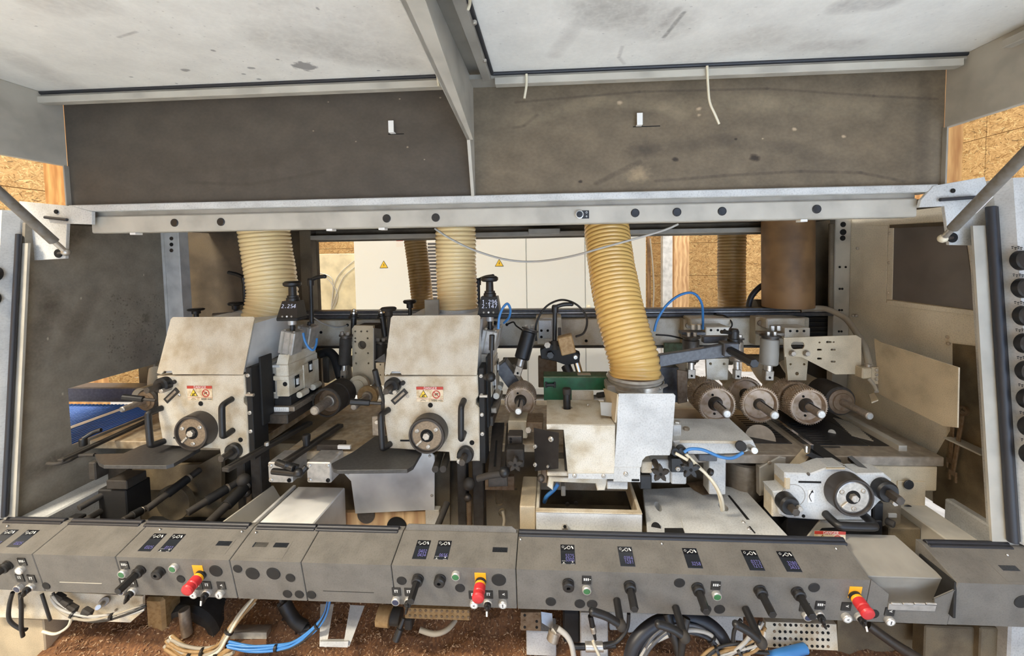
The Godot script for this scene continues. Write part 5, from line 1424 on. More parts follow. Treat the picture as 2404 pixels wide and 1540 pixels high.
func damper(foot: Vector3, top: Vector3, r: float, label: String, m: Material) -> void:
	# shock absorber like post with collar and steel dome
	var t := thing("height_stop", label, "stop", foot, "height stops")
	var u := (top - foot).normalized()
	put(MB.new().cyl(foot, top, r * 0.55, 14), "rod", m, t)
	put(MB.new().lathe(top - u * 0.03, u, [[0, r * 0.5], [0.0, r], [0.008, r], [0.01, r * 0.8], [0.022, r * 0.75], [0.024, r * 0.6]], 6), "lock_collar", m, t)
	put(MB.new().lathe(top - u * 0.008, u, [[0, r * 0.62], [0.01, r * 0.62], [0.014, r * 0.4], [0.024, r * 0.36], [0.026, 0]], 14), "dome_nut", M.chrome, t)
func air_cylinder(a: Vector3, b: Vector3, r: float, rod: float, m: Material, label: String) -> void:
	# a: upper end, b: lower end of the clevis
	var t := thing("pneumatic_cylinder", label, "cylinder", b, "pneumatic cylinders")
	var u := (b - a).normalized()
	var l := a.distance_to(b)
	var k := l * (1.0 - rod)
	put(MB.new().lathe(a, u, [[0, 0], [0, r * 0.8], [0.006, r], [k - 0.006, r], [k, r * 0.88], [k, 0]], 28), "barrel", m, t)
	put(MB.new().lathe(a - u * 0.012, u, [[0, 0], [0, r * 1.15], [0.006, r * 1.15], [0.008, r * 0.9], [0.014, r * 0.9]], 28), "upper_flange", M.steel_dark, t)
	put(MB.new().cyl(a + u * k, b - u * 0.03, r * 0.45, 16), "rod", M.steel, t)
	put(MB.new().box(b - u * 0.02, Vector3(r * 1.0, 0.045, r * 0.9), 0.003, Basis(Vector3.BACK, atan2(-u.x, u.y) + PI)), "clevis", M.steel_dull, t)
	put(MB.new().cyl(b - u * 0.012 + Vector3(0, 0, r * 0.4), b - u * 0.012 + Vector3(0, 0, r * 0.55), 0.005, 10), "pin", M.hole, t)
	for i in 2: put(MB.new().nut(a + Vector3(-0.014 + i * 0.028, 0.012, 0.01), a + Vector3(-0.014 + i * 0.028, 0.03, 0.01), 0.009, 6), "nut", M.steel, t)

# feed roller: axis towards the operator
func feed_roller(px: float, py: float, d: float, r: float, back: float, se: float, kind: String, label: String) -> Node3D:
	var c := P(px, py, d)
	var z := Vector3(0, 0, 1)
	var t := thing("feed_roller", label, "roller", Vector3(c.x, c.y - r, c.z), "feed rollers")
	var w := back - d
	if kind == "knurled" or kind == "twin":
		var ww := w * (0.42 if kind == "knurled" else 0.14)
		for i in 2:
			var o := c - z * (w - ww) * i
			var wh := put(MB.new().lathe(o, -z, [[0.022, r * 0.42], [0.02, r * 0.84], [0.0, r * 0.9], [0.0, r * 0.97], [0.003, r], [ww - 0.003, r], [ww, r * 0.97], [ww, r * 0.9], [ww - 0.01, r * 0.8], [ww - 0.01, r * 0.3]], 40), "wheel", M.roller_steel, t)
			# raised teeth
			var tm := MB.new()
			var rows := 5 if kind == "knurled" else 2
			for k in rows:
				for a in 52:
					var an := TAU * (a + 0.5 * (k % 2)) / 52
					var e := Vector3(cos(an), sin(an), 0)
					tm.box(o + e * (r + 0.001) - z * (ww * (k + 0.5) / rows), Vector3(0.005, 0.0045, ww / rows * 0.75), 0.001, Basis(e, Vector3(-e.y, e.x, 0), z))
			put(tm, "teeth", M.roller_steel, wh)
			put(MB.new().lathe(o + z * 0.0, -z, [[-0.001, r * 0.0], [-0.001, r * 0.30], [0.012, r * 0.34], [0.022, r * 0.42]], 24), "hub", M.steel_dark, wh)
			for q in [[0.55, 1.9], [0.58, 4.6]]: put(MB.new().cyl(o + Vector3(cos(q[1]), sin(q[1]), 0) * r * q[0] - z * 0.0205, o + Vector3(cos(q[1]), sin(q[1]), 0) * r * q[0] - z * 0.017, r * 0.07, 10), "bore", M.hole, wh)
	elif kind == "rubber":
		put(MB.new().lathe(c, -z, [[0.0, r * 0.86], [0.0, r * 0.96], [0.004, r], [w * 0.46, r], [w * 0.48, r * 0.95], [w * 0.52, r * 0.95], [w * 0.54, r], [w - 0.004, r], [w, r * 0.96], [w, 0]], 40), "rubber_tyre", M.roller_rubber, t)
		put(MB.new().lathe(c, -z, [[0.006, r * 0.87], [0.002, r * 0.84], [0.03, r * 0.74], [0.034, r * 0.4]], 36), "rim", M.rust_steel, t)
		put(MB.new().lathe(c - z * 0.034, z, [[0, r * 0.42], [0.018, r * 0.4], [0.02, r * 0.34], [0.02, 0]], 24), "hub", M.steel_dull, t)
	elif kind == "disc":
		put(MB.new().lathe(c, -z, [[0.004, 0], [0.004, r * 0.5], [0.0, r * 0.9], [0.0, r * 0.97], [0.004, r], [0.014, r], [0.018, r * 0.95], [0.018, 0]], 36), "flange_disc", M.gold, t)
		put(MB.new().lathe(c - z * 0.05, -z, [[0, 0], [0, r * 0.6], [0.06, r * 0.6], [0.06, 0]], 28), "bearing", M.steel_dull, t)
		put(MB.new().lathe(c, z, [[-0.004, r * 0.5], [0.006, r * 0.46], [0.006, 0]], 24), "hub", M.steel_dull, t)
	else:
		put(MB.new().lathe(c - z * 0.012, -z, [[0.0, 0], [0.0, r * 0.9], [0.006, r], [w * 0.5, r * 1.02], [w, r], [w, 0]], 40), "worn_tyre", M.roller_rubber, t)
		put(MB.new().lathe(c, -z, [[0, 0], [0, r * 0.6], [0.004, r * 0.64], [0.008, r * 0.84], [0.016, r * 0.84]], 36), "end_flange", M.rust_steel, t)
	var sr := r * (0.24 if kind != "rubber" and kind != "disc" else 0.3)
	var so := put(MB.new().cyl(Vector3(c.x, c.y, -back - 0.05), Vector3(c.x, c.y, -se), sr, 20, 0.003), "shaft", M.shaft, t)
	put(MB.new().cyl(Vector3(c.x, c.y, -se), Vector3(c.x, c.y, -se + 0.0006), sr * 0.72, 18, 0.0), "shaft_face", M.steel, so)
	if kind == "knurled" or kind == "twin": put(MB.new().lohi(Vector3(c.x - 0.003, c.y + sr - 0.002, -d), Vector3(c.x + 0.003, c.y + sr + 0.001, -se - 0.01), 0.0005), "keyway", M.black_matt, so)
	return t

func units() -> void:
	var u := spindle_unit()
	dup(u, Vector3(-0.926, 0, 0), "cream spindle unit with danger label and tilted cover nearest the blue outfeed belt")
	var pe := pressure_element()
	dup(pe, Vector3(0.862, 0, 0), "cream pressure element with two air cylinders beside the middle spindle unit")
	var cc := P(683, 722, 1.66)
	counter(["2.254"], cc, "black digital counter with white digits beside the outfeed hose")
	counter(["1.296", "2.147"], P(1149, 712, 1.66), "black digital counter with two rows of digits beside the middle hose")
	clamp_lever(P(732, 760, 1.8), P(729, 655, 1.8), P(762, 649, 1.8), "black clamping lever standing beside the single row counter")
	clamp_lever(P(576, 745, 1.95), P(574, 650, 1.95), P(538, 640, 1.95), "black clamping lever left of the outfeed hose against the dark sheet")
	clamp_lever(P(1124, 760, 1.98), P(1122, 655, 1.98), P(1157, 648, 1.98), "black clamping lever half hidden by the middle hose")
	clamp_lever(P(1302, 805, 1.78), P(1303, 718, 1.78), P(1342, 714, 1.78), "black clamping lever above the gold block")
	mushroom_knob(P(460, 724, 1.85), 0.036, 0.05, "flat black hand knob behind the outfeed splash cover", M.black)
	mushroom_knob(P(553, 709, 1.9), 0.034, 0.07, "taller black hand knob beside the outfeed hose", M.black)
	mushroom_knob(P(912, 721, 1.9), 0.038, 0.08, "worn grey hand knob behind the middle splash cover", M.black_dusty)
	mushroom_knob(P(962, 704, 2.0), 0.034, 0.08, "tall black hand knob under the dark thin hose", M.black)
	# small rod between the outfeed knobs
	solo(MB.new().cyl(P(500, 739, 1.85), P(545, 736, 1.85), 0.008, 10), "guide_rod", M.steel_dark, "short steel rod between the two outfeed hand knobs", "rod")
	solo(MB.new().lohi(P(996, 704, 1.75), P(1030, 742, 1.75) + Vector3(0, 0, -0.02), 0.002), "bracket_plate", M.sheet_grey, "upright grey plate beside the middle hose", "bracket")
	# rollers
	feed_roller(766, 946, 1.75, R(37, 1.75), 1.90, 1.655, "rubber", "dark rubber feed roller with rusty rim between the spindle units")
	feed_roller(862, 931, 1.86, R(26, 1.86), 1.9, 1.725, "disc", "ochre flanged roller with long shaft left of the middle spindle unit")
	feed_roller(1221, 945, 1.72, R(36, 1.72), 1.82, 1.62, "knurled", "brown knurled feed roller beside the green plate")
	feed_roller(337, 943, 1.7, R(29, 1.7), 1.78, 1.604, "worn", "small rusty roller by the outfeed opening")
	feed_roller(1684.5, 952, 1.78, 0.077, 1.945, 1.685, "knurled", "knurled feed roller next to the black recess")
	feed_roller(1785.5, 951, 1.78, 0.077, 1.93, 1.667, "twin", "narrow feed roller of two thin toothed discs")
	feed_roller(1900, 956, 1.78, 0.077, 1.945, 1.70, "knurled", "knurled feed roller beside the worn rubber roller")
	feed_roller(1979, 945, 1.8, 0.064, 1.93, 1.651, "worn", "worn rubber feed roller near the limit switch")
	swing_arms()
	columns_left()
	columns_mid()
	columns_right()

func swing_arms() -> void:
	for q in [[1684.5, 952, 1.95, "dusty swing arm behind the knurled roller by the black recess"], [1785.5, 951, 1.94, "dusty swing arm behind the narrow twin disc roller"], [1900, 956, 1.95, "dusty swing arm behind the second knurled roller"], [1979, 945, 1.94, "dusty swing arm behind the worn rubber roller"], [766, 946, 1.91, "dusty swing arm behind the dark rubber roller"], [1221, 945, 1.84, "rusty swing arm behind the brown knurled roller"], [320, 938, 1.79, "dusty swing arm behind the small rusty roller"]]:
		var c := P(q[0], q[1], 1.78)
		c = Vector3(c.x, c.y, -q[2])
		var t := thing("swing_arm", q[3], "arm", c + Vector3(0, -0.05, 0), "roller swing arms")
		put(MB.new().cyl(c + Vector3(0, 0, -0.005), c + Vector3(0, 0.0, -0.12), 0.048, 26, 0.006), "bearing_case", M.paint_dusty, t)
		put(MB.new().tube(spline([c + Vector3(0, 0.0, -0.09), c + Vector3(-0.04, 0.05, -0.13), c + Vector3(-0.06, 0.10, -0.16)], 4), 0.034, 16), "arm", M.paint_dusty, t)
		put(MB.new().cyl(c + Vector3(-0.1, 0.115, -0.17), c + Vector3(0.02, 0.115, -0.17), 0.03, 18), "pivot", M.patch_brown, t)

func perforated(t: Node, px: Array, d: float, th: float, holes: Array, m: Material) -> void:
	var hl := []
	for h in holes: hl.append(circle(P(h[0], h[1], d), R(h[2], d), Vector3.BACK, 14))
	put(MB.new().prism(pz(px, d), Vector3(0, 0, -th), 0.0, hl), "perforated_plate", m, t)

func columns_left() -> void:
	var t := thing("feed_column", "cream perforated feed column with one large hole between the spindle units", "column", P(850, 905, 1.95))
	perforated(t, [826, 772, 832, 764, 876, 765, 876, 904, 828, 904], 1.95, 0.02, [[834, 778, 2.4], [848, 778, 2.4], [862, 778, 2.4], [834, 794, 2.4], [863, 794, 2.4], [834, 802, 2.4], [850, 810, 10.5], [835, 829, 2.4], [864, 829, 2.4], [836, 853, 2.4], [865, 853, 2.4]], M.paint_dusty)
	put(MB.new().lohi(P(829, 767, 1.972), P(876, 900, 1.972) + Vector3(0, 0, -0.12), 0.004), "column_body", M.sooty_dark, t)
	put(MB.new().hexa([P(876, 770, 1.95), P(893, 772, 2.05), P(890, 905, 2.05), P(876, 904, 1.95)], [P(878, 770, 1.95), P(895, 772, 2.05), P(892, 905, 2.05), P(878, 904, 1.95)]), "side_cheek", M.sheet_grey, t)
	put(MB.new().lathe(P(846, 902, 1.93), Vector3(0, 0, 1), [[0, 0], [0, 0.05], [0.02, 0.05], [0.024, 0.03], [0.03, 0.03], [0.03, 0]], 24), "pivot_cap", M.paint_dusty, t)
	air_cylinder(P(812, 792, 1.92), P(807, 888, 1.92), 0.028, 0.34, M.black_dusty, "dusty black pneumatic cylinder left of the perforated feed column")
	air_cylinder(P(896, 806, 2.0), P(892, 890, 2.0), 0.027, 0.3, M.black_dusty, "dusty pneumatic cylinder half hidden by the middle splash cover")
	damper(P(829, 800, 2.0), P(831, 733, 2.0), 0.025, "black height stop with steel dome left of the perforated column", M.black)
	damper(P(905, 790, 2.0), P(896, 732, 2.0), 0.025, "black height stop with steel dome right of the perforated column", M.black)
	solo(MB.new().hexa(p3([879, 847, 1.85, 903, 830, 1.85, 905, 842, 1.85, 905, 852, 1.85]), p3([879, 847, 1.95, 903, 830, 1.95, 905, 842, 1.95, 905, 852, 1.95])), "guide_wedge", M.arm_grey, "dark wedge plate beside the middle splash cover", "bracket")
	var t2 := thing("lever_bracket", "narrow cream bracket with a black handled lever left of the middle unit", "bracket", P(888, 910, 1.62))
	perforated(t2, [882, 852, 902, 852, 902, 905, 886, 905], 1.7, 0.01, [[893, 856, 2], [893, 880, 2]], M.paint_dusty)
	put(MB.new().tube(spline(p3([900, 945, 1.5, 897, 930, 1.5, 890, 905, 1.49, 886, 885, 1.48]), 4), 0.006, 10), "lever_rod", M.black_dusty, t2)
	put(MB.new().cyl(P(889, 905, 1.485), P(880, 868, 1.47), 0.0105, 16), "lever_grip", M.black, t2)
	# second lever lying across, and its twin at the outfeed unit
	for q in [[[822, 943], [896, 947], 868, "black lever lying across in front of the ochre roller"], [[288, 932], [366, 940], 338, "black lever lying across by the small rusty roller"]]:
		var a := P(q[0][0], q[0][1], 1.47); var b := P(q[1][0], q[1][1], 1.5)
		var lv := thing("stop_lever", q[3], "lever", a, "black cross levers")
		put(MB.new().cyl(a.lerp(b, 0.5), b, 0.006, 10), "rod", M.steel_dark, lv)
		put(MB.new().cyl(a, a.lerp(b, 0.62), 0.0115, 16), "grip", M.black, lv)
	var hb := thing("stop_block", "small greenish steel block under the cross lever", "block", P(886, 1025, 1.55))
	put(MB.new().lohi(P(872, 978, 1.52), P(904, 1024, 1.52) + Vector3(0, 0, -0.08), 0.003), "block", M.steel_dull, hb)
	put(MB.new().nut(P(888, 988, 1.52), P(888, 988, 1.52) + Vector3(0, 0, 0.015), 0.009), "bolt", M.steel, hb)
	put(MB.new().lohi(P(893, 942, 1.5), P(905, 990, 1.5) + Vector3(0, 0, -0.03), 0.002), "upright", M.black_dusty, hb)
	# drive belt and arm behind
	solo(MB.new().tube(spline(p3([752, 832, 2.0, 770, 826, 2.0, 785, 838, 1.98, 793, 860, 1.95, 800, 886, 1.93]), 6), 0.022, 12), "swivel_arm", M.black_matt, "curved black arm left of the perforated feed column", "arm")
	solo(MB.new().lohi(P(755, 840, 2.02), P(772, 900, 2.02) + Vector3(0, 0, -0.1), 0.01), "gear_case", M.sooty, "brown gear case behind the outfeed pressure element", "case")
	var bc := thing("barcode_label", "white printed label seen low behind the curved black arm", "label", P(785, 885, 4.88))
	put(B(MB.new(), 768, 815, 812, 890, 4.888, 0.01, 0.0), "sheet", M.white_plastic, bc)
	for i in 10: put(B(MB.new(), 776 + i * 2.4, 877, 777.2 + i * 2.4, 888, 4.884, 0.001, 0.0), "bar", M.ink, bc)

func columns_mid() -> void:
	air_cylinder(P(1243, 778, 1.82), P(1214, 880, 1.78), 0.034, 0.36, M.black, "tilted glossy black pneumatic cylinder beside the middle unit")
	var t := thing("guide_bracket", "cream bracket with round holes behind the gold block", "bracket", P(1290, 870, 1.95))
	put(MB.new().prism(pz([1258, 746, 1318, 745, 1319, 800, 1300, 810, 1262, 808], 2.0), Vector3(0, 0, -0.119), 0.002), "back_plate", M.paint, t)
	put(MB.new().lohi(P(1264, 752, 1.96), P(1296, 795, 1.96) + Vector3(0, 0, -0.04), 0.003), "block", M.paint_clean, t)
	for q in [[1271, 776, 3], [1286, 776, 3], [1271, 791, 3]]: put(MB.new().cyl(P(q[0], q[1], 1.96), P(q[0], q[1], 1.96) + Vector3(0, 0, 0.003), R(q[2], 1.96), 12), "bore", M.hole, t)
	put(MB.new().lohi(P(1263, 840, 1.95), P(1308, 910, 1.95) + Vector3(0, 0, -0.05), 0.003), "rusty_plate", M.rust_steel, t)
	var h := thing("clamp_joint", "black clamp head with steel bolts under the lever", "clamp", P(1315, 872, 1.76))
	put(MB.new().prism(pz([1268, 822, 1290, 808, 1318, 812, 1340, 822, 1362, 832, 1360, 852, 1330, 858, 1302, 848, 1270, 842], 1.76), Vector3(0, 0, -0.06), 0.003), "body", M.black_matt, h)
	put(screw(MB.new(), P(1351, 838, 1.76), 0.011, Vector3(0, 0, 1), 0.008), "bolt", M.steel, h)
	put(MB.new().nut(P(1285, 808, 1.75), P(1285, 808, 1.75) + Vector3(0, 0, 0.02), 0.015), "nut", M.steel_dull, h)
	put(MB.new().nut(P(1292, 832, 1.76), P(1292, 832, 1.76) + Vector3(0, 0, 0.02), 0.017), "nut", M.black, h)
	put(MB.new().cyl(P(1328, 858, 1.78), P(1338, 880, 1.76), 0.022, 18), "sleeve", M.black, h)
	put(MB.new().cyl(P(1352, 845, 1.78), P(1362, 880, 1.76), 0.015, 18), "chrome_rod", M.chrome, h)
	put(MB.new().cyl(P(1303, 800, 1.78), P(1303, 822, 1.77), 0.018, 16), "lever_socket", M.black_dusty, h)
	put(MB.new().lohi(P(1310, 770, 1.85), P(1318, 805, 1.85) + Vector3(0, 0, -0.02), 0.002), "side_bolt", M.steel_dark, h)
	solo(MB.new().box(P(1330, 808, 1.7), Vector3(0.062, 0.078, 0.05), 0.004, Basis(Vector3.BACK, 0.24)), "air_valve", M.gold, "dusty gold block standing tilted on the black clamp", "valve")
	solo(MB.new().box(P(1193, 876, 1.85), Vector3(0.06, 0.12, 0.08), 0.003, Basis(Vector3.BACK, 0.6)), "chip_deflector", M.arm_grey, "tilted dark deflector plate above the brown knurled roller", "plate")
	# pneumatic tubing
	solo(MB.new().tube(spline(p3([1259, 800, 1.85, 1258, 765, 1.85, 1270, 735, 1.84, 1290, 714, 1.83, 1320, 704, 1.82, 1352, 714, 1.8, 1374, 738, 1.78, 1378, 760, 1.76, 1370, 782, 1.73, 1352, 790, 1.7]), 8), 0.0048, 8), "air_tube", M.dark_cable, "dark looping air tube above the gold block", "tube")
	solo(MB.new().tube(spline(p3([1170, 772, 1.6, 1172, 745, 1.6, 1180, 724, 1.61, 1191, 713, 1.63, 1198, 726, 1.65, 1195, 745, 1.68, 1183, 758, 1.72]), 8), 0.0052, 8), "air_tube", M.blue_tube, "blue air tube looping above the middle pressure element", "tube")
	solo(MB.new().tube(spline(p3([712, 782, 1.66, 716, 800, 1.65, 724, 815, 1.65, 735, 822, 1.66, 742, 810, 1.68, 744, 795, 1.7]), 8), 0.005, 8), "air_tube", M.blue_tube, "blue air tube hanging between the outfeed air cylinders", "tube")
	solo(MB.new().tube(spline(p3([1536, 778, 1.72, 1543, 752, 1.73, 1562, 720, 1.75, 1590, 696, 1.77, 1618, 687, 1.79, 1636, 694, 1.81, 1648, 715, 1.83, 1650, 745, 1.86, 1650, 772, 1.9]), 8), 0.0056, 8), "air_tube", M.blue_tube, "long blue air tube arching beside the curving yellow hose", "tube")
	# slim lever on the middle pressure element
	var lv := thing("slim_lever", "slim upright lever with black grip on the middle unit guide", "lever", P(1155, 900, 1.5))
	put(MB.new().cyl(P(1154, 880, 1.5), P(1154, 800, 1.5), 0.0055, 12), "rod", M.black, lv)
	put(MB.new().cyl(P(1154, 822, 1.5), P(1155, 786, 1.5), 0.0105, 16), "grip", M.black, lv)
	put(MB.new().ball(P(1152, 885, 1.49), 0.019, 18), "joint", M.black, lv)
	put(MB.new().cyl(P(1138, 885, 1.5), P(1152, 885, 1.49), 0.012, 14), "stub", M.black_dusty, lv)

func columns_right() -> void:
	# two carrier brackets on the cross beam
	for q in [[0, "cream carrier bracket with the blue tube above the knurled roller"], [1, "cream carrier bracket with three holes above the slotted plate"]]:
		var k: int = q[0]
		var t := thing("carrier_bracket", q[1], "bracket", P(1680 + 180 * k, 800, 2.0), "carrier brackets")
		var e := [[1605, 750, 1622, 811], [1774, 744, 1802, 811]][k] as Array
		put(MB.new().lohi(P(e[0], e[1], 2.06), P(e[2], e[3], 2.06) + Vector3(0, 0, -0.06), 0.003), "flange", M.paint_dusty, t)
		put(MB.new().cyl(P(e[0] + 10, e[1] + 14, 2.06), P(e[0] + 10, e[1] + 14, 2.06) + Vector3(0, 0, 0.01), 0.014, 14), "bolt", M.steel_dull, t)
		var f := [[1622, 742, 1722, 768], [1800, 742, 1892, 772]][k] as Array
		put(MB.new().lohi(P(f[0], f[1] + 6, 2.0), P(f[2], f[3], 2.0) + Vector3(0, 0, -0.12), 0.005), "upper_block", M.paint, t)
		var g := [[1657, 768, 1712, 800], [1843, 770, 1902, 798]][k] as Array
		put(MB.new().lohi(P(g[0], g[1], 1.9), P(g[2], g[3], 1.9) + Vector3(0, 0, -0.12), 0.003), "front_block", M.paint, t)
		for i in 3:
			put(MB.new().cyl(P(g[0] + 12 + i * 16, g[1] + 7, 1.9), P(g[0] + 12 + i * 16, g[1] + 7, 1.9) + Vector3(0, 0, 0.003), R(2.8, 1.9), 12), "bore", M.hole, t)
		for i in 2: put(MB.new().nut(P(g[0] - 16 - i * 14, g[1] + 6, 1.9), P(g[0] - 16 - i * 14, g[1] - 6, 1.9), 0.012), "nut", M.steel, t)
		put(MB.new().lohi(P(g[0] - 55, g[1] + 12, 1.9), P(g[0], g[1] + 19, 1.9) + Vector3(0, 0, -0.06), 0.002), "yoke", M.arm_grey if k == 0 else M.steel_dull, t)
	air_cylinder(P(1622, 795, 1.86), P(1621, 886, 1.86), 0.036, 0.42, M.steel_dark, "grey dusty pneumatic cylinder behind the clamp arm")
	air_cylinder(P(1728, 800, 1.88), P(1730, 888, 1.86), 0.030, 0.45, M.steel_dull, "pale pneumatic cylinder behind the black hex handle")
	air_cylinder(P(1808, 793, 1.86), P(1802, 890, 1.86), 0.038, 0.36, M.sheet_grey, "large speckled grey pneumatic cylinder beside the slotted plate")
	var c1 := thing("column_plate", "cream column plate with holes behind the knurled roller by the recess", "plate", P(1685, 892, 1.9), "column plates")
	perforated(c1, [1658, 842, 1711, 842, 1708, 892, 1660, 892], 1.9, 0.016, [[1668, 854, 3.2], [1700, 854, 3.2]], M.paint)
	var c2 := thing("column_plate", "cream column plate with holes under the slotted plate", "plate", P(1872, 892, 1.88), "column plates")
	perforated(c2, [1845, 838, 1898, 836, 1893, 893, 1850, 893], 1.88, 0.016, [[1856, 855, 2.6], [1888, 855, 2.6], [1871, 877, 4.2]], M.paint_dusty)
	# slotted guard plate
	var sp := thing("slotted_plate", "cream plate with slots and two bolts reaching to the end wall", "plate", P(1940, 880, 1.8))
	var sl := func(x: float, y: float, w: float, h: float) -> Array:
		var o := []
		for k in 12:
			var a := TAU * k / 12
			o.append(P(x + cos(a) * h + (w if cos(a) > 0.01 else -w), y + sin(a) * h, 1.8))
		return o
	put(MB.new().prism(pz([1840, 793, 2010, 787, 2022, 794, 2022, 878, 1961, 879, 1881, 838, 1842, 838], 1.8), Vector3(0, 0, -0.006), 0.0, [sl.call(1873, 811, 7, 9), sl.call(1924, 804, 0.5, 2), sl.call(1946, 803, 4, 2.6), sl.call(1957, 803, 0.5, 2), sl.call(1924, 821, 3.5, 2.4), sl.call(1956, 821, 3.5, 2.4), sl.call(1924, 842, 3.5, 2.4), sl.call(1956, 849, 3.5, 2.4)]), "plate", M.paint_dusty, sp)
	for q in [[1859, 829], [1892, 829]]:
		put(MB.new().cyl(P(q[0], q[1], 1.8), P(q[0], q[1], 1.8) + Vector3(0, 0, 0.006), 0.014, 18), "washer", M.steel_dull, sp)
		put(MB.new().nut(P(q[0], q[1], 1.794), P(q[0], q[1], 1.794) + Vector3(0, 0, 0.014), 0.011), "bolt", M.steel_dull, sp)
	# long deflector sheet running to the front along the end wall
	var xd := 1.38
	solo(MB.new().prism(pxp([2052, 795, 2066, 803, 2250, 863, 2247, 1004, 2214, 1000, 2085, 936, 2064, 925], xd), Vector3(0.005, 0, 0), 0.0), "deflector_sheet", M.paint_dusty, "long dusty cream deflector sheet along the end wall", "sheet")
	solo(MB.new().hexa([Vector3(1.33, TAB, -1.99), Vector3(1.36, TAB, -1.99), Vector3(1.36, TAB, -1.6), Vector3(1.33, TAB, -1.6)], [Vector3(1.33, TAB + 0.022, -1.99), Vector3(1.36, TAB + 0.022, -1.99), Vector3(1.36, TAB + 0.022, -1.6), Vector3(1.33, TAB + 0.022, -1.6)]), "fence_strip", M.paint_frame, "pale guide strip on the table below the deflector sheet", "fence")
	# limit switch with its conduit
	var ls := thing("limit_switch", "dusty limit switch with a feeler arm beside the worn roller", "switch", P(2045, 900, 1.78))
	put(MB.new().lohi(P(2025, 864, 1.76), P(2047, 890, 1.76) + Vector3(0, 0, -0.05), 0.004), "body", M.paint_dusty, ls)
	put(MB.new().lohi(P(2046, 862, 1.77), P(2064, 902, 1.77) + Vector3(0, 0, -0.015), 0.002), "mount", M.paint_dusty, ls)
	for i in 3: put(MB.new().cyl(P(2056, 868 + i * 11, 1.77), P(2056, 868 + i * 11, 1.77) + Vector3(0, 0, 0.008), 0.006, 10), "bolt", M.steel, ls)
	put(MB.new().cyl(P(2036, 864, 1.78), P(2038, 854, 1.78), 0.013, 14), "gland", M.steel_dull, ls)
	put(MB.new().tube(spline(p3([2040, 890, 1.76, 2052, 905, 1.74, 2058, 920, 1.72]), 4), 0.008, 10), "feeler_arm", M.conduit, ls)
	put(MB.new().hexa(p3([2040, 926, 1.72, 2052, 922, 1.72, 2062, 938, 1.66, 2046, 944, 1.66]), p3([2040, 929, 1.72, 2052, 925, 1.72, 2062, 941, 1.66, 2046, 947, 1.66])), "feeler_shoe", M.paint_dusty, ls)
	solo(MB.new().tube(spline(p3([1880, 728, 2.12, 1920, 723, 2.1, 1950, 729, 2.06, 1985, 748, 2.0, 2010, 780, 1.92, 2030, 815, 1.84, 2040, 858, 1.78]), 8), 0.0135, 14), "conduit_hose", M.conduit, "dusty grey conduit hose curving down to the limit switch", "hose")
	# grey clamp arm with hex handle
	var ca := thing("flat_clamp", "dark grey flat clamp arm with black hex handle above the rollers", "clamp", P(1640, 862, 1.66))
	put(MB.new().prism(pz([1548, 834, 1640, 820, 1712, 806, 1722, 816, 1718, 838, 1640, 846, 1548, 863], 1.68), Vector3(0, 0, -0.03), 0.003), "bar", M.arm_grey, ca)
	put(MB.new().lohi(P(1700, 806, 1.66), P(1736, 838, 1.66) + Vector3(0, 0, -0.06), 0.004), "eye_block", M.arm_grey, ca)
	put(MB.new().nut(P(1709, 820, 1.68), Vector3(P(1709, 820, 1.68).x, P(1709, 820, 1.68).y, -1.465), R(10, 1.6)), "hex_handle", M.black, ca)
	put(MB.new().lathe(P(1722, 806, 1.7), Vector3.UP, [[0, 0.024], [0.02, 0.024], [0.022, 0.019], [0.05, 0.021], [0.06, 0.017], [0.062, 0]], 18), "knob", M.black, ca)
	put(MB.new().tube(spline(p3([1722, 784, 1.7, 1708, 780, 1.68, 1694, 779, 1.66]), 4), 0.008, 10), "knob_lever", M.black, ca)
	put(MB.new().lohi(P(1652, 790, 1.75), P(1718, 806, 1.75) + Vector3(0, 0, -0.03), 0.003), "link", M.arm_grey, ca)
	# dark recess plates left of the rollers
	solo(MB.new().lohi(P(1548, 862, 1.95), P(1593, 945, 1.95) + Vector3(0, 0, -0.05), 0.002), "recess_plate", M.arm_grey, "dark grey plate between the clear cuff and the rollers", "plate")
	solo(MB.new().prism(pz([1590, 868, 1614, 872, 1614, 944, 1592, 948], 1.85), Vector3(0, 0, -0.01), 0.001), "rusty_guard", M.rust_steel, "narrow rusty guard plate left of the knurled rollers", "plate")
	solo(MB.new().lohi(P(1560, 806, 2.08), P(1610, 835, 2.08) + Vector3(0, 0, -0.02), 0.002), "green_guard", M.green_dusty, "dull green guard behind the clamp arm", "plate")
	# loops of thin cable
	solo(MB.new().tube(spline(p3([1682, 739, 2.1, 1700, 741, 2.05, 1715, 752, 2.0, 1718, 765, 1.98, 1708, 778, 1.96]), 6), 0.0035, 7), "thin_cable", M.dark_cable, "thin cable looping above the carrier bracket", "cable")
	solo(MB.new().tube(spline(p3([1540, 786, 1.9, 1570, 788, 1.92, 1598, 794, 1.94, 1606, 797, 1.95]), 5), 0.004, 7), "thin_cable", M.dark_cable, "thin cable running behind the clamp arm", "cable")
	solo(MB.new().tube(spline(p3([735, 745, 1.98, 760, 760, 2.0, 790, 768, 2.05, 815, 764, 2.1]), 5), 0.004, 7), "thin_cable", M.grey_cable, "thin cable crossing the cream beam behind the outfeed cylinders", "cable")
	solo(MB.new().tube(spline(p3([1190, 762, 2.1, 1205, 756, 2.08, 1212, 765, 2.06, 1230, 778, 2.0, 1240, 790, 1.95]), 5), 0.004, 7), "thin_cable", M.dark_cable, "thin dark cable hanging beside the tilted black cylinder", "cable")

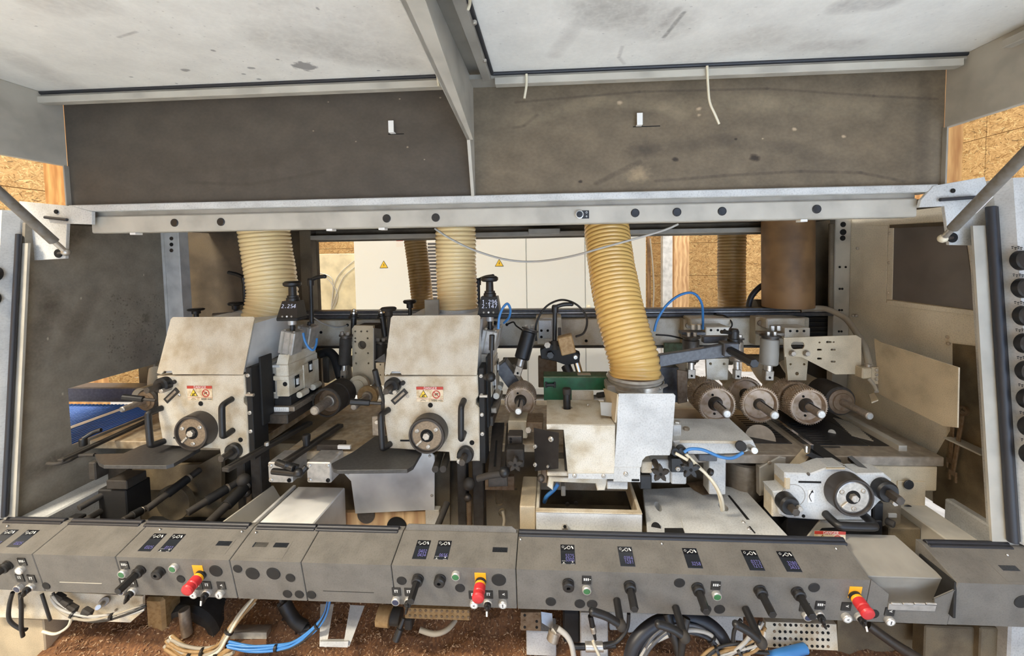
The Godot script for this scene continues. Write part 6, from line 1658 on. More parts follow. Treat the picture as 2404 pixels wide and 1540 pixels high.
# ---------------------------------------------------------------- machine bed, tables and rails
func rail(called: String, a: Vector3, b: Vector3, w: float, h: float, m: Material, label: String, group := "guide rails") -> Node3D:
	var t := thing(called, label, "rail", (a + b) * 0.5 - Vector3(0, h, 0), group)
	var u := (b - a).normalized()
	var x := u.cross(Vector3.UP).normalized()
	var bs := Basis(x, x.cross(u) * -1.0, -u)
	put(MB.new().box((a + b) * 0.5, Vector3(w, h, a.distance_to(b)), 0.0025, bs), "bar", m, t)
	put(MB.new().box((a + b) * 0.5 + Vector3(0, h * 0.5, 0), Vector3(w * 0.3, 0.0015, a.distance_to(b) * 0.92), 0.0, bs), "groove", M.hole, t)
	return t
func star_knob(c: Vector3, r: float, stem: float, label: String, m: Material) -> void:
	var t := thing("star_knob", label, "knob", c - Vector3(0, r, 0), "star knobs")
	var pts := []
	for k in 20:
		var a := TAU * k / 20 + 0.3
		var rr := r * (0.72 + 0.28 * cos(5.0 * (TAU * k / 20)))
		pts.append(c + Vector3(cos(a) * rr, sin(a) * rr, 0))
	put(MB.new().prism(pts, Vector3(0, 0, 0.018), 0.002), "star", m, t)
	put(MB.new().cyl(c, c + Vector3(0, 0, -stem), r * 0.34, 14), "stem", M.steel_dark, t)
	put(MB.new().cyl(c + Vector3(0, 0, 0.018), c + Vector3(0, 0, 0.0195), r * 0.16, 12, 0.0), "bore", M.hole, t)

func bed() -> void:
	solo(MB.new().lohi(Vector3(XL, 0.0, -1.72), Vector3(XR, TAB - 0.06, -2.28), 0.0), "bed_casting", M.patch_brown, "brown dusty bed casting below the feed tables", "machine bed")
	solo(MB.new().lohi(Vector3(-1.855, 0.44, -1.40), Vector3(-1.02, 0.46, -1.715), 0.0), "pit_shade_floor", M.black_matt, "floor at the bottom of the outfeed pit with shade painted in as black", "tray")  # added floor, coloured black so the pit looks dark inside
	solo(MB.new().lohi(Vector3(-0.1, 0.52, -1.40), Vector3(1.29, 0.54, -1.715), 0.0), "lower_shelf", M.patch_brown, "brown shelf below the white tray and base table", "shelf")
	# tables
	var yt := TAB
	for q in [[XL + 0.02, -1.25, 1.6, 2.05, "brown steel table under the outfeed spindle unit"], [PY(690, 1045, TAB).x, PY(905, 1020, TAB).x + 0.02, 1.535, 2.05, "scratched steel table between the spindle units"], [-0.31, 0.06, 1.62, 2.05, "dusty steel table under the brown knurled roller"], [0.42, XR - 0.005, 1.555, 2.02, "long cast table under the row of feed rollers"]]:
		solo(MB.new().lohi(Vector3(q[0], yt - 0.035, -q[2]), Vector3(q[1], yt, -q[3]), 0.003), "feed_table", M.cast_table if q[0] > 0.2 else M.table_dusty, q[4], "table", "feed tables")
	# dark wear plates on the long table
	var rt := thing("wear_plate", "dark wear plate with comb slots left of the bright fence edge", "plate", Vector3(0.75, TAB, -1.8), "wear plates")
	put(MB.new().lohi(Vector3(0.44, TAB, -1.65), Vector3(0.965, TAB + 0.003, -2.0), 0.001), "plate", M.table_dark, rt)
	put(MB.new().lohi(Vector3(0.62, TAB, -1.58), Vector3(0.90, TAB + 0.0015, -1.648), 0.0005), "worn_zone", M.cast_table, rt)
	for i in 11: put(MB.new().lohi(Vector3(0.86, TAB + 0.0028, -1.70 - i * 0.022), Vector3(0.96, TAB + 0.0036, -1.707 - i * 0.022), 0.0), "comb_slot", M.hole, rt)
	put(MB.new().cyl(PY(1785, 1030, TAB + 0.002), PY(1785, 1030, TAB + 0.003), 0.055, 24, 0.0), "ring_mark", M.cast_table, rt)
	solo(MB.new().lohi(Vector3(0.985, TAB, -1.57), Vector3(0.998, TAB + 0.035, -1.99), 0.001), "fence_edge", M.chrome, "bright steel fence edge running across the dark table", "fence")
	solo(MB.new().lohi(Vector3(1.0, TAB, -1.5), Vector3(1.05, TAB + 0.012, -1.99), 0.001), "fence_slide", M.black_matt, "black fence slide beside the bright steel edge", "fence")
	var r2 := thing("wear_plate", "dark wear plate with comb slots right of the black fence slide", "plate", Vector3(1.15, TAB, -1.8), "wear plates")
	put(MB.new().lohi(Vector3(1.055, TAB, -1.64), Vector3(1.25, TAB + 0.003, -2.0), 0.001), "plate", M.table_dark, r2)
	for i in 11: put(MB.new().lohi(Vector3(1.06, TAB + 0.0028, -1.62 - i * 0.022), Vector3(1.13, TAB + 0.0036, -1.626 - i * 0.022), 0.0), "comb_slot", M.hole, r2)
	var r3 := thing("wear_plate", "steel plate with a slanted grille beside the worn roller", "plate", Vector3(1.3, TAB, -1.75), "wear plates")
	put(MB.new().lohi(Vector3(1.255, TAB, -1.64), Vector3(1.328, TAB + 0.002, -2.0), 0.001), "plate", M.table_dark, r3)
	for i in 13: put(MB.new().box(Vector3(1.27 + i * 0.004, TAB + 0.004, -1.70 - 0.0 - i * 0.015), Vector3(0.07, 0.004, 0.006), 0.001, Basis(Vector3.UP, -0.75)), "grille_bar", M.conduit, r3)
	solo(MB.new().cyl(PY(1953, 1016, TAB + 0.004), PY(1953, 1016, TAB), 0.014, 18), "table_plug", M.paint_frame, "pale round plug set in the dark table", "plug")
	# aprons below the long table
	solo(MB.new().lohi(Vector3(1.12, 0.735, -1.56), Vector3(1.44, TAB - 0.036, -1.7), 0.006), "table_apron", M.paint_dusty, "dusty cream apron under the feed end of the table", "panel")
	solo(MB.new().cyl(Vector3(1.10, TAB - 0.036, -1.6), Vector3(1.10, 0.72, -1.6), 0.045, 28, 0.004), "table_column", M.sheet_grey, "rounded grey column under the long table", "column")
	var mo := thing("tool_motor", "steel motor body behind the white guide block", "motor", P(1745, 1150, 1.68))
	put(MB.new().cyl(P(1745, 1075, 1.68), P(1745, 1160, 1.68), 0.07, 30, 0.006), "barrel", M.steel_dull, mo)
	put(MB.new().lohi(P(1690, 1068, 1.62), P(1800, 1082, 1.62) + Vector3(0, 0, -0.06), 0.003), "flange", M.steel_dark, mo)
	solo(MB.new().prism(p3([1783, 1098, 1.55, 1830, 1072, 1.55, 1846, 1075, 1.55, 1842, 1150, 1.55, 1815, 1162, 1.55, 1784, 1165, 1.55]), Vector3(0, 0, -0.03), 0.003), "guide_plate", M.sheet_grey, "angled grey plate behind the low spindle unit", "plate")
	put(screw(MB.new(), P(1806, 1086, 1.55), 0.008), "screw", M.steel_dull, get_child(get_child_count() - 1))
	solo(MB.new().hexa(p3([1884, 1053, 1.56, 1904, 1066, 1.52, 1843, 1144, 1.46, 1812, 1136, 1.5]), p3([1884, 1062, 1.57, 1904, 1075, 1.53, 1843, 1153, 1.47, 1812, 1145, 1.51])), "chip_chute", M.paint_dusty, "brown slanting chute sheet behind the low spindle unit", "sheet")
	var hc := thing("swarf_hood", "black hooked guard beside the low spindle unit", "guard", P(1985, 1100, 1.52))
	put(MB.new().hexa(p3([1890, 1068, 1.5, 1905, 1062, 1.5, 1990, 1100, 1.48, 1985, 1110, 1.48]), p3([1890, 1068, 1.58, 1905, 1062, 1.58, 1990, 1100, 1.56, 1985, 1110, 1.56])), "hook_sheet", M.black_matt, hc)
	put(MB.new().hexa(p3([1990, 1072, 1.5, 2000, 1070, 1.5, 2040, 1102, 1.46, 2030, 1108, 1.46]), p3([1990, 1080, 1.54, 2000, 1078, 1.54, 2040, 1110, 1.5, 2030, 1116, 1.5])), "wing", M.black, hc)
	put(MB.new().cyl(P(1893, 1046, 1.5), P(1893, 1062, 1.5), 0.006, 10), "glass_pin", M.chrome, hc)

# ---------------------------------------------------------------- outfeed side and centre, low
func low_left() -> void:
	# slide plates (dark, scratched) in front of both spindle units, on their rails
	solo(MB.new().prism(pyp([222, 1066, 232, 1086, 244, 1092, 390, 1093, 408, 1088, 470, 1052, 470, 1030, 380, 1030, 330, 1046, 290, 1064], 0.888), Vector3(0, -0.014, 0), 0.001), "slide_plate", M.slide_dark, "scratched dark slide plate in front of the outfeed spindle unit", "plate", "slide plates")
	solo(MB.new().prism(pyp([778, 1088, 782, 1100, 792, 1104, 956, 1102, 970, 1094, 990, 1060, 990, 1030, 915, 1022, 880, 1024, 830, 1060], 0.888), Vector3(0, -0.014, 0), 0.001), "slide_plate", M.slide_dark, "scratched dark slide plate in front of the middle spindle unit", "plate", "slide plates")
	rail("slotted_rail", PY(140, 1083, 0.893), PY(352, 985, 0.893), 0.022, 0.014, M.black_dusty, "slotted dark rail running out over the outfeed ledge")
	rail("slotted_rail", PY(528, 1104, 0.893), PY(728, 992, 0.893), 0.03, 0.016, M.black_dusty, "slotted dark rail beside the outfeed spindle unit")
	rail("slotted_rail", PY(668, 1086, 0.893), PY(800, 998, 0.893), 0.03, 0.016, M.black_dusty, "slotted dark rail running to the middle slide plate")
	for q in [[[196, 1046], [190, 1030], [222, 1017], "black handle on the rail beside the outfeed ledge"], [[720, 1046], [718, 1034], [726, 1030], "small black knob on the centre slotted rail"]]:
		var a := PY(q[0][0], q[0][1], 0.9)
		var t := thing("rail_clamp", q[3], "handle", a)
		put(MB.new().cyl(a, a + Vector3(0, 0.03, 0), 0.013, 14), "hub", M.black, t)
		if q[0][0] < 300: put(MB.new().tube(spline([a + Vector3(0, 0.028, 0), a + Vector3(0.02, 0.045, -0.02), a + Vector3(0.045, 0.052, -0.03)], 5), 0.008, 10), "grip", M.black, t)
		else: put(MB.new().lathe(a + Vector3(0, 0.024, 0), Vector3.UP, [[0, 0.015], [0.018, 0.016], [0.022, 0.012], [0.022, 0]], 14), "grip", M.black, t)
	put(MB.new().nut(PY(627, 1046, 0.905), PY(627, 1046, 0.905) + Vector3(0, 0.014, 0), 0.009), "bolt", M.steel, thing("rail_bolt", "steel bolt on the rail beside the outfeed spindle unit", "bolt", PY(627, 1046, 0.9)))
	var hk := thing("hook_bar", "bent flat hook bar at the front of the outfeed rail", "bar", PY(130, 1088, 0.88))
	put(MB.new().tube(spline([PY(112, 1088, 0.885), PY(132, 1089, 0.885), PY(160, 1082, 0.885), PY(185, 1070, 0.885), PY(222, 1068, 0.885)], 5), 0.007, 8), "bar", M.black_dusty, hk)
	put(MB.new().lohi(P(205, 1086, 1.42), P(225, 1128, 1.42) + Vector3(0, 0, -0.05), 0.004), "support", M.black_dusty, hk)
	# ledges of the bed
	var e := PY(170, 1180, BASE).x
	solo(MB.new().lohi(Vector3(XL + 0.003, 0.42, -1.35), Vector3(e, BASE, -1.72), 0.006), "bed_ledge", M.paint_clean, "white bed ledge along the sooty end plate", "ledge")
	solo(MB.new().lohi(Vector3(1.30, 0.5, -1.35), Vector3(1.40, BASE, -1.56), 0.004), "bed_ledge", M.paint_frame, "pale bed ledge with chipped paint below the spanners", "ledge")
	solo(MB.new().lohi(Vector3(1.19, 0.40, -1.46), Vector3(1.298, 0.66, -1.56), 0.004), "dusty_sheet_metal", M.patch_brown, "brown bed panel between the low spindle unit and the ledge", "panel")
	# black clamp stack standing in the outfeed pit
	var k := thing("clamp_stack", "oily black clamp stack standing beside the white bed ledge", "clamp", P(270, 1235, 1.5))
	put(MB.new().lohi(P(248, 1128, 1.44), P(298, 1150, 1.44) + Vector3(0, 0, -0.08), 0.003), "upper_block", M.black_dusty, k)
	put(MB.new().lohi(P(228, 1150, 1.45), P(300, 1230, 1.45) + Vector3(0, 0, -0.1), 0.004), "body", M.black_matt, k)
	for i in 2:
		var c := P(226, 1171 + i * 36, 1.45)
		put(MB.new().cyl(c + Vector3(0, 0, 0.06), c + Vector3(0.05, 0.03, -0.1), 0.012, 14), "roller_pin", M.black_dusty, k)
	solo(MB.new().lohi(P(250, 1090, 1.62), P(300, 1128, 1.62) + Vector3(0, 0, -0.03), 0.004), "support_block", M.steel_dark, "grey support under the outfeed slide plate", "block")
	solo(MB.new().prism(pz([300, 1096, 470, 1090, 520, 1062, 520, 1180, 400, 1150, 300, 1150], 1.64), Vector3(0, 0, -0.02), 0.0), "pit_panel", M.patch_brown, "brown panel under the outfeed slide plate", "panel")
	for q in [[[345, 1195, 1.42], [470, 1102, 1.6], "long oily rod crossing the dark outfeed pit", 0.013], [[288, 1222, 1.41], [345, 1192, 1.5], "short oily rod by the black clamp stack", 0.012], [[440, 1204, 1.42], [560, 1130, 1.58], "oily rod ending in a spring sleeve in the outfeed pit", 0.014], [[490, 1228, 1.4], [600, 1120, 1.62], "long flat bar beside the cream channel", 0.016]]:
		var a: Vector3 = P(q[0][0], q[0][1], q[0][2]); var b: Vector3 = P(q[1][0], q[1][1], q[1][2])
		var t := thing("adjusting_rod", q[2], "rod", a, "adjusting rods in the pit")
		put(MB.new().cyl(a, b, q[3], 14), "rod", M.black_dusty, t)
		put(MB.new().cyl(a.lerp(b, 0.35), a.lerp(b, 0.75), q[3] * 1.35, 14), "sleeve", M.black_matt, t)
		put(MB.new().cyl(a.lerp(b, 0.76), a.lerp(b, 0.8), q[3] * 1.2, 14), "ring", M.steel_dull, t)
	solo(MB.new().cyl(P(420, 1172, 1.6), P(420, 1172, 1.6) + Vector3(0, 0, 0.03), 0.075, 30), "access_cover", M.patch_brown, "brown round cover deep in the outfeed pit", "cover")
	solo(MB.new().lohi(P(150, 1219, 1.4), P(178, 1232, 1.4) + Vector3(0, 0, -0.04), 0.006), "black_bump_stop", M.black, "small black bump stop at the edge of the white ledge", "stop")
	var dl := thing("danger_plate", "danger label standing low behind the console by the pit", "label", P(371, 1245, 1.39))
	danger_sign(dl, P(371, 1238, 1.39), R(64, 1.39))
	# cream channel and white box in the centre
	var xa := PY(584, 1237, BASE).x; var xb := PY(730, 1236, BASE).x
	solo(MB.new().prism([P(516, 1232, 1.345), P(642, 1140, 1.62), P(648, 1175, 1.62), P(560, 1260, 1.36)], Vector3(-0.006, 0, 0), 0.0), "channel_side", M.paint_frame, "cream channel side plate left of the white centre box", "plate")
	var bx2 := thing("slide_box", "white dusty box with a bright rail behind the console centre", "box", Vector3((xa + xb) * 0.5, 0.5, -1.5))
	put(MB.new().lohi(Vector3(xa + 0.02, 0.5, -1.34), Vector3(xb, BASE, -1.6), 0.004), "box", M.paint_white, bx2)
	put(MB.new().lohi(Vector3(xa, BASE - 0.006, -1.34), Vector3(xa + 0.012, BASE + 0.006, -1.6), 0.001), "rail", M.post_grey, bx2)
	put(MB.new().lohi(Vector3(xa + 0.0, 0.5, -1.345), Vector3(xa + 0.018, BASE - 0.006, -1.6), 0.001), "rail_web", M.sheet_grey, bx2)
	for q in [[657, "alu clamp block with four screws over the channel"], [748, "alu clamp block with four screws over the white box"]]:
		var c := P(q[0], 1110, 1.44)
		var t := thing("clamp_block", q[1], "clamp", c - Vector3(0, 0.04, 0), "alu clamp blocks")
		put(MB.new().box(c + Vector3(0, 0, -0.05), Vector3(0.095, 0.08, 0.1), 0.004), "block", M.alu, t)
		for sx in [-1, 1]:
			for sy in [-1, 1]: put(screw(MB.new(), c + Vector3(sx * 0.036, sy * 0.028, 0), 0.008, Vector3(0, 0, 1), 0.004), "cap_screw", M.steel if sx * sy > 0 or sy > 0 else M.hole, t)
	var fh := thing("fork_handle", "black forked clamp handle between the two alu blocks", "handle", P(700, 1110, 1.38))
	for q in [[640, 1106, 700, 1112], [650, 1085, 690, 1100], [720, 1095, 700, 1118], [700, 1098, 668, 1090]]: put(MB.new().cyl(P(q[0], q[1], 1.4), P(q[2], q[3], 1.38), 0.0115, 12), "prong", M.black, fh)
	put(MB.new().ball(P(701, 1110, 1.38), 0.017), "hub", M.black, fh)
	# steel mounting under the table front
	solo(MB.new().lohi(P(742, 1045, 1.54), P(800, 1068, 1.54) + Vector3(0, 0, -0.05), 0.003), "scale_block", M.steel_dark, "dark block with holes under the centre table edge", "block")
	var sb := thing("scale_mount", "small white scale and bolt under the centre table edge", "scale", P(800, 1080, 1.54))
	put(MB.new().lohi(P(792, 1046, 1.53), P(822, 1055, 1.53) + Vector3(0, 0, -0.01), 0.001), "scale", M.white_plastic, sb)
	put(MB.new().nut(P(797, 1062, 1.53), P(797, 1062, 1.53) + Vector3(0, 0, 0.015), 0.009), "bolt", M.steel, sb)
	# white vertical sheet right of the box and what shows below it
	var ws := thing("cover_sheet", "white vertical cover sheet under the middle slide plate", "sheet", P(920, 1205, 1.6))
	put(MB.new().prism(pz([800, 1104, 860, 1075, 1012, 1062, 1020, 1070, 1020, 1198, 996, 1198, 834, 1206, 824, 1130], 1.6), Vector3(0, 0, -0.006), 0.001), "sheet", M.paint_white, ws)
	for q in [[1009, 1070], [1014, 1163], [818, 1110]]: put(MB.new().ball(P(q[0], q[1], 1.6), 0.006), "screw", M.steel, ws)
	var wc := thing("wooden_crosspiece", "wood coloured board with dark round openings behind the console centre", "board", P(910, 1245, 1.62))
	put(MB.new().prism(pz([800, 1204, 1000, 1200, 1000, 1262, 780, 1262], 1.615), Vector3(0, 0, -0.02), 0.0), "board", M.wood, wc)
	put(MB.new().cyl(P(932, 1236, 1.614), P(932, 1236, 1.614) + Vector3(0, 0, 0.004), R(25, 1.61), 28, 0.0), "opening", M.hole, wc)
	put(MB.new().cyl(P(860, 1208, 1.614), P(860, 1208, 1.614) + Vector3(0, 0, 0.004), R(22, 1.61), 28, 0.0), "opening", M.steel_dark, wc)
	solo(MB.new().lohi(P(998, 1197, 1.6), P(1032, 1255, 1.6) + Vector3(0, 0, -0.03), 0.002), "end_cheek", M.paint, "small cream cheek plate beside the wood coloured board", "plate")
	solo(MB.new().prism(pz([1020, 1068, 1056, 1062, 1056, 1250, 1034, 1250, 1020, 1200], 1.66), Vector3(0, 0, -0.02), 0.0), "inner_panel", M.patch_brown, "brown inner panel left of the lifting columns", "panel")
	for i in 2: solo(MB.new().cyl(P(1022 + i * 18, 1102, 1.45), P(1034 + i * 18, 1066, 1.62), 0.013, 14), "pull_rod", M.black_dusty, ["oily pull rod next to the white cover sheet", "oily pull rod next to the lifting columns"][i], "rod", "pull rods")
	solo(MB.new().cyl(P(1022, 1248, 1.4), P(1050, 1180, 1.5), 0.012, 12), "brace_rod", M.black_dusty, "slanted dark brace rod by the lifting columns", "rod")
	# middle slot plates, right of the lifting columns
	var mp := thing("slot_panel", "brown panel with long slot and key hole right of the lifting columns", "panel", P(1180, 1255, 1.6))
	var sl := []
	for kk in 16:
		var a := TAU * kk / 16
		sl.append(P(1172 + cos(a) * 9, 1165 + sin(a) * 8 + (14 if sin(a) > 0.01 else -18), 1.58))
	put(MB.new().prism(pz([1138, 1150, 1214, 1150, 1214, 1262, 1138, 1262], 1.58), Vector3(0, 0, -0.01), 0.0, [sl, circle(P(1179, 1205, 1.58), R(9, 1.58), Vector3.BACK, 18)]), "panel", M.patch_brown, mp)
	put(MB.new().lohi(P(1138, 1118, 1.56), P(1208, 1152, 1.56) + Vector3(0, 0, -0.02), 0.002), "rusty_strip", M.rust_steel, mp)
	put(MB.new().tube(spline(p3([1180, 1200, 1.57, 1184, 1220, 1.56, 1182, 1240, 1.55, 1188, 1262, 1.54]), 4), 0.006, 8), "cord", M.conduit, mp)
	solo(MB.new().prism(pz([1146, 1104, 1190, 1102, 1192, 1142, 1146, 1144], 1.5), Vector3(0, 0, -0.012), 0.002), "latch_plate", M.steel_dark, "dark latch plate with two screws below the slotted bars", "plate")
	for q in [[1146, 1178, "worn slotted bar standing beside the middle unit"], [1180, 1198, "narrow slotted bar right of the worn one"]]:
		var t := thing("slotted_bar", q[2], "bar", P((q[0] + q[1]) * 0.5, 1108, 1.5), "upright slotted bars")
		put(MB.new().hexa(p3([q[0] + 10, 992, 1.72, q[1] + 6, 992, 1.72, q[1] - 4, 1108, 1.48, q[0], 1108, 1.48]), p3([q[0] + 10, 1000, 1.73, q[1] + 6, 1000, 1.73, q[1] - 4, 1116, 1.49, q[0], 1116, 1.49])), "bar", M.steel_dark, t)
		var mx: float = (q[0] + q[1]) * 0.5 + 2
		put(MB.new().hexa(p3([mx + 2, 1002, 1.70, mx + 6, 1002, 1.70, mx, 1094, 1.5, mx - 5, 1094, 1.5]), p3([mx + 2, 1004, 1.71, mx + 6, 1004, 1.71, mx, 1096, 1.51, mx - 5, 1096, 1.51])), "slot", M.hole, t)
	var mb := thing("guide_block", "dusty grey guide block with two bores above the star knob", "block", P(1210, 1050, 1.55))
	put(MB.new().lohi(P(1192, 988, 1.62), P(1238, 1030, 1.62) + Vector3(0, 0, -0.1), 0.004), "upper", M.paint_dusty, mb)
	put(MB.new().lohi(P(1191, 1024, 1.52), P(1226, 1052, 1.52) + Vector3(0, 0, -0.06), 0.003), "lower", M.steel_dark, mb)
	for q in [[1199, 1030], [1199, 1037]]: put(MB.new().cyl(P(q[0], q[1], 1.52), P(q[0], q[1], 1.52) + Vector3(0, 0, 0.003), 0.005, 10), "bore", M.hole, mb)
	put(MB.new().lohi(P(1188, 1056, 1.46), P(1230, 1098, 1.46) + Vector3(0, 0, -0.05), 0.004), "knob_block", M.black_dusty, mb)
	star_knob(P(1210, 1086, 1.43), 0.03, 0.05, "oily black star knob beside the black hinged plate", M.black_dusty)
	var dh := thing("drop_handle", "black hinged handle lying under the slotted bars", "handle", P(1150, 1125, 1.45))
	put(MB.new().tube(spline(p3([1122, 1124, 1.44, 1150, 1116, 1.43, 1182, 1112, 1.43]), 4), 0.012, 12), "grip", M.black_dusty, dh)
	put(MB.new().ball(P(1184, 1108, 1.43), 0.02, 14), "hub", M.black, dh)
	solo(MB.new().lohi(P(1236, 992, 1.6), P(1275, 1016, 1.6) + Vector3(0, 0, -0.1), 0.003), "rusty_wedge", M.rust_steel, "rusty wedge under the brown knurled roller", "wedge")

# ---------------------------------------------------------------- side spindle with white covers
func side_spindle() -> void:
	var z := Vector3(0, 0, 1)
	var d := 1.42
	# tall front cover
	var t := thing("slide_cover", "tall white sheet cover under the curving yellow hose", "cover", P(1510, 1134, d))
	put(MB.new().prism(pz([1450, 928, 1453, 924, 1581, 924, 1586, 929, 1577, 1056, 1572, 1069, 1528, 1069, 1516, 1072, 1508, 1081, 1505, 1097, 1442, 1097, 1449, 990], d), z * -0.004, 0.0006), "front_sheet", M.paint_clean, t)
	put(MB.new().prism(pz([1442, 1097, 1503, 1097, 1503, 1132, 1440, 1131], d - 0.002), z * -0.004, 0.0006), "lower_flange", M.paint_clean, t)
	put(screw(MB.new(), P(1469, 1112, d - 0.002), 0.008, z, 0.005), "screw", M.steel, t)
	put(B(MB.new(), 1483, 1125, 1501, 1130, d - 0.003, 0.003, 0.0), "slit", M.hole, t)
	put(MB.new().hexa([P(1449, 926, d), P(1453, 926, d), P(1447, 992, d), P(1443, 992, d)], [P(1416, 912, 1.56), P(1420, 912, 1.56), P(1436, 980, 1.52), P(1432, 980, 1.52)]), "side_sheet", M.paint_dusty, t)
	put(MB.new().prism(pz([1409, 944, 1447, 946, 1447, 980, 1411, 975], 1.46), z * -0.004, 0.0005), "tab_sheet", M.sheet_grey, t)
	put(MB.new().lohi(P(1425, 906, 1.58), P(1557, 924, 1.58) + Vector3(0, 0, -0.14), 0.004), "hose_flange", M.sheet_grey, t)
	put(MB.new().lohi(P(1425, 924, 1.6), P(1560, 1060, 1.6) + Vector3(0, 0, -0.1), 0.004), "suction_case", M.paint_dirty, t)
	# low cover with a flat top
	var y0 := P(1365, 996, d).y
	var lc := thing("side_cover", "white dusty cover with a flat top and black post beside the tall cover", "cover", P(1360, 1124, d))
	put(MB.new().prism(pz([1283, 997, 1444, 997, 1443, 1124, 1334, 1124, 1323, 1009, 1284, 1008], d), z * -0.004, 0.0006), "front_sheet", M.paint, lc)
	put(MB.new().prism(pz([1334, 1112, 1441, 1112, 1441, 1125, 1334, 1124], d - 0.003), z * -0.004, 0.0006), "lower_lip", M.paint_clean, lc)
	var xa := P(1283, 996, d).x; var xb := P(1444, 996, d).x
	put(MB.new().prism([Vector3(xa, y0, -d), Vector3(xb, y0, -d), Vector3(xb - 0.03, y0, -1.66), Vector3(xa, y0, -1.66)], Vector3(0, -0.004, 0), 0.0006, [circle(PY(1331, 957, y0), R(13, 1.55), Vector3.UP, 20)]), "top_sheet", M.paint_dirty, lc)
	put(MB.new().cyl(PY(1331, 957, y0) - Vector3(0, 0.04, 0), PY(1331, 957, y0) + Vector3(0, 0.075, 0), 0.0145, 16), "black_post", M.black, lc)
	put(MB.new().cyl(PY(1331, 957, y0) + Vector3(0, 0.055, 0), PY(1331, 957, y0) + Vector3(0, 0.078, 0), 0.0165, 16), "post_cap", M.black_dusty, lc)
	for q in [[1349, 1116], [1417, 1117]]: put(screw(MB.new(), P(q[0], q[1], d - 0.003), 0.0075, z, 0.005), "screw", M.steel, lc)
	put(MB.new().ball(PY(1380, 952, y0) + Vector3(0, 0.002, 0), 0.006), "screw", M.steel, lc)
	put(MB.new().lohi(P(1325, 1012, d + 0.02), P(1440, 1110, d + 0.02) + Vector3(0, 0, -0.16), 0.004), "inner_case", M.black_dusty, lc)
	# green back plate with its small fittings
	var g := thing("green_plate", "green painted back plate behind the white side cover", "plate", P(1350, 938, 1.67))
	put(MB.new().prism(pz([1276, 884, 1426, 884, 1426, 916, 1342, 916, 1342, 940, 1277, 940], 1.67), z * -0.02, 0.002), "plate", M.green, g)
	put(MB.new().hexa(p3([1276, 884, 1.668, 1428, 884, 1.668, 1426, 872, 1.76, 1276, 872, 1.76]), p3([1276, 887, 1.668, 1428, 887, 1.668, 1426, 875, 1.76, 1276, 875, 1.76])), "top_edge", M.green_dusty, g)
	put(MB.new().box(P(1371, 878, 1.70), Vector3(0.055, 0.002, 0.03), 0.0), "faded_label", M.paint_dusty, g)
	for i in 2: put(MB.new().lohi(P(1279 + i * 20, 897, 1.665), P(1285 + i * 20, 911, 1.665) + Vector3(0, 0, -0.01), 0.002), "clip_end", M.black, g)
	put(MB.new().cyl(P(1282, 904, 1.66), P(1302, 903, 1.66), 0.007, 12), "clip", M.black, g)
	put(MB.new().prism(pz([1342, 917, 1393, 918, 1394, 940, 1342, 940], 1.665), z * -0.004, 0.0), "bent_tab", M.paint_dirty, g)
	put(MB.new().cyl(P(1403, 928, 1.6), P(1418, 926, 1.58), 0.011, 12), "black_plug", M.black, g)
	# hinged black plate with bolts
	var bp := thing("hinged_plate", "black hinged plate with bolts left of the white side cover", "plate", P(1282, 1105, 1.40))
	put(MB.new().hexa(p3([1253, 1004, 1.46, 1312, 1016, 1.38, 1311, 1100, 1.38, 1256, 1106, 1.46]), p3([1253, 1004, 1.47, 1312, 1016, 1.39, 1311, 1100, 1.39, 1256, 1106, 1.47])), "plate", M.table_dark, bp)
	for q in [[1294, 1030, 1.40, 0.010], [1257, 1047, 1.452, 0.008], [1257, 1090, 1.452, 0.008], [1287, 1094, 1.41, 0.005]]: put(screw(MB.new(), P(q[0], q[1], q[2]), q[3], Vector3(-0.4, 0, 1).normalized(), 0.008), "bolt", M.steel, bp)
	put(MB.new().nut(P(1242, 1009, 1.5), P(1240, 1010, 1.47), 0.012), "nut", M.steel_dull, bp)
	# lower carriage
	var cr := thing("spindle_carriage", "cream carriage bar and block below the white covers", "machine unit", P(1380, 1150, 1.46))
	put(MB.new().lohi(P(1284, 1108, 1.43), P(1336, 1119, 1.43) + Vector3(0, 0, -0.1), 0.003), "rusty_edge", M.paint_dirty, cr)
	put(MB.new().prism(pz([1288, 1120, 1426, 1123, 1426, 1133, 1420, 1152, 1402, 1152, 1398, 1136, 1300, 1132, 1298, 1152, 1284, 1142], 1.45), z * -0.1, 0.003), "bar", M.paint, cr)
	put(MB.new().lohi(P(1425, 1130, 1.44), P(1474, 1150, 1.44) + Vector3(0, 0, -0.08), 0.003), "block", M.paint_clean, cr)
	put(MB.new().lohi(P(1270, 1100, 1.46), P(1284, 1135, 1.46) + Vector3(0, 0, -0.05), 0.003), "end_bracket", M.rust_steel, cr)
	put(MB.new().ball(P(1270, 1123, 1.44), 0.014), "cap_nut", M.steel_dark, cr)
	put(MB.new().lohi(P(1317, 1142, 1.5), P(1328, 1166, 1.5) + Vector3(0, 0, -0.04), 0.003), "finger", M.sheet_grey, cr)
	# open tray
	var yT := P(1380, 1205, 1.40).y; var yB := 0.66
	var xl := P(1258, 1200, 1.40).x; var xr := P(1508, 1205, 1.40).x
	var tr := thing("base_tray", "white open tray frame with rusty rim below the covers", "tray", Vector3((xl + xr) * 0.5, yB, -1.5))
	put(MB.new().lohi(Vector3(xl, yB, -1.40), Vector3(xr, yT, -1.412), 0.003), "front_wall", M.paint_clean, tr)
	put(MB.new().lohi(Vector3(xl, yT, -1.398), Vector3(xr, yT + 0.004, -1.42), 0.001), "rim", M.paint_dirty, tr)
	put(MB.new().lohi(Vector3(xl, yB, -1.412), Vector3(xl + 0.012, yT + 0.004, -1.66), 0.002), "side_wall", M.paint, tr)
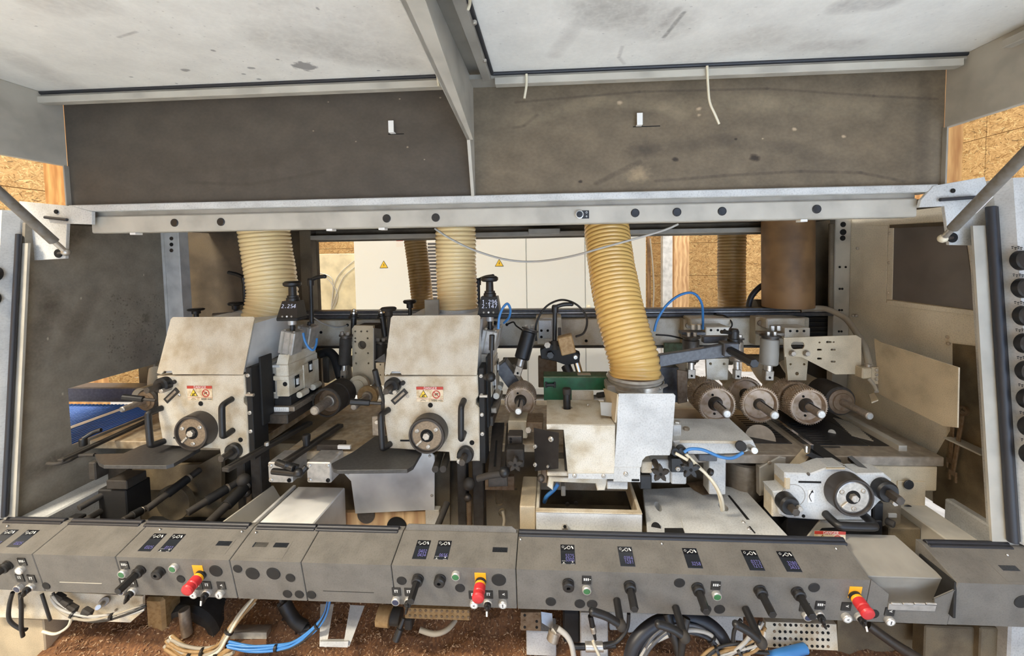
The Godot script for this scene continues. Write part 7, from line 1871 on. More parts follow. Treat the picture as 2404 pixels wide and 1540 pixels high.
	put(MB.new().lohi(Vector3(xr - 0.012, yB, -1.412), Vector3(xr, yT + 0.004, -1.66), 0.002), "side_wall", M.paint_dirty, tr)
	put(MB.new().lohi(Vector3(xl, yB, -1.65), Vector3(xr, yT + 0.03, -1.66), 0.002), "back_wall", M.paint_dirty, tr)
	put(MB.new().lohi(Vector3(xl, 0.56, -1.412), Vector3(xr, 0.6, -1.65), 0.0), "floor", M.patch_brown, tr)
	put(MB.new().nut(P(1326, 1236, 1.40), P(1326, 1236, 1.40) + Vector3(0, 0, 0.02), 0.012), "hex_bolt", M.steel, tr)
	put(MB.new().cyl(P(1326, 1236, 1.38), P(1326, 1236, 1.38) + Vector3(0, 0, 0.0015), 0.006, 12, 0.0), "bolt_socket", M.hole, tr)
	for q in [[1332, 1182], [1352, 1180]]: put(MB.new().cyl(P(q[0], q[1], 1.6), P(q[0], q[1], 1.6) + Vector3(0, 0, 0.01), 0.008, 10), "bolt", M.steel_dark, tr)
	solo(MB.new().tube(spline(p3([1310, 1135, 1.5, 1300, 1150, 1.5, 1284, 1165, 1.5, 1278, 1178, 1.52]), 5), 0.008, 8), "air_tube", M.blue_tube, "blue air tubes dropping into the white tray", "tube")
	solo(MB.new().lohi(Vector3(P(1220, 1200, 1.42).x, 0.5, -1.42), Vector3(xl - 0.002, 0.735, -1.62), 0.003), "base_cheek", M.paint_dusty, "dusty cream cheek left of the white tray", "panel")
	solo(MB.new().lohi(Vector3(P(1220, 1250, 1.35).x, 0.5, -1.352), Vector3(xr + 0.02, 0.665, -1.398), 0.002), "base_sill", M.paint_clean, "pale sill in front of the white tray", "sill")
	# white base table at right with slots, lid and gap
	var y1 := BASE + 0.003
	var bt := thing("base_table", "white base table with two slots and a loose lid behind the console", "table", Vector3(0.5, 0.5, -1.5))
	var pl := []
	for q in [[1509, 1148], [1700, 1140], [1750, 1150], [1858, 1266], [1522, 1266]]: pl.append(PY(q[0], q[1], y1))
	var slot := func(px: float, py: float, w: float, h: float) -> Array:
		var c := PY(px, py, y1)
		var o := []
		for k in 12: o.append(c + Vector3(cos(TAU * k / 12) * w, 0, sin(TAU * k / 12) * h))
		return o
	put(MB.new().prism(pl, Vector3(0, -0.03, 0), 0.002, [slot.call(1545, 1189, 0.012, 0.03), slot.call(1698, 1190, 0.016, 0.026)]), "top", M.paint_clean, bt)
	put(MB.new().prism([PY(1599, 1221, y1 + 0.002), PY(1740, 1219, y1 + 0.002), PY(1782, 1268, y1 + 0.002), PY(1612, 1268, y1 + 0.002)], Vector3(0, 0.004, 0), 0.0008), "lid", M.paint_clean, bt)
	put(MB.new().prism([PY(1708, 1163, y1 + 0.0006), PY(1713, 1163, y1 + 0.0006), PY(1760, 1220, y1 + 0.0006), PY(1753, 1220, y1 + 0.0006)], Vector3(0, 0.0008, 0)), "gap", M.hole, bt)
	put(MB.new().prism([PY(1560, 1240, y1 + 0.0006), PY(1603, 1240, y1 + 0.0006), PY(1612, 1266, y1 + 0.0006), PY(1560, 1266, y1 + 0.0006)], Vector3(0, 0.0008, 0)), "opening", M.hole, bt)
	put(MB.new().cyl(PY(1540, 1238, y1), PY(1540, 1238, y1 + 0.001), 0.016, 20, 0.0), "round_hole", M.hole, bt)
	for q in [[1745, 1227], [1758, 1243]]: put(MB.new().ball(PY(q[0], q[1], y1 + 0.003), 0.007), "screw", M.steel, bt)
	for q in [[1748, 1236, 1757, 1237], [1760, 1236, 1772, 1251], [1768, 1254, 1782, 1266]]: put(MB.new().tube([PY(q[0], q[1], y1 + 0.002), PY(q[2], q[3], y1 + 0.002)], 0.0022, 6), "seam", M.hole, bt)
	# dirty white guide block
	var gy := 0.965
	var gb := thing("guide_block_unit", "dirty white guide head with a blue tube right of the tall cover", "machine unit", P(1680, 1080, 1.5))
	var gp := [P(1580, 1036, 1.46), P(1600, 1034, 1.46), P(1740, 1036, 1.46), P(1768, 1034, 1.46), P(1776, 1050, 1.46), P(1752, 1062, 1.46), P(1720, 1066, 1.46), P(1590, 1068, 1.46)]
	put(MB.new().prism(gp, Vector3(0, 0, -0.2), 0.004), "body", M.paint_clean, gb)
	put(MB.new().hexa(p3([1596, 1034, 1.458, 1742, 1036, 1.458, 1735, 1006, 1.66, 1600, 1000, 1.66]), p3([1596, 1040, 1.458, 1742, 1042, 1.458, 1735, 1012, 1.66, 1600, 1006, 1.66])), "top_plate", M.paint_dirty, gb)
	put(MB.new().lohi(P(1580, 998, 1.5), P(1600, 1036, 1.5) + Vector3(0, 0, -0.06), 0.003), "left_lug", M.paint_clean, gb)
	put(MB.new().nut(P(1590, 997, 1.52), P(1590, 988, 1.52), 0.012), "bolt", M.steel, gb)
	for q in [[1611, 1007], [1621, 1019]]: put(MB.new().nut(P(q[0], q[1] + 4, 1.55), P(q[0], q[1] - 4, 1.55), 0.012), "bolt", M.steel_dull, gb)
	put(MB.new().cyl(P(1738, 1046, 1.46), P(1740, 1048, 1.43), 0.018, 16), "tube_fitting", M.black, gb)
	put(MB.new().cyl(P(1760, 1050, 1.46), P(1772, 1058, 1.42), 0.012, 14), "stop_bolt", M.steel, gb)
	put(MB.new().cyl(P(1597, 1054, 1.46), P(1604, 1062, 1.41), 0.017, 16), "tube_fitting", M.black, gb)
	put(MB.new().cyl(P(1579, 1056, 1.45), P(1586, 1062, 1.41), 0.014, 16), "tube_fitting", M.black, gb)
	put(MB.new().lohi(P(1640, 1066, 1.5), P(1684, 1084, 1.5) + Vector3(0, 0, -0.1), 0.003), "dark_step", M.arm_grey, gb)
	put(MB.new().lohi(P(1665, 1070, 1.52), P(1704, 1162, 1.52) + Vector3(0, 0, -0.06), 0.003), "leg", M.paint_clean, gb)
	put(MB.new().lohi(P(1528, 1080, 1.5), P(1574, 1135, 1.5) + Vector3(0, 0, -0.1), 0.004), "foot_block", M.paint_clean, gb)
	put(MB.new().lohi(P(1576, 1085, 1.49), P(1612, 1138, 1.49) + Vector3(0, 0, -0.1), 0.004), "foot_block", M.paint_clean, gb)
	put(MB.new().lohi(P(1575, 1075, 1.47), P(1606, 1110, 1.47) + Vector3(0, 0, -0.04), 0.003), "black_plate", M.black, gb)
	put(screw(MB.new(), P(1591, 1100, 1.47), 0.009, z, 0.006), "bolt", M.steel, gb)
	put(MB.new().lohi(P(1505, 1085, 1.45), P(1532, 1112, 1.45) + Vector3(0, 0, -0.05), 0.004), "knob_block", M.paint_dirty, gb)
	put(MB.new().lohi(P(1502, 1116, 1.46), P(1530, 1150, 1.46) + Vector3(0, 0, -0.06), 0.004), "black_foot", M.black, gb)
	star_knob(P(1548, 1107, 1.4), 0.032, 0.07, "dark star knob beside the lower edge of the tall cover", M.black_dusty)
	star_knob(P(1618, 1097, 1.39), 0.034, 0.09, "black star knob behind the white tubes", M.black)
	solo(MB.new().prism([PY(1612, 1135, y1 + 0.002), PY(1660, 1128, y1 + 0.002), PY(1682, 1146, y1 + 0.002), PY(1672, 1160, y1 + 0.002), PY(1650, 1162, y1 + 0.002), PY(1628, 1150, y1 + 0.002)], Vector3(0, 0.002, 0), 0.0), "oil_stain", M.rust_steel, "rusty brown oily residue on the white base table", "stain")
	solo(MB.new().tube(spline(p3([1606, 1062, 1.40, 1620, 1054, 1.40, 1650, 1056, 1.40, 1690, 1072, 1.40, 1720, 1075, 1.41, 1744, 1062, 1.42]), 8), 0.0055, 8), "air_tube", M.blue_tube, "blue air tube sagging along the dirty guide head", "tube")
	for q in [[[1586, 1064, 1.40, 1620, 1084, 1.39, 1655, 1110, 1.39, 1680, 1140, 1.39, 1694, 1170, 1.40, 1698, 1196, 1.44], "pale air tube from the tall cover down to the table slot"], [[1610, 1066, 1.40, 1640, 1095, 1.395, 1664, 1120, 1.395, 1684, 1150, 1.40, 1692, 1180, 1.42, 1695, 1198, 1.45], "pale air tube from the guide head down to the table slot"]]:
		solo(MB.new().tube(spline(p3(q[0]), 8), 0.0055, 8), "air_tube", M.white_tube, q[1], "tube")
	solo(MB.new().cyl(P(1664, 1106, 1.392), P(1672, 1110, 1.392), 0.012, 12), "cable_tie", M.black, "black cable tie round the two pale tubes", "tie")

# ---------------------------------------------------------------- low spindle unit at the feed end
func low_unit() -> void:
	var d := 1.43
	var z := Vector3(0, 0, 1)
	var t := thing("low_spindle_unit", "white low spindle unit with bottom handle by the feed end", "machine unit", P(1960, 1278, d))
	put(MB.new().prism(pz([1842, 1110, 1904, 1112, 1936, 1100, 1946, 1097, 1984, 1097, 2012, 1112, 2076, 1111, 2094, 1126, 2094, 1162, 2066, 1178, 2047, 1198, 2047, 1222, 1926, 1222, 1851, 1217, 1831, 1209, 1814, 1154, 1842, 1152], d), z * -0.07, 0.004), "face_plate", M.paint_clean, t)
	put(MB.new().lohi(P(1843, 1122, d - 0.002) , P(1856, 1150, d - 0.002) + z * -0.07, 0.003), "left_edge", M.paint_dusty, t)
	put(MB.new().hexa(p3([1940, 1099, 1.42, 1984, 1099, 1.42, 1982, 1090, 1.48, 1938, 1090, 1.48]), p3([1940, 1102, 1.42, 1984, 1102, 1.42, 1982, 1093, 1.48, 1938, 1093, 1.48])), "speed_plate", M.paint_dusty, t)
	words("6000 min", P(1961, 1095.5, 1.45) + Vector3(0, 0.004, 0.003), 0.012, t, M.ink, Basis(Vector3.RIGHT, -0.9))
	bearing(t, P(1981, 1150, d), R(44, d), 0.05, M.steel)
	shaft_knob(t, P(1841, 1174, d), R(22, d), 0.04, 0.03, Vector3(0.025, 0.0, 0))
	shaft_knob(t, P(2068, 1144, d), R(24, d), 0.035, 0.045, Vector3(0.012, -0.028, 0))
	put(B(MB.new(), 1875, 1130, 1928, 1134, d - 0.0015, 0.003, 0.0), "slit", M.hole, t)
	put(MB.new().lathe(P(1862, 1163, d), z, [[0, R(27, d)], [0.0012, R(27, d)], [0.0012, R(26, d)], [0, R(26, d)]], 40), "engraved_ring", M.sheet_grey, t)
	put(MB.new().box(P(1904, 1165, d) + z * 0.001, Vector3(R(14, d), R(30, d), 0.0015), 0.0003), "arrow_label", M.white_plastic, t)
	put(MB.new().tube(spline([P(1905, 1177, d - 0.0025), P(1900, 1165, d - 0.0025), P(1907, 1154, d - 0.0025)], 5), 0.0012, 6), "turn_arrow", M.ink, t)
	put(MB.new().prism([P(1903, 1155, d - 0.0025), P(1910, 1157, d - 0.0025), P(1908, 1150, d - 0.0025)], z * 0.0006), "arrow_head", M.ink, t)
	put(MB.new().cyl(P(1886, 1211, d), P(1886, 1211, d) + Vector3(0, 0, 0.002), 0.006, 12), "bore", M.hole, t)
	put(MB.new().cyl(P(1898, 1112, d - 0.004), P(1898, 1118, d + 0.02), 0.005, 10), "pin", M.steel_dark, t)
	bow_handle(t, P(1938, 1206, d), P(2026, 1208, d), Vector3(0.004, -0.006, 0.055), 0.0135)
	put(MB.new().lohi(P(1848, 1218, d + 0.02), P(2072, 1280, d + 0.02) + z * -0.1, 0.004), "dark_base", M.black, t)
	put(MB.new().prism(pz([1926, 1222, 2046, 1222, 2046, 1236, 1930, 1240, 1902, 1268, 1890, 1268], d + 0.015), z * -0.01, 0.001), "bent_skirt", M.paint_frame, t)
	danger_sign(t, P(1948, 1266, 1.375), R(70, 1.37))
	put(MB.new().lohi(P(2064, 1168, 1.48), P(2116, 1238, 1.48) + z * -0.05, 0.004), "side_box", M.patch_brown, t)
	put(MB.new().lohi(P(2052, 1180, 1.46), P(2074, 1240, 1.46) + z * -0.05, 0.004), "side_clamp", M.black, t)
	put(MB.new().lohi(P(2086, 1206, 1.475), P(2106, 1216, 1.475) + z * -0.01, 0.001), "strip", M.paint_frame, t)
	put(MB.new().cyl(P(2080, 1222, 1.45), P(2100, 1232, 1.43), 0.012, 12), "clamp_lever", M.black_dusty, t)
	for q in [[2132, 1137], [2130, 1195]]: put(MB.new().cyl(P(q[0], q[1], 1.55), P(q[0], q[1], 1.55) + Vector3(0, 0, 0.005), R(11, 1.55), 20), "rubber_plug", M.black, t)
	put(MB.new().lohi(P(2108, 1130, 1.555), P(2170, 1262, 1.555) + z * -0.01, 0.002), "mount_sheet", M.paint_dusty, t)
	put(MB.new().lohi(P(1813, 1155, 1.45), P(1842, 1215, 1.45) + z * -0.06, 0.004), "left_wing", M.paint, t)
	put(MB.new().lohi(P(1800, 1175, 1.5), P(1850, 1250, 1.5) + z * -0.02, 0.003), "black_side", M.black_matt, t)

# ---------------------------------------------------------------- under the console
func heap(x: float, d: float) -> float:
	var rise := clampf((d - 1.0) / 0.32, 0, 1)
	return rise * rise * (3.0 - 2.0 * rise) * (0.12 + 0.17 * clampf((d - 1.30) / 0.4, 0, 1)) + minf(rise * 3.0, 1.0) * ( 0.05 * sin(x * 3.1 + 0.7) + 0.05 * G.get_noise_2d(x * 160.0, d * 160.0) + 0.02 * G.get_noise_2d(x * 900.0, d * 900.0)) + 0.002
func under() -> void:
	var b := MB.new()
	var nx := 110; var nz := 36
	var at := func(i: int, k: int) -> Vector3:
		var x := -1.95 + 3.35 * i / nx; var d := 1.0 + 0.72 * k / nz
		return Vector3(x, heap(x, d), -d)
	for i in nx:
		for k in nz:
			b.quad(at.call(i, k), at.call(i + 1, k), at.call(i + 1, k + 1), at.call(i, k + 1), Vector3.UP)
	for i in nx:
		var p: Vector3 = at.call(i, 0); var q: Vector3 = at.call(i + 1, 0)
		b.quad(p, q, Vector3(q.x, 0, q.z), Vector3(p.x, 0, p.z), Vector3(0, 0, 1))
	var o := solo(b, "sawdust_heap", M.sawdust, "heap of reddish sawdust under the console", "sawdust")
	o.set_meta("kind", "stuff")
	for s in 3:
		var mm := MultiMesh.new()
		mm.transform_format = MultiMesh.TRANSFORM_3D
		var bm := BoxMesh.new()
		bm.size = Vector3(0.0065, 0.0006, 0.0022)
		mm.mesh = bm
		mm.instance_count = 11000
		for i in 11000:
			var x := rng.randf_range(-1.9, 1.35); var d := rng.randf_range(1.1, 1.7)
			var bs := Basis.from_euler(Vector3(rng.randfn(0, 0.5), rng.randf() * TAU, rng.randfn(0, 0.5))) * rng.randf_range(0.4, 1.5)
			mm.set_instance_transform(i, Transform3D(bs, Vector3(x, heap(x, d) + rng.randf() * 0.006, -d)))
		var mi := MultiMeshInstance3D.new()
		mi.name = numbered("wood_chips")
		mi.multimesh = mm
		mi.material_override = [M.chip_a, M.chip_b, M.chip_c][s]
		add_child(mi)
		tag(mi, ["tan wood chips strewn over the sawdust", "pale wood chips strewn over the sawdust", "dark wood chips strewn over the sawdust"][s], "wood chips")
		mi.set_meta("kind", "stuff")
	# cream valve plate at the outfeed end with fittings and cables
	var v := thing("valve_plate", "cream valve plate with cables under the outfeed end of the console", "plate", P(160, 1465, 1.32))
	put(MB.new().prism(pz([-40, 1380, 335, 1400, 335, 1436, 305, 1462, -40, 1448], 1.32), Vector3(0, 0, -0.01), 0.001), "plate", M.paint, v)
	for q in [[54, 1422, 8], [275, 1430, 3]]: put(MB.new().cyl(P(q[0], q[1], 1.32), P(q[0], q[1], 1.32) + Vector3(0, 0, 0.008), R(q[2], 1.32), 14), "bolt", M.steel_dull, v)
	put(MB.new().cyl(P(246, 1412, 1.32), P(230, 1426, 1.26), 0.009, 12), "air_fitting", M.steel, v)
	put(MB.new().cyl(P(248, 1410, 1.32), P(244, 1413, 1.30), 0.015, 14), "fitting_base", M.steel_dull, v)
	for q in [[[30, 1390, 1.27, 22, 1420, 1.27, 22, 1455, 1.27, 45, 1475, 1.28, 62, 1478, 1.28], "black cable looping at the outfeed leg", M.dark_cable, 0.006], [[48, 1392, 1.27, 50, 1430, 1.27, 50, 1470, 1.27, 54, 1494, 1.28], "straight black cable dropping past the outfeed leg", M.dark_cable, 0.006], [[98, 1394, 1.27, 108, 1425, 1.27, 118, 1456, 1.28], "black cable stub on the valve plate", M.dark_cable, 0.005], [[170, 1440, 1.28, 160, 1470, 1.28, 130, 1488, 1.28, 100, 1482, 1.28], "pale cable drooping from the bundle", M.white_tube, 0.0045]]:
		solo(MB.new().tube(spline(p3(q[0]), 7), q[3], 8), "loose_cable", q[2], q[1], "cable")
	for q in [[155, 1415], [170, 1428], [205, 1437], [140, 1402]]: put(MB.new().box(P(q[0], q[1], 1.29), Vector3(0.035, 0.024, 0.02), 0.004, Basis(Vector3.BACK, -0.5)), "cable_plug", M.black_dusty, v)
	solo(MB.new().lohi(P(-40, 1448, 1.36), P(112, 1600, 1.36) + Vector3(0, 0, -0.1), 0.004), "support_post", M.paint_dusty, "cream support post under the valve plate", "leg")
	solo(MB.new().prism(pz([80, 1452, 300, 1462, 280, 1490, 190, 1545, 110, 1560], 1.45), Vector3(0, 0, -0.02), 0.0), "leg_plate", M.sheet_grey, "grey plate behind the outfeed leg", "plate")
	solo(MB.new().lohi(P(338, 1405, 1.40), P(388, 1512, 1.40) + Vector3(0, 0, -0.08), 0.01), "dusty_post", M.gold, "post caked in yellow sawdust under the console", "post")
	var dm := thing("feed_motor", "dusty dark motor under the console beside the caked post", "motor", P(490, 1490, 1.45))
	put(MB.new().lathe(P(495, 1440, 1.55), Vector3(0, 0, 1), [[0, 0], [0, 0.13], [0.1, 0.13], [0.12, 0.12], [0.12, 0.1], [0.11, 0.1], [0.11, 0]], 36), "body", M.black_dusty, dm)
	put(MB.new().lohi(P(288, 1440, 1.46), P(330, 1530, 1.46) + Vector3(0, 0, -0.08), 0.01), "gear_side", M.steel_dark, dm)
	put(MB.new().cyl(P(432, 1430, 1.4), P(440, 1490, 1.4), 0.018, 16), "sleeve", M.steel_dull, dm)
	var mt := thing("metal_shroud", "shiny bent metal shroud under the console", "shroud", P(585, 1530, 1.4))
	put(MB.new().hexa(p3([540, 1485, 1.36, 626, 1485, 1.36, 640, 1462, 1.5, 560, 1462, 1.5]), p3([540, 1500, 1.36, 626, 1500, 1.36, 640, 1475, 1.5, 560, 1475, 1.5])), "top", M.alu, mt)
	put(MB.new().hexa(p3([532, 1503, 1.34, 625, 1500, 1.34, 626, 1530, 1.34, 525, 1530, 1.34]), p3([532, 1503, 1.37, 625, 1500, 1.37, 626, 1530, 1.37, 525, 1530, 1.37])), "front", M.chrome, mt)
	for q in [[[668, 1415, 1.45, 690, 1455, 1.44, 715, 1472, 1.44], "thick dark hose behind the blue tubes", M.dark_cable, 0.022], [[985, 1478, 1.36, 1020, 1488, 1.36, 1050, 1478, 1.37, 1070, 1455, 1.4], "pale hose lying under the perforated strip", M.conduit, 0.009], [[1310, 1475, 1.30, 1330, 1492, 1.29, 1342, 1515, 1.28, 1348, 1550, 1.27], "grey armoured cable from the silver gland", M.grey_cable, 0.009], [[1392, 1505, 1.3, 1400, 1525, 1.3, 1412, 1550, 1.3], "pale thin cable under the black connector", M.white_tube, 0.005], [[1476, 1440, 1.33, 1472, 1475, 1.33, 1450, 1505, 1.32, 1420, 1516, 1.31], "black cable curving to the plug pair", M.dark_cable, 0.006]]:
		solo(MB.new().tube(spline(p3(q[0]), 8), q[3], 10), "loose_cable", q[2], q[1], "cable")
	bundle([400, 1500, 1.33, 430, 1522, 1.32, 470, 1532, 1.32, 510, 1522, 1.32, 530, 1495, 1.33, 560, 1450, 1.36, 600, 1405, 1.4], 5, 0.0055, 0.010, [M.conduit, M.gold, M.white_tube], "bundle of ochre cables rising past the metal shroud")
	bundle([390, 1512, 1.33, 440, 1545, 1.31, 500, 1548, 1.31, 545, 1530, 1.31], 5, 0.006, 0.012, [M.gold, M.conduit], "coil of ochre cables lying on the sawdust")
	bundle([535, 1512, 1.31, 580, 1522, 1.31, 640, 1522, 1.31, 690, 1512, 1.31, 735, 1480, 1.32, 762, 1445, 1.34, 772, 1410, 1.36], 5, 0.0042, 0.007, [M.blue_tube, M.blue_tube, M.dark_cable], "bundle of blue air tubes curving up under the console")
	bundle([122, 1398, 1.28, 135, 1420, 1.28, 165, 1440, 1.28, 205, 1452, 1.28, 250, 1450, 1.28, 300, 1438, 1.28, 340, 1425, 1.3], 4, 0.004, 0.007, [M.grey_cable, M.dark_cable, M.conduit], "bundle of grey cables curving below the valve plate")
	bundle([1500, 1560, 1.29, 1520, 1515, 1.30, 1560, 1485, 1.31, 1610, 1474, 1.31, 1660, 1490, 1.31, 1690, 1530, 1.3, 1700, 1570, 1.3], 4, 0.0065, 0.009, [M.arm_grey, M.rubber, M.grey_cable], "inner striped cables of the loop under the long section")
	bundle([1790, 1470, 1.3, 1778, 1505, 1.29, 1745, 1530, 1.28, 1690, 1552, 1.28], 6, 0.0042, 0.012, [M.gold, M.grey_cable, M.dark_cable, M.white_tube], "fan of coloured wires below the third crank")
	bundle([1640, 1560, 1.28, 1680, 1528, 1.29, 1740, 1520, 1.29, 1800, 1528, 1.29], 4, 0.005, 0.008, [M.dark_cable, M.gold], "wire bundle lying before the terminal strip")
	bundle([660, 1408, 1.48, 676, 1440, 1.46, 700, 1468, 1.45, 724, 1476, 1.45], 3, 0.011, 0.013, [M.dark_cable, M.arm_grey], "dark corrugated hoses behind the blue tubes")
	var wb := thing("white_channel", "white U channel bracket standing in the sawdust", "bracket", P(800, 1520, 1.36))
	put(MB.new().hexa(p3([752, 1418, 1.44, 784, 1418, 1.44, 766, 1520, 1.30, 750, 1516, 1.30]), p3([752, 1418, 1.46, 784, 1418, 1.46, 766, 1520, 1.32, 750, 1516, 1.32])), "left_flange", M.paint_clean, wb)
	put(MB.new().hexa(p3([822, 1420, 1.42, 856, 1422, 1.42, 820, 1518, 1.30, 806, 1514, 1.30]), p3([822, 1420, 1.46, 856, 1422, 1.46, 820, 1518, 1.34, 806, 1514, 1.34])), "right_flange", M.paint_clean, wb)
	put(MB.new().hexa(p3([752, 1506, 1.30, 818, 1506, 1.30, 816, 1520, 1.30, 750, 1518, 1.30]), p3([752, 1500, 1.33, 818, 1500, 1.33, 816, 1514, 1.33, 750, 1512, 1.33])), "foot", M.paint_clean, wb)
	var km := thing("valve_motor", "small dust covered motor with a black lever under the console", "motor", P(920, 1470, 1.36))
	put(MB.new().cyl(P(888, 1445, 1.36), P(918, 1448, 1.36), 0.032, 20), "cap", M.gold, km)
	put(MB.new().cyl(P(918, 1446, 1.37), P(942, 1448, 1.37), 0.028, 20), "body", M.black_dusty, km)
	put(MB.new().cyl(P(948, 1450, 1.33), P(930, 1500, 1.30), 0.008, 12), "lever", M.black, km)
	put(MB.new().cyl(P(940, 1475, 1.315), P(929, 1505, 1.30), 0.0125, 14), "lever_grip", M.black, km)
	put(MB.new().lohi(P(948, 1455, 1.38), P(966, 1482, 1.38) + Vector3(0, 0, -0.04), 0.004), "terminal_box", M.black_dusty, km)
	terminal("perforated_strip", [950, 1427, 1102, 1432, 1102, 1457, 950, 1452], 1.36, [12, 2, 962, 1432, 12.5, 13], M.gold, "dust caked perforated strip under the console", M.rust_steel)
	terminal("perforated_bracket", [1222, 1438, 1270, 1438, 1270, 1482, 1222, 1480], 1.36, [2, 3, 1232, 1444, 28, 14], M.rust_steel, "rusty bracket with bolt holes under the console seam", M.hole)
	var gb := thing("cable_gland", "silver cable gland and bent bracket beside the rusty bracket", "gland", P(1300, 1500, 1.34))
	put(MB.new().hexa(p3([1270, 1436, 1.36, 1296, 1440, 1.36, 1300, 1480, 1.34, 1272, 1462, 1.34]), p3([1270, 1436, 1.37, 1296, 1440, 1.37, 1300, 1480, 1.35, 1272, 1462, 1.35])), "bracket", M.alu, gb)
	put(MB.new().cyl(P(1302, 1482, 1.32), P(1296, 1505, 1.31), 0.02, 16), "gland_body", M.steel_dull, gb)
	put(MB.new().nut(P(1308, 1476, 1.32), P(1302, 1488, 1.32), 0.019), "gland_nut", M.steel, gb)
	put(MB.new().lohi(P(1235, 1482, 1.4), P(1306, 1542, 1.4) + Vector3(0, 0, -0.06), 0.003), "white_foot", M.paint_clean, gb)
	solo(MB.new().lohi(P(1322, 1436, 1.40), P(1362, 1512, 1.40) + Vector3(0, 0, -0.08), 0.006), "black_enclosure", M.black_matt, "black enclosure under the console beside the silver gland", "box")
	solo(MB.new().lohi(P(1362, 1440, 1.38), P(1428, 1560, 1.38) + Vector3(0, 0, -0.08), 0.004), "white_post", M.paint_clean, "white post with connectors under the console", "post")
	solo(MB.new().lohi(P(1430, 1436, 1.46), P(1745, 1506, 1.46) + Vector3(0, 0, -0.02), 0.003), "white_sheet", M.paint_clean, "white sheet behind the black cable loops", "sheet")
	var cn := thing("round_connector", "black round connector with knurled ring hanging before the white post", "connector", P(1395, 1505, 1.33))
	put(MB.new().cyl(P(1386, 1445, 1.33), P(1391, 1470, 1.33), 0.009, 14), "plug", M.black, cn)
	put(MB.new().cyl(P(1391, 1470, 1.33), P(1394, 1484, 1.33), 0.0105, 14), "ring", M.steel, cn)
	put(MB.new().cyl(P(1394, 1484, 1.33), P(1398, 1502, 1.33), 0.007, 14, 0.001, 0.004), "tail", M.black, cn)
	var c2 := thing("plug_pair", "pair of silver plug rings joined across the white post", "connector", P(1395, 1525, 1.32))
	put(MB.new().cyl(P(1345, 1518, 1.32), P(1374, 1518, 1.32), 0.010, 14), "tail", M.black, c2)
	put(MB.new().cyl(P(1374, 1518, 1.32), P(1416, 1518, 1.32), 0.0145, 16), "ring", M.steel, c2)
	put(MB.new().cyl(P(1416, 1516, 1.32), P(1446, 1513, 1.32), 0.010, 14), "tail", M.black, c2)
	for q in [[[1476, 1560, 1.30, 1490, 1510, 1.31, 1530, 1470, 1.33, 1580, 1452, 1.34, 1640, 1454, 1.34, 1690, 1490, 1.33, 1720, 1560, 1.31], 0.022, "thick black cable loop under the long console section", M.rubber], [[1566, 1440, 1.33, 1578, 1480, 1.31, 1590, 1520, 1.30, 1598, 1560, 1.29], 0.014, "ribbed black conduit dropping through the cable loop", M.dark_cable], [[1612, 1450, 1.30, 1606, 1480, 1.29, 1600, 1520, 1.29, 1594, 1560, 1.29], 0.012, "black sensor cable with brass collar", M.dark_cable], [[1740, 1455, 1.3, 1724, 1480, 1.3, 1720, 1520, 1.3], 0.006, "thin black wire right of the cable loop", M.dark_cable], [[1770, 1465, 1.3, 1755, 1500, 1.29, 1725, 1530, 1.28], 0.006, "grey wire beside the orange wire bundle", M.grey_cable], [[1800, 1545, 1.3, 1850, 1532, 1.31, 1890, 1522, 1.33], 0.016, "teal hose under the terminal strip", M.blue_tube]]:
		solo(MB.new().tube(spline(p3(q[0]), 9), q[1], 12), "loose_cable", q[3], q[2], "cable")
	terminal("terminal_strip", [1798, 1460, 1964, 1466, 1968, 1528, 1796, 1520], 1.34, [11, 4, 1818, 1466, 12.6, 16], M.paint_dirty, "dirty white terminal strip with rows of holes under the console", M.hole)
	# feed end: dark brush mat, pipe and pale corner
	solo(MB.new().prism(pz([1966, 1456, 2330, 1476, 2330, 1560, 1966, 1560], 1.5), Vector3(0, 0, -0.02), 0.0), "dusty_mat", M.patch_brown, "brown dusty mat hanging under the feed end", "mat")
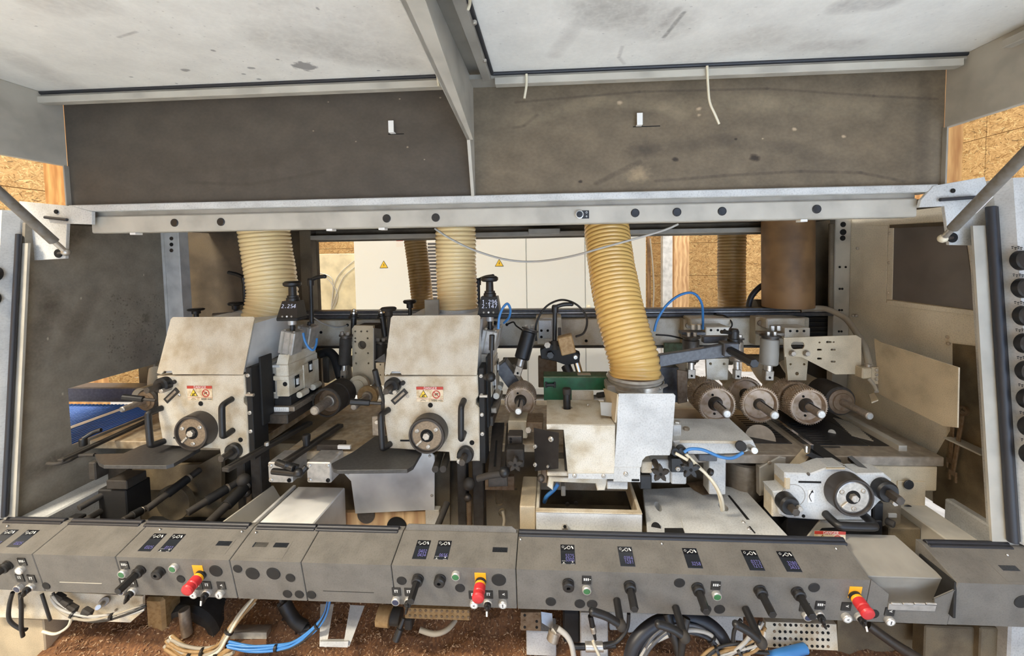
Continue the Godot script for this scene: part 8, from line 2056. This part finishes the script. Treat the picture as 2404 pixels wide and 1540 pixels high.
	solo(MB.new().tube(spline(p3([2036, 1465, 1.42, 2070, 1490, 1.41, 2110, 1518, 1.4, 2160, 1548, 1.4]), 6), 0.016, 12), "drain_pipe", M.steel_dark, "grey brown pipe slanting under the feed end", "pipe")
	solo(MB.new().lohi(P(2172, 1470, 1.42), P(2306, 1560, 1.42) + Vector3(0, 0, -0.05), 0.004), "shadow_sheet", M.patch_brown, "brown sheet standing in for shadow under the feed end of the console", "panel")  # sheet added to stand in for the shadow below the console
	solo(MB.new().lohi(P(2302, 1474, 1.40), P(2356, 1560, 1.40) + Vector3(0, 0, -0.05), 0.004), "side_sheet", M.patch_brown, "brown side sheet with one screw beside the pale corner", "panel")

# a loose bundle: strands wander round a common path
func bundle(path: Array, n: int, r: float, spread: float, mats: Array, label: String) -> void:
	var sp := spline(p3(path), 9)
	var t := thing("cable_bundle", label, "cable", sp[0])
	for i in n:
		var pts := []
		for k in sp.size():
			var a := TAU * i / n + 0.10 * k
			pts.append(sp[k] + Vector3(cos(a) * 0.7, sin(a), cos(a + 1.0) * 0.6) * spread)
		put(MB.new().tube(pts, r, 8), "strand", mats[i % mats.size()], t)
	for f in [0.35, 0.7]:
		var k2 := int(sp.size() * f)
		put(MB.new().cyl(sp[k2], sp[k2 + 1], spread + r * 1.15, 12, 0.0), "cable_tie", M.black, t)

func terminal(called: String, poly: Array, d: float, grid: Array, m: Material, label: String, hm: Material) -> void:
	var t := thing(called, label, "strip", P(poly[6], poly[7], d))
	put(MB.new().prism(pz(poly, d), Vector3(0, 0, -0.02), 0.001), "body", m, t)
	for i in grid[0]:
		for k in grid[1]:
			var c := P(grid[2] + i * grid[4], grid[3] + k * grid[5] + i * 0.35, d)
			put(MB.new().cyl(c, c + Vector3(0, 0, 0.0015), 0.0048, 10, 0.0), "hole", hm if (i + k) % 4 != 1 else M.rust_steel, t)

func _ready() -> void:
	rng.seed = 11
	view()
	materials()
	hall()
	behind()
	hood()
	front_beam()
	side_frames()
	side_walls()
	rear_wall()
	hoses()
	units()
	bed()
	low_left()
	side_spindle()
	low_unit()
	console()
	under()
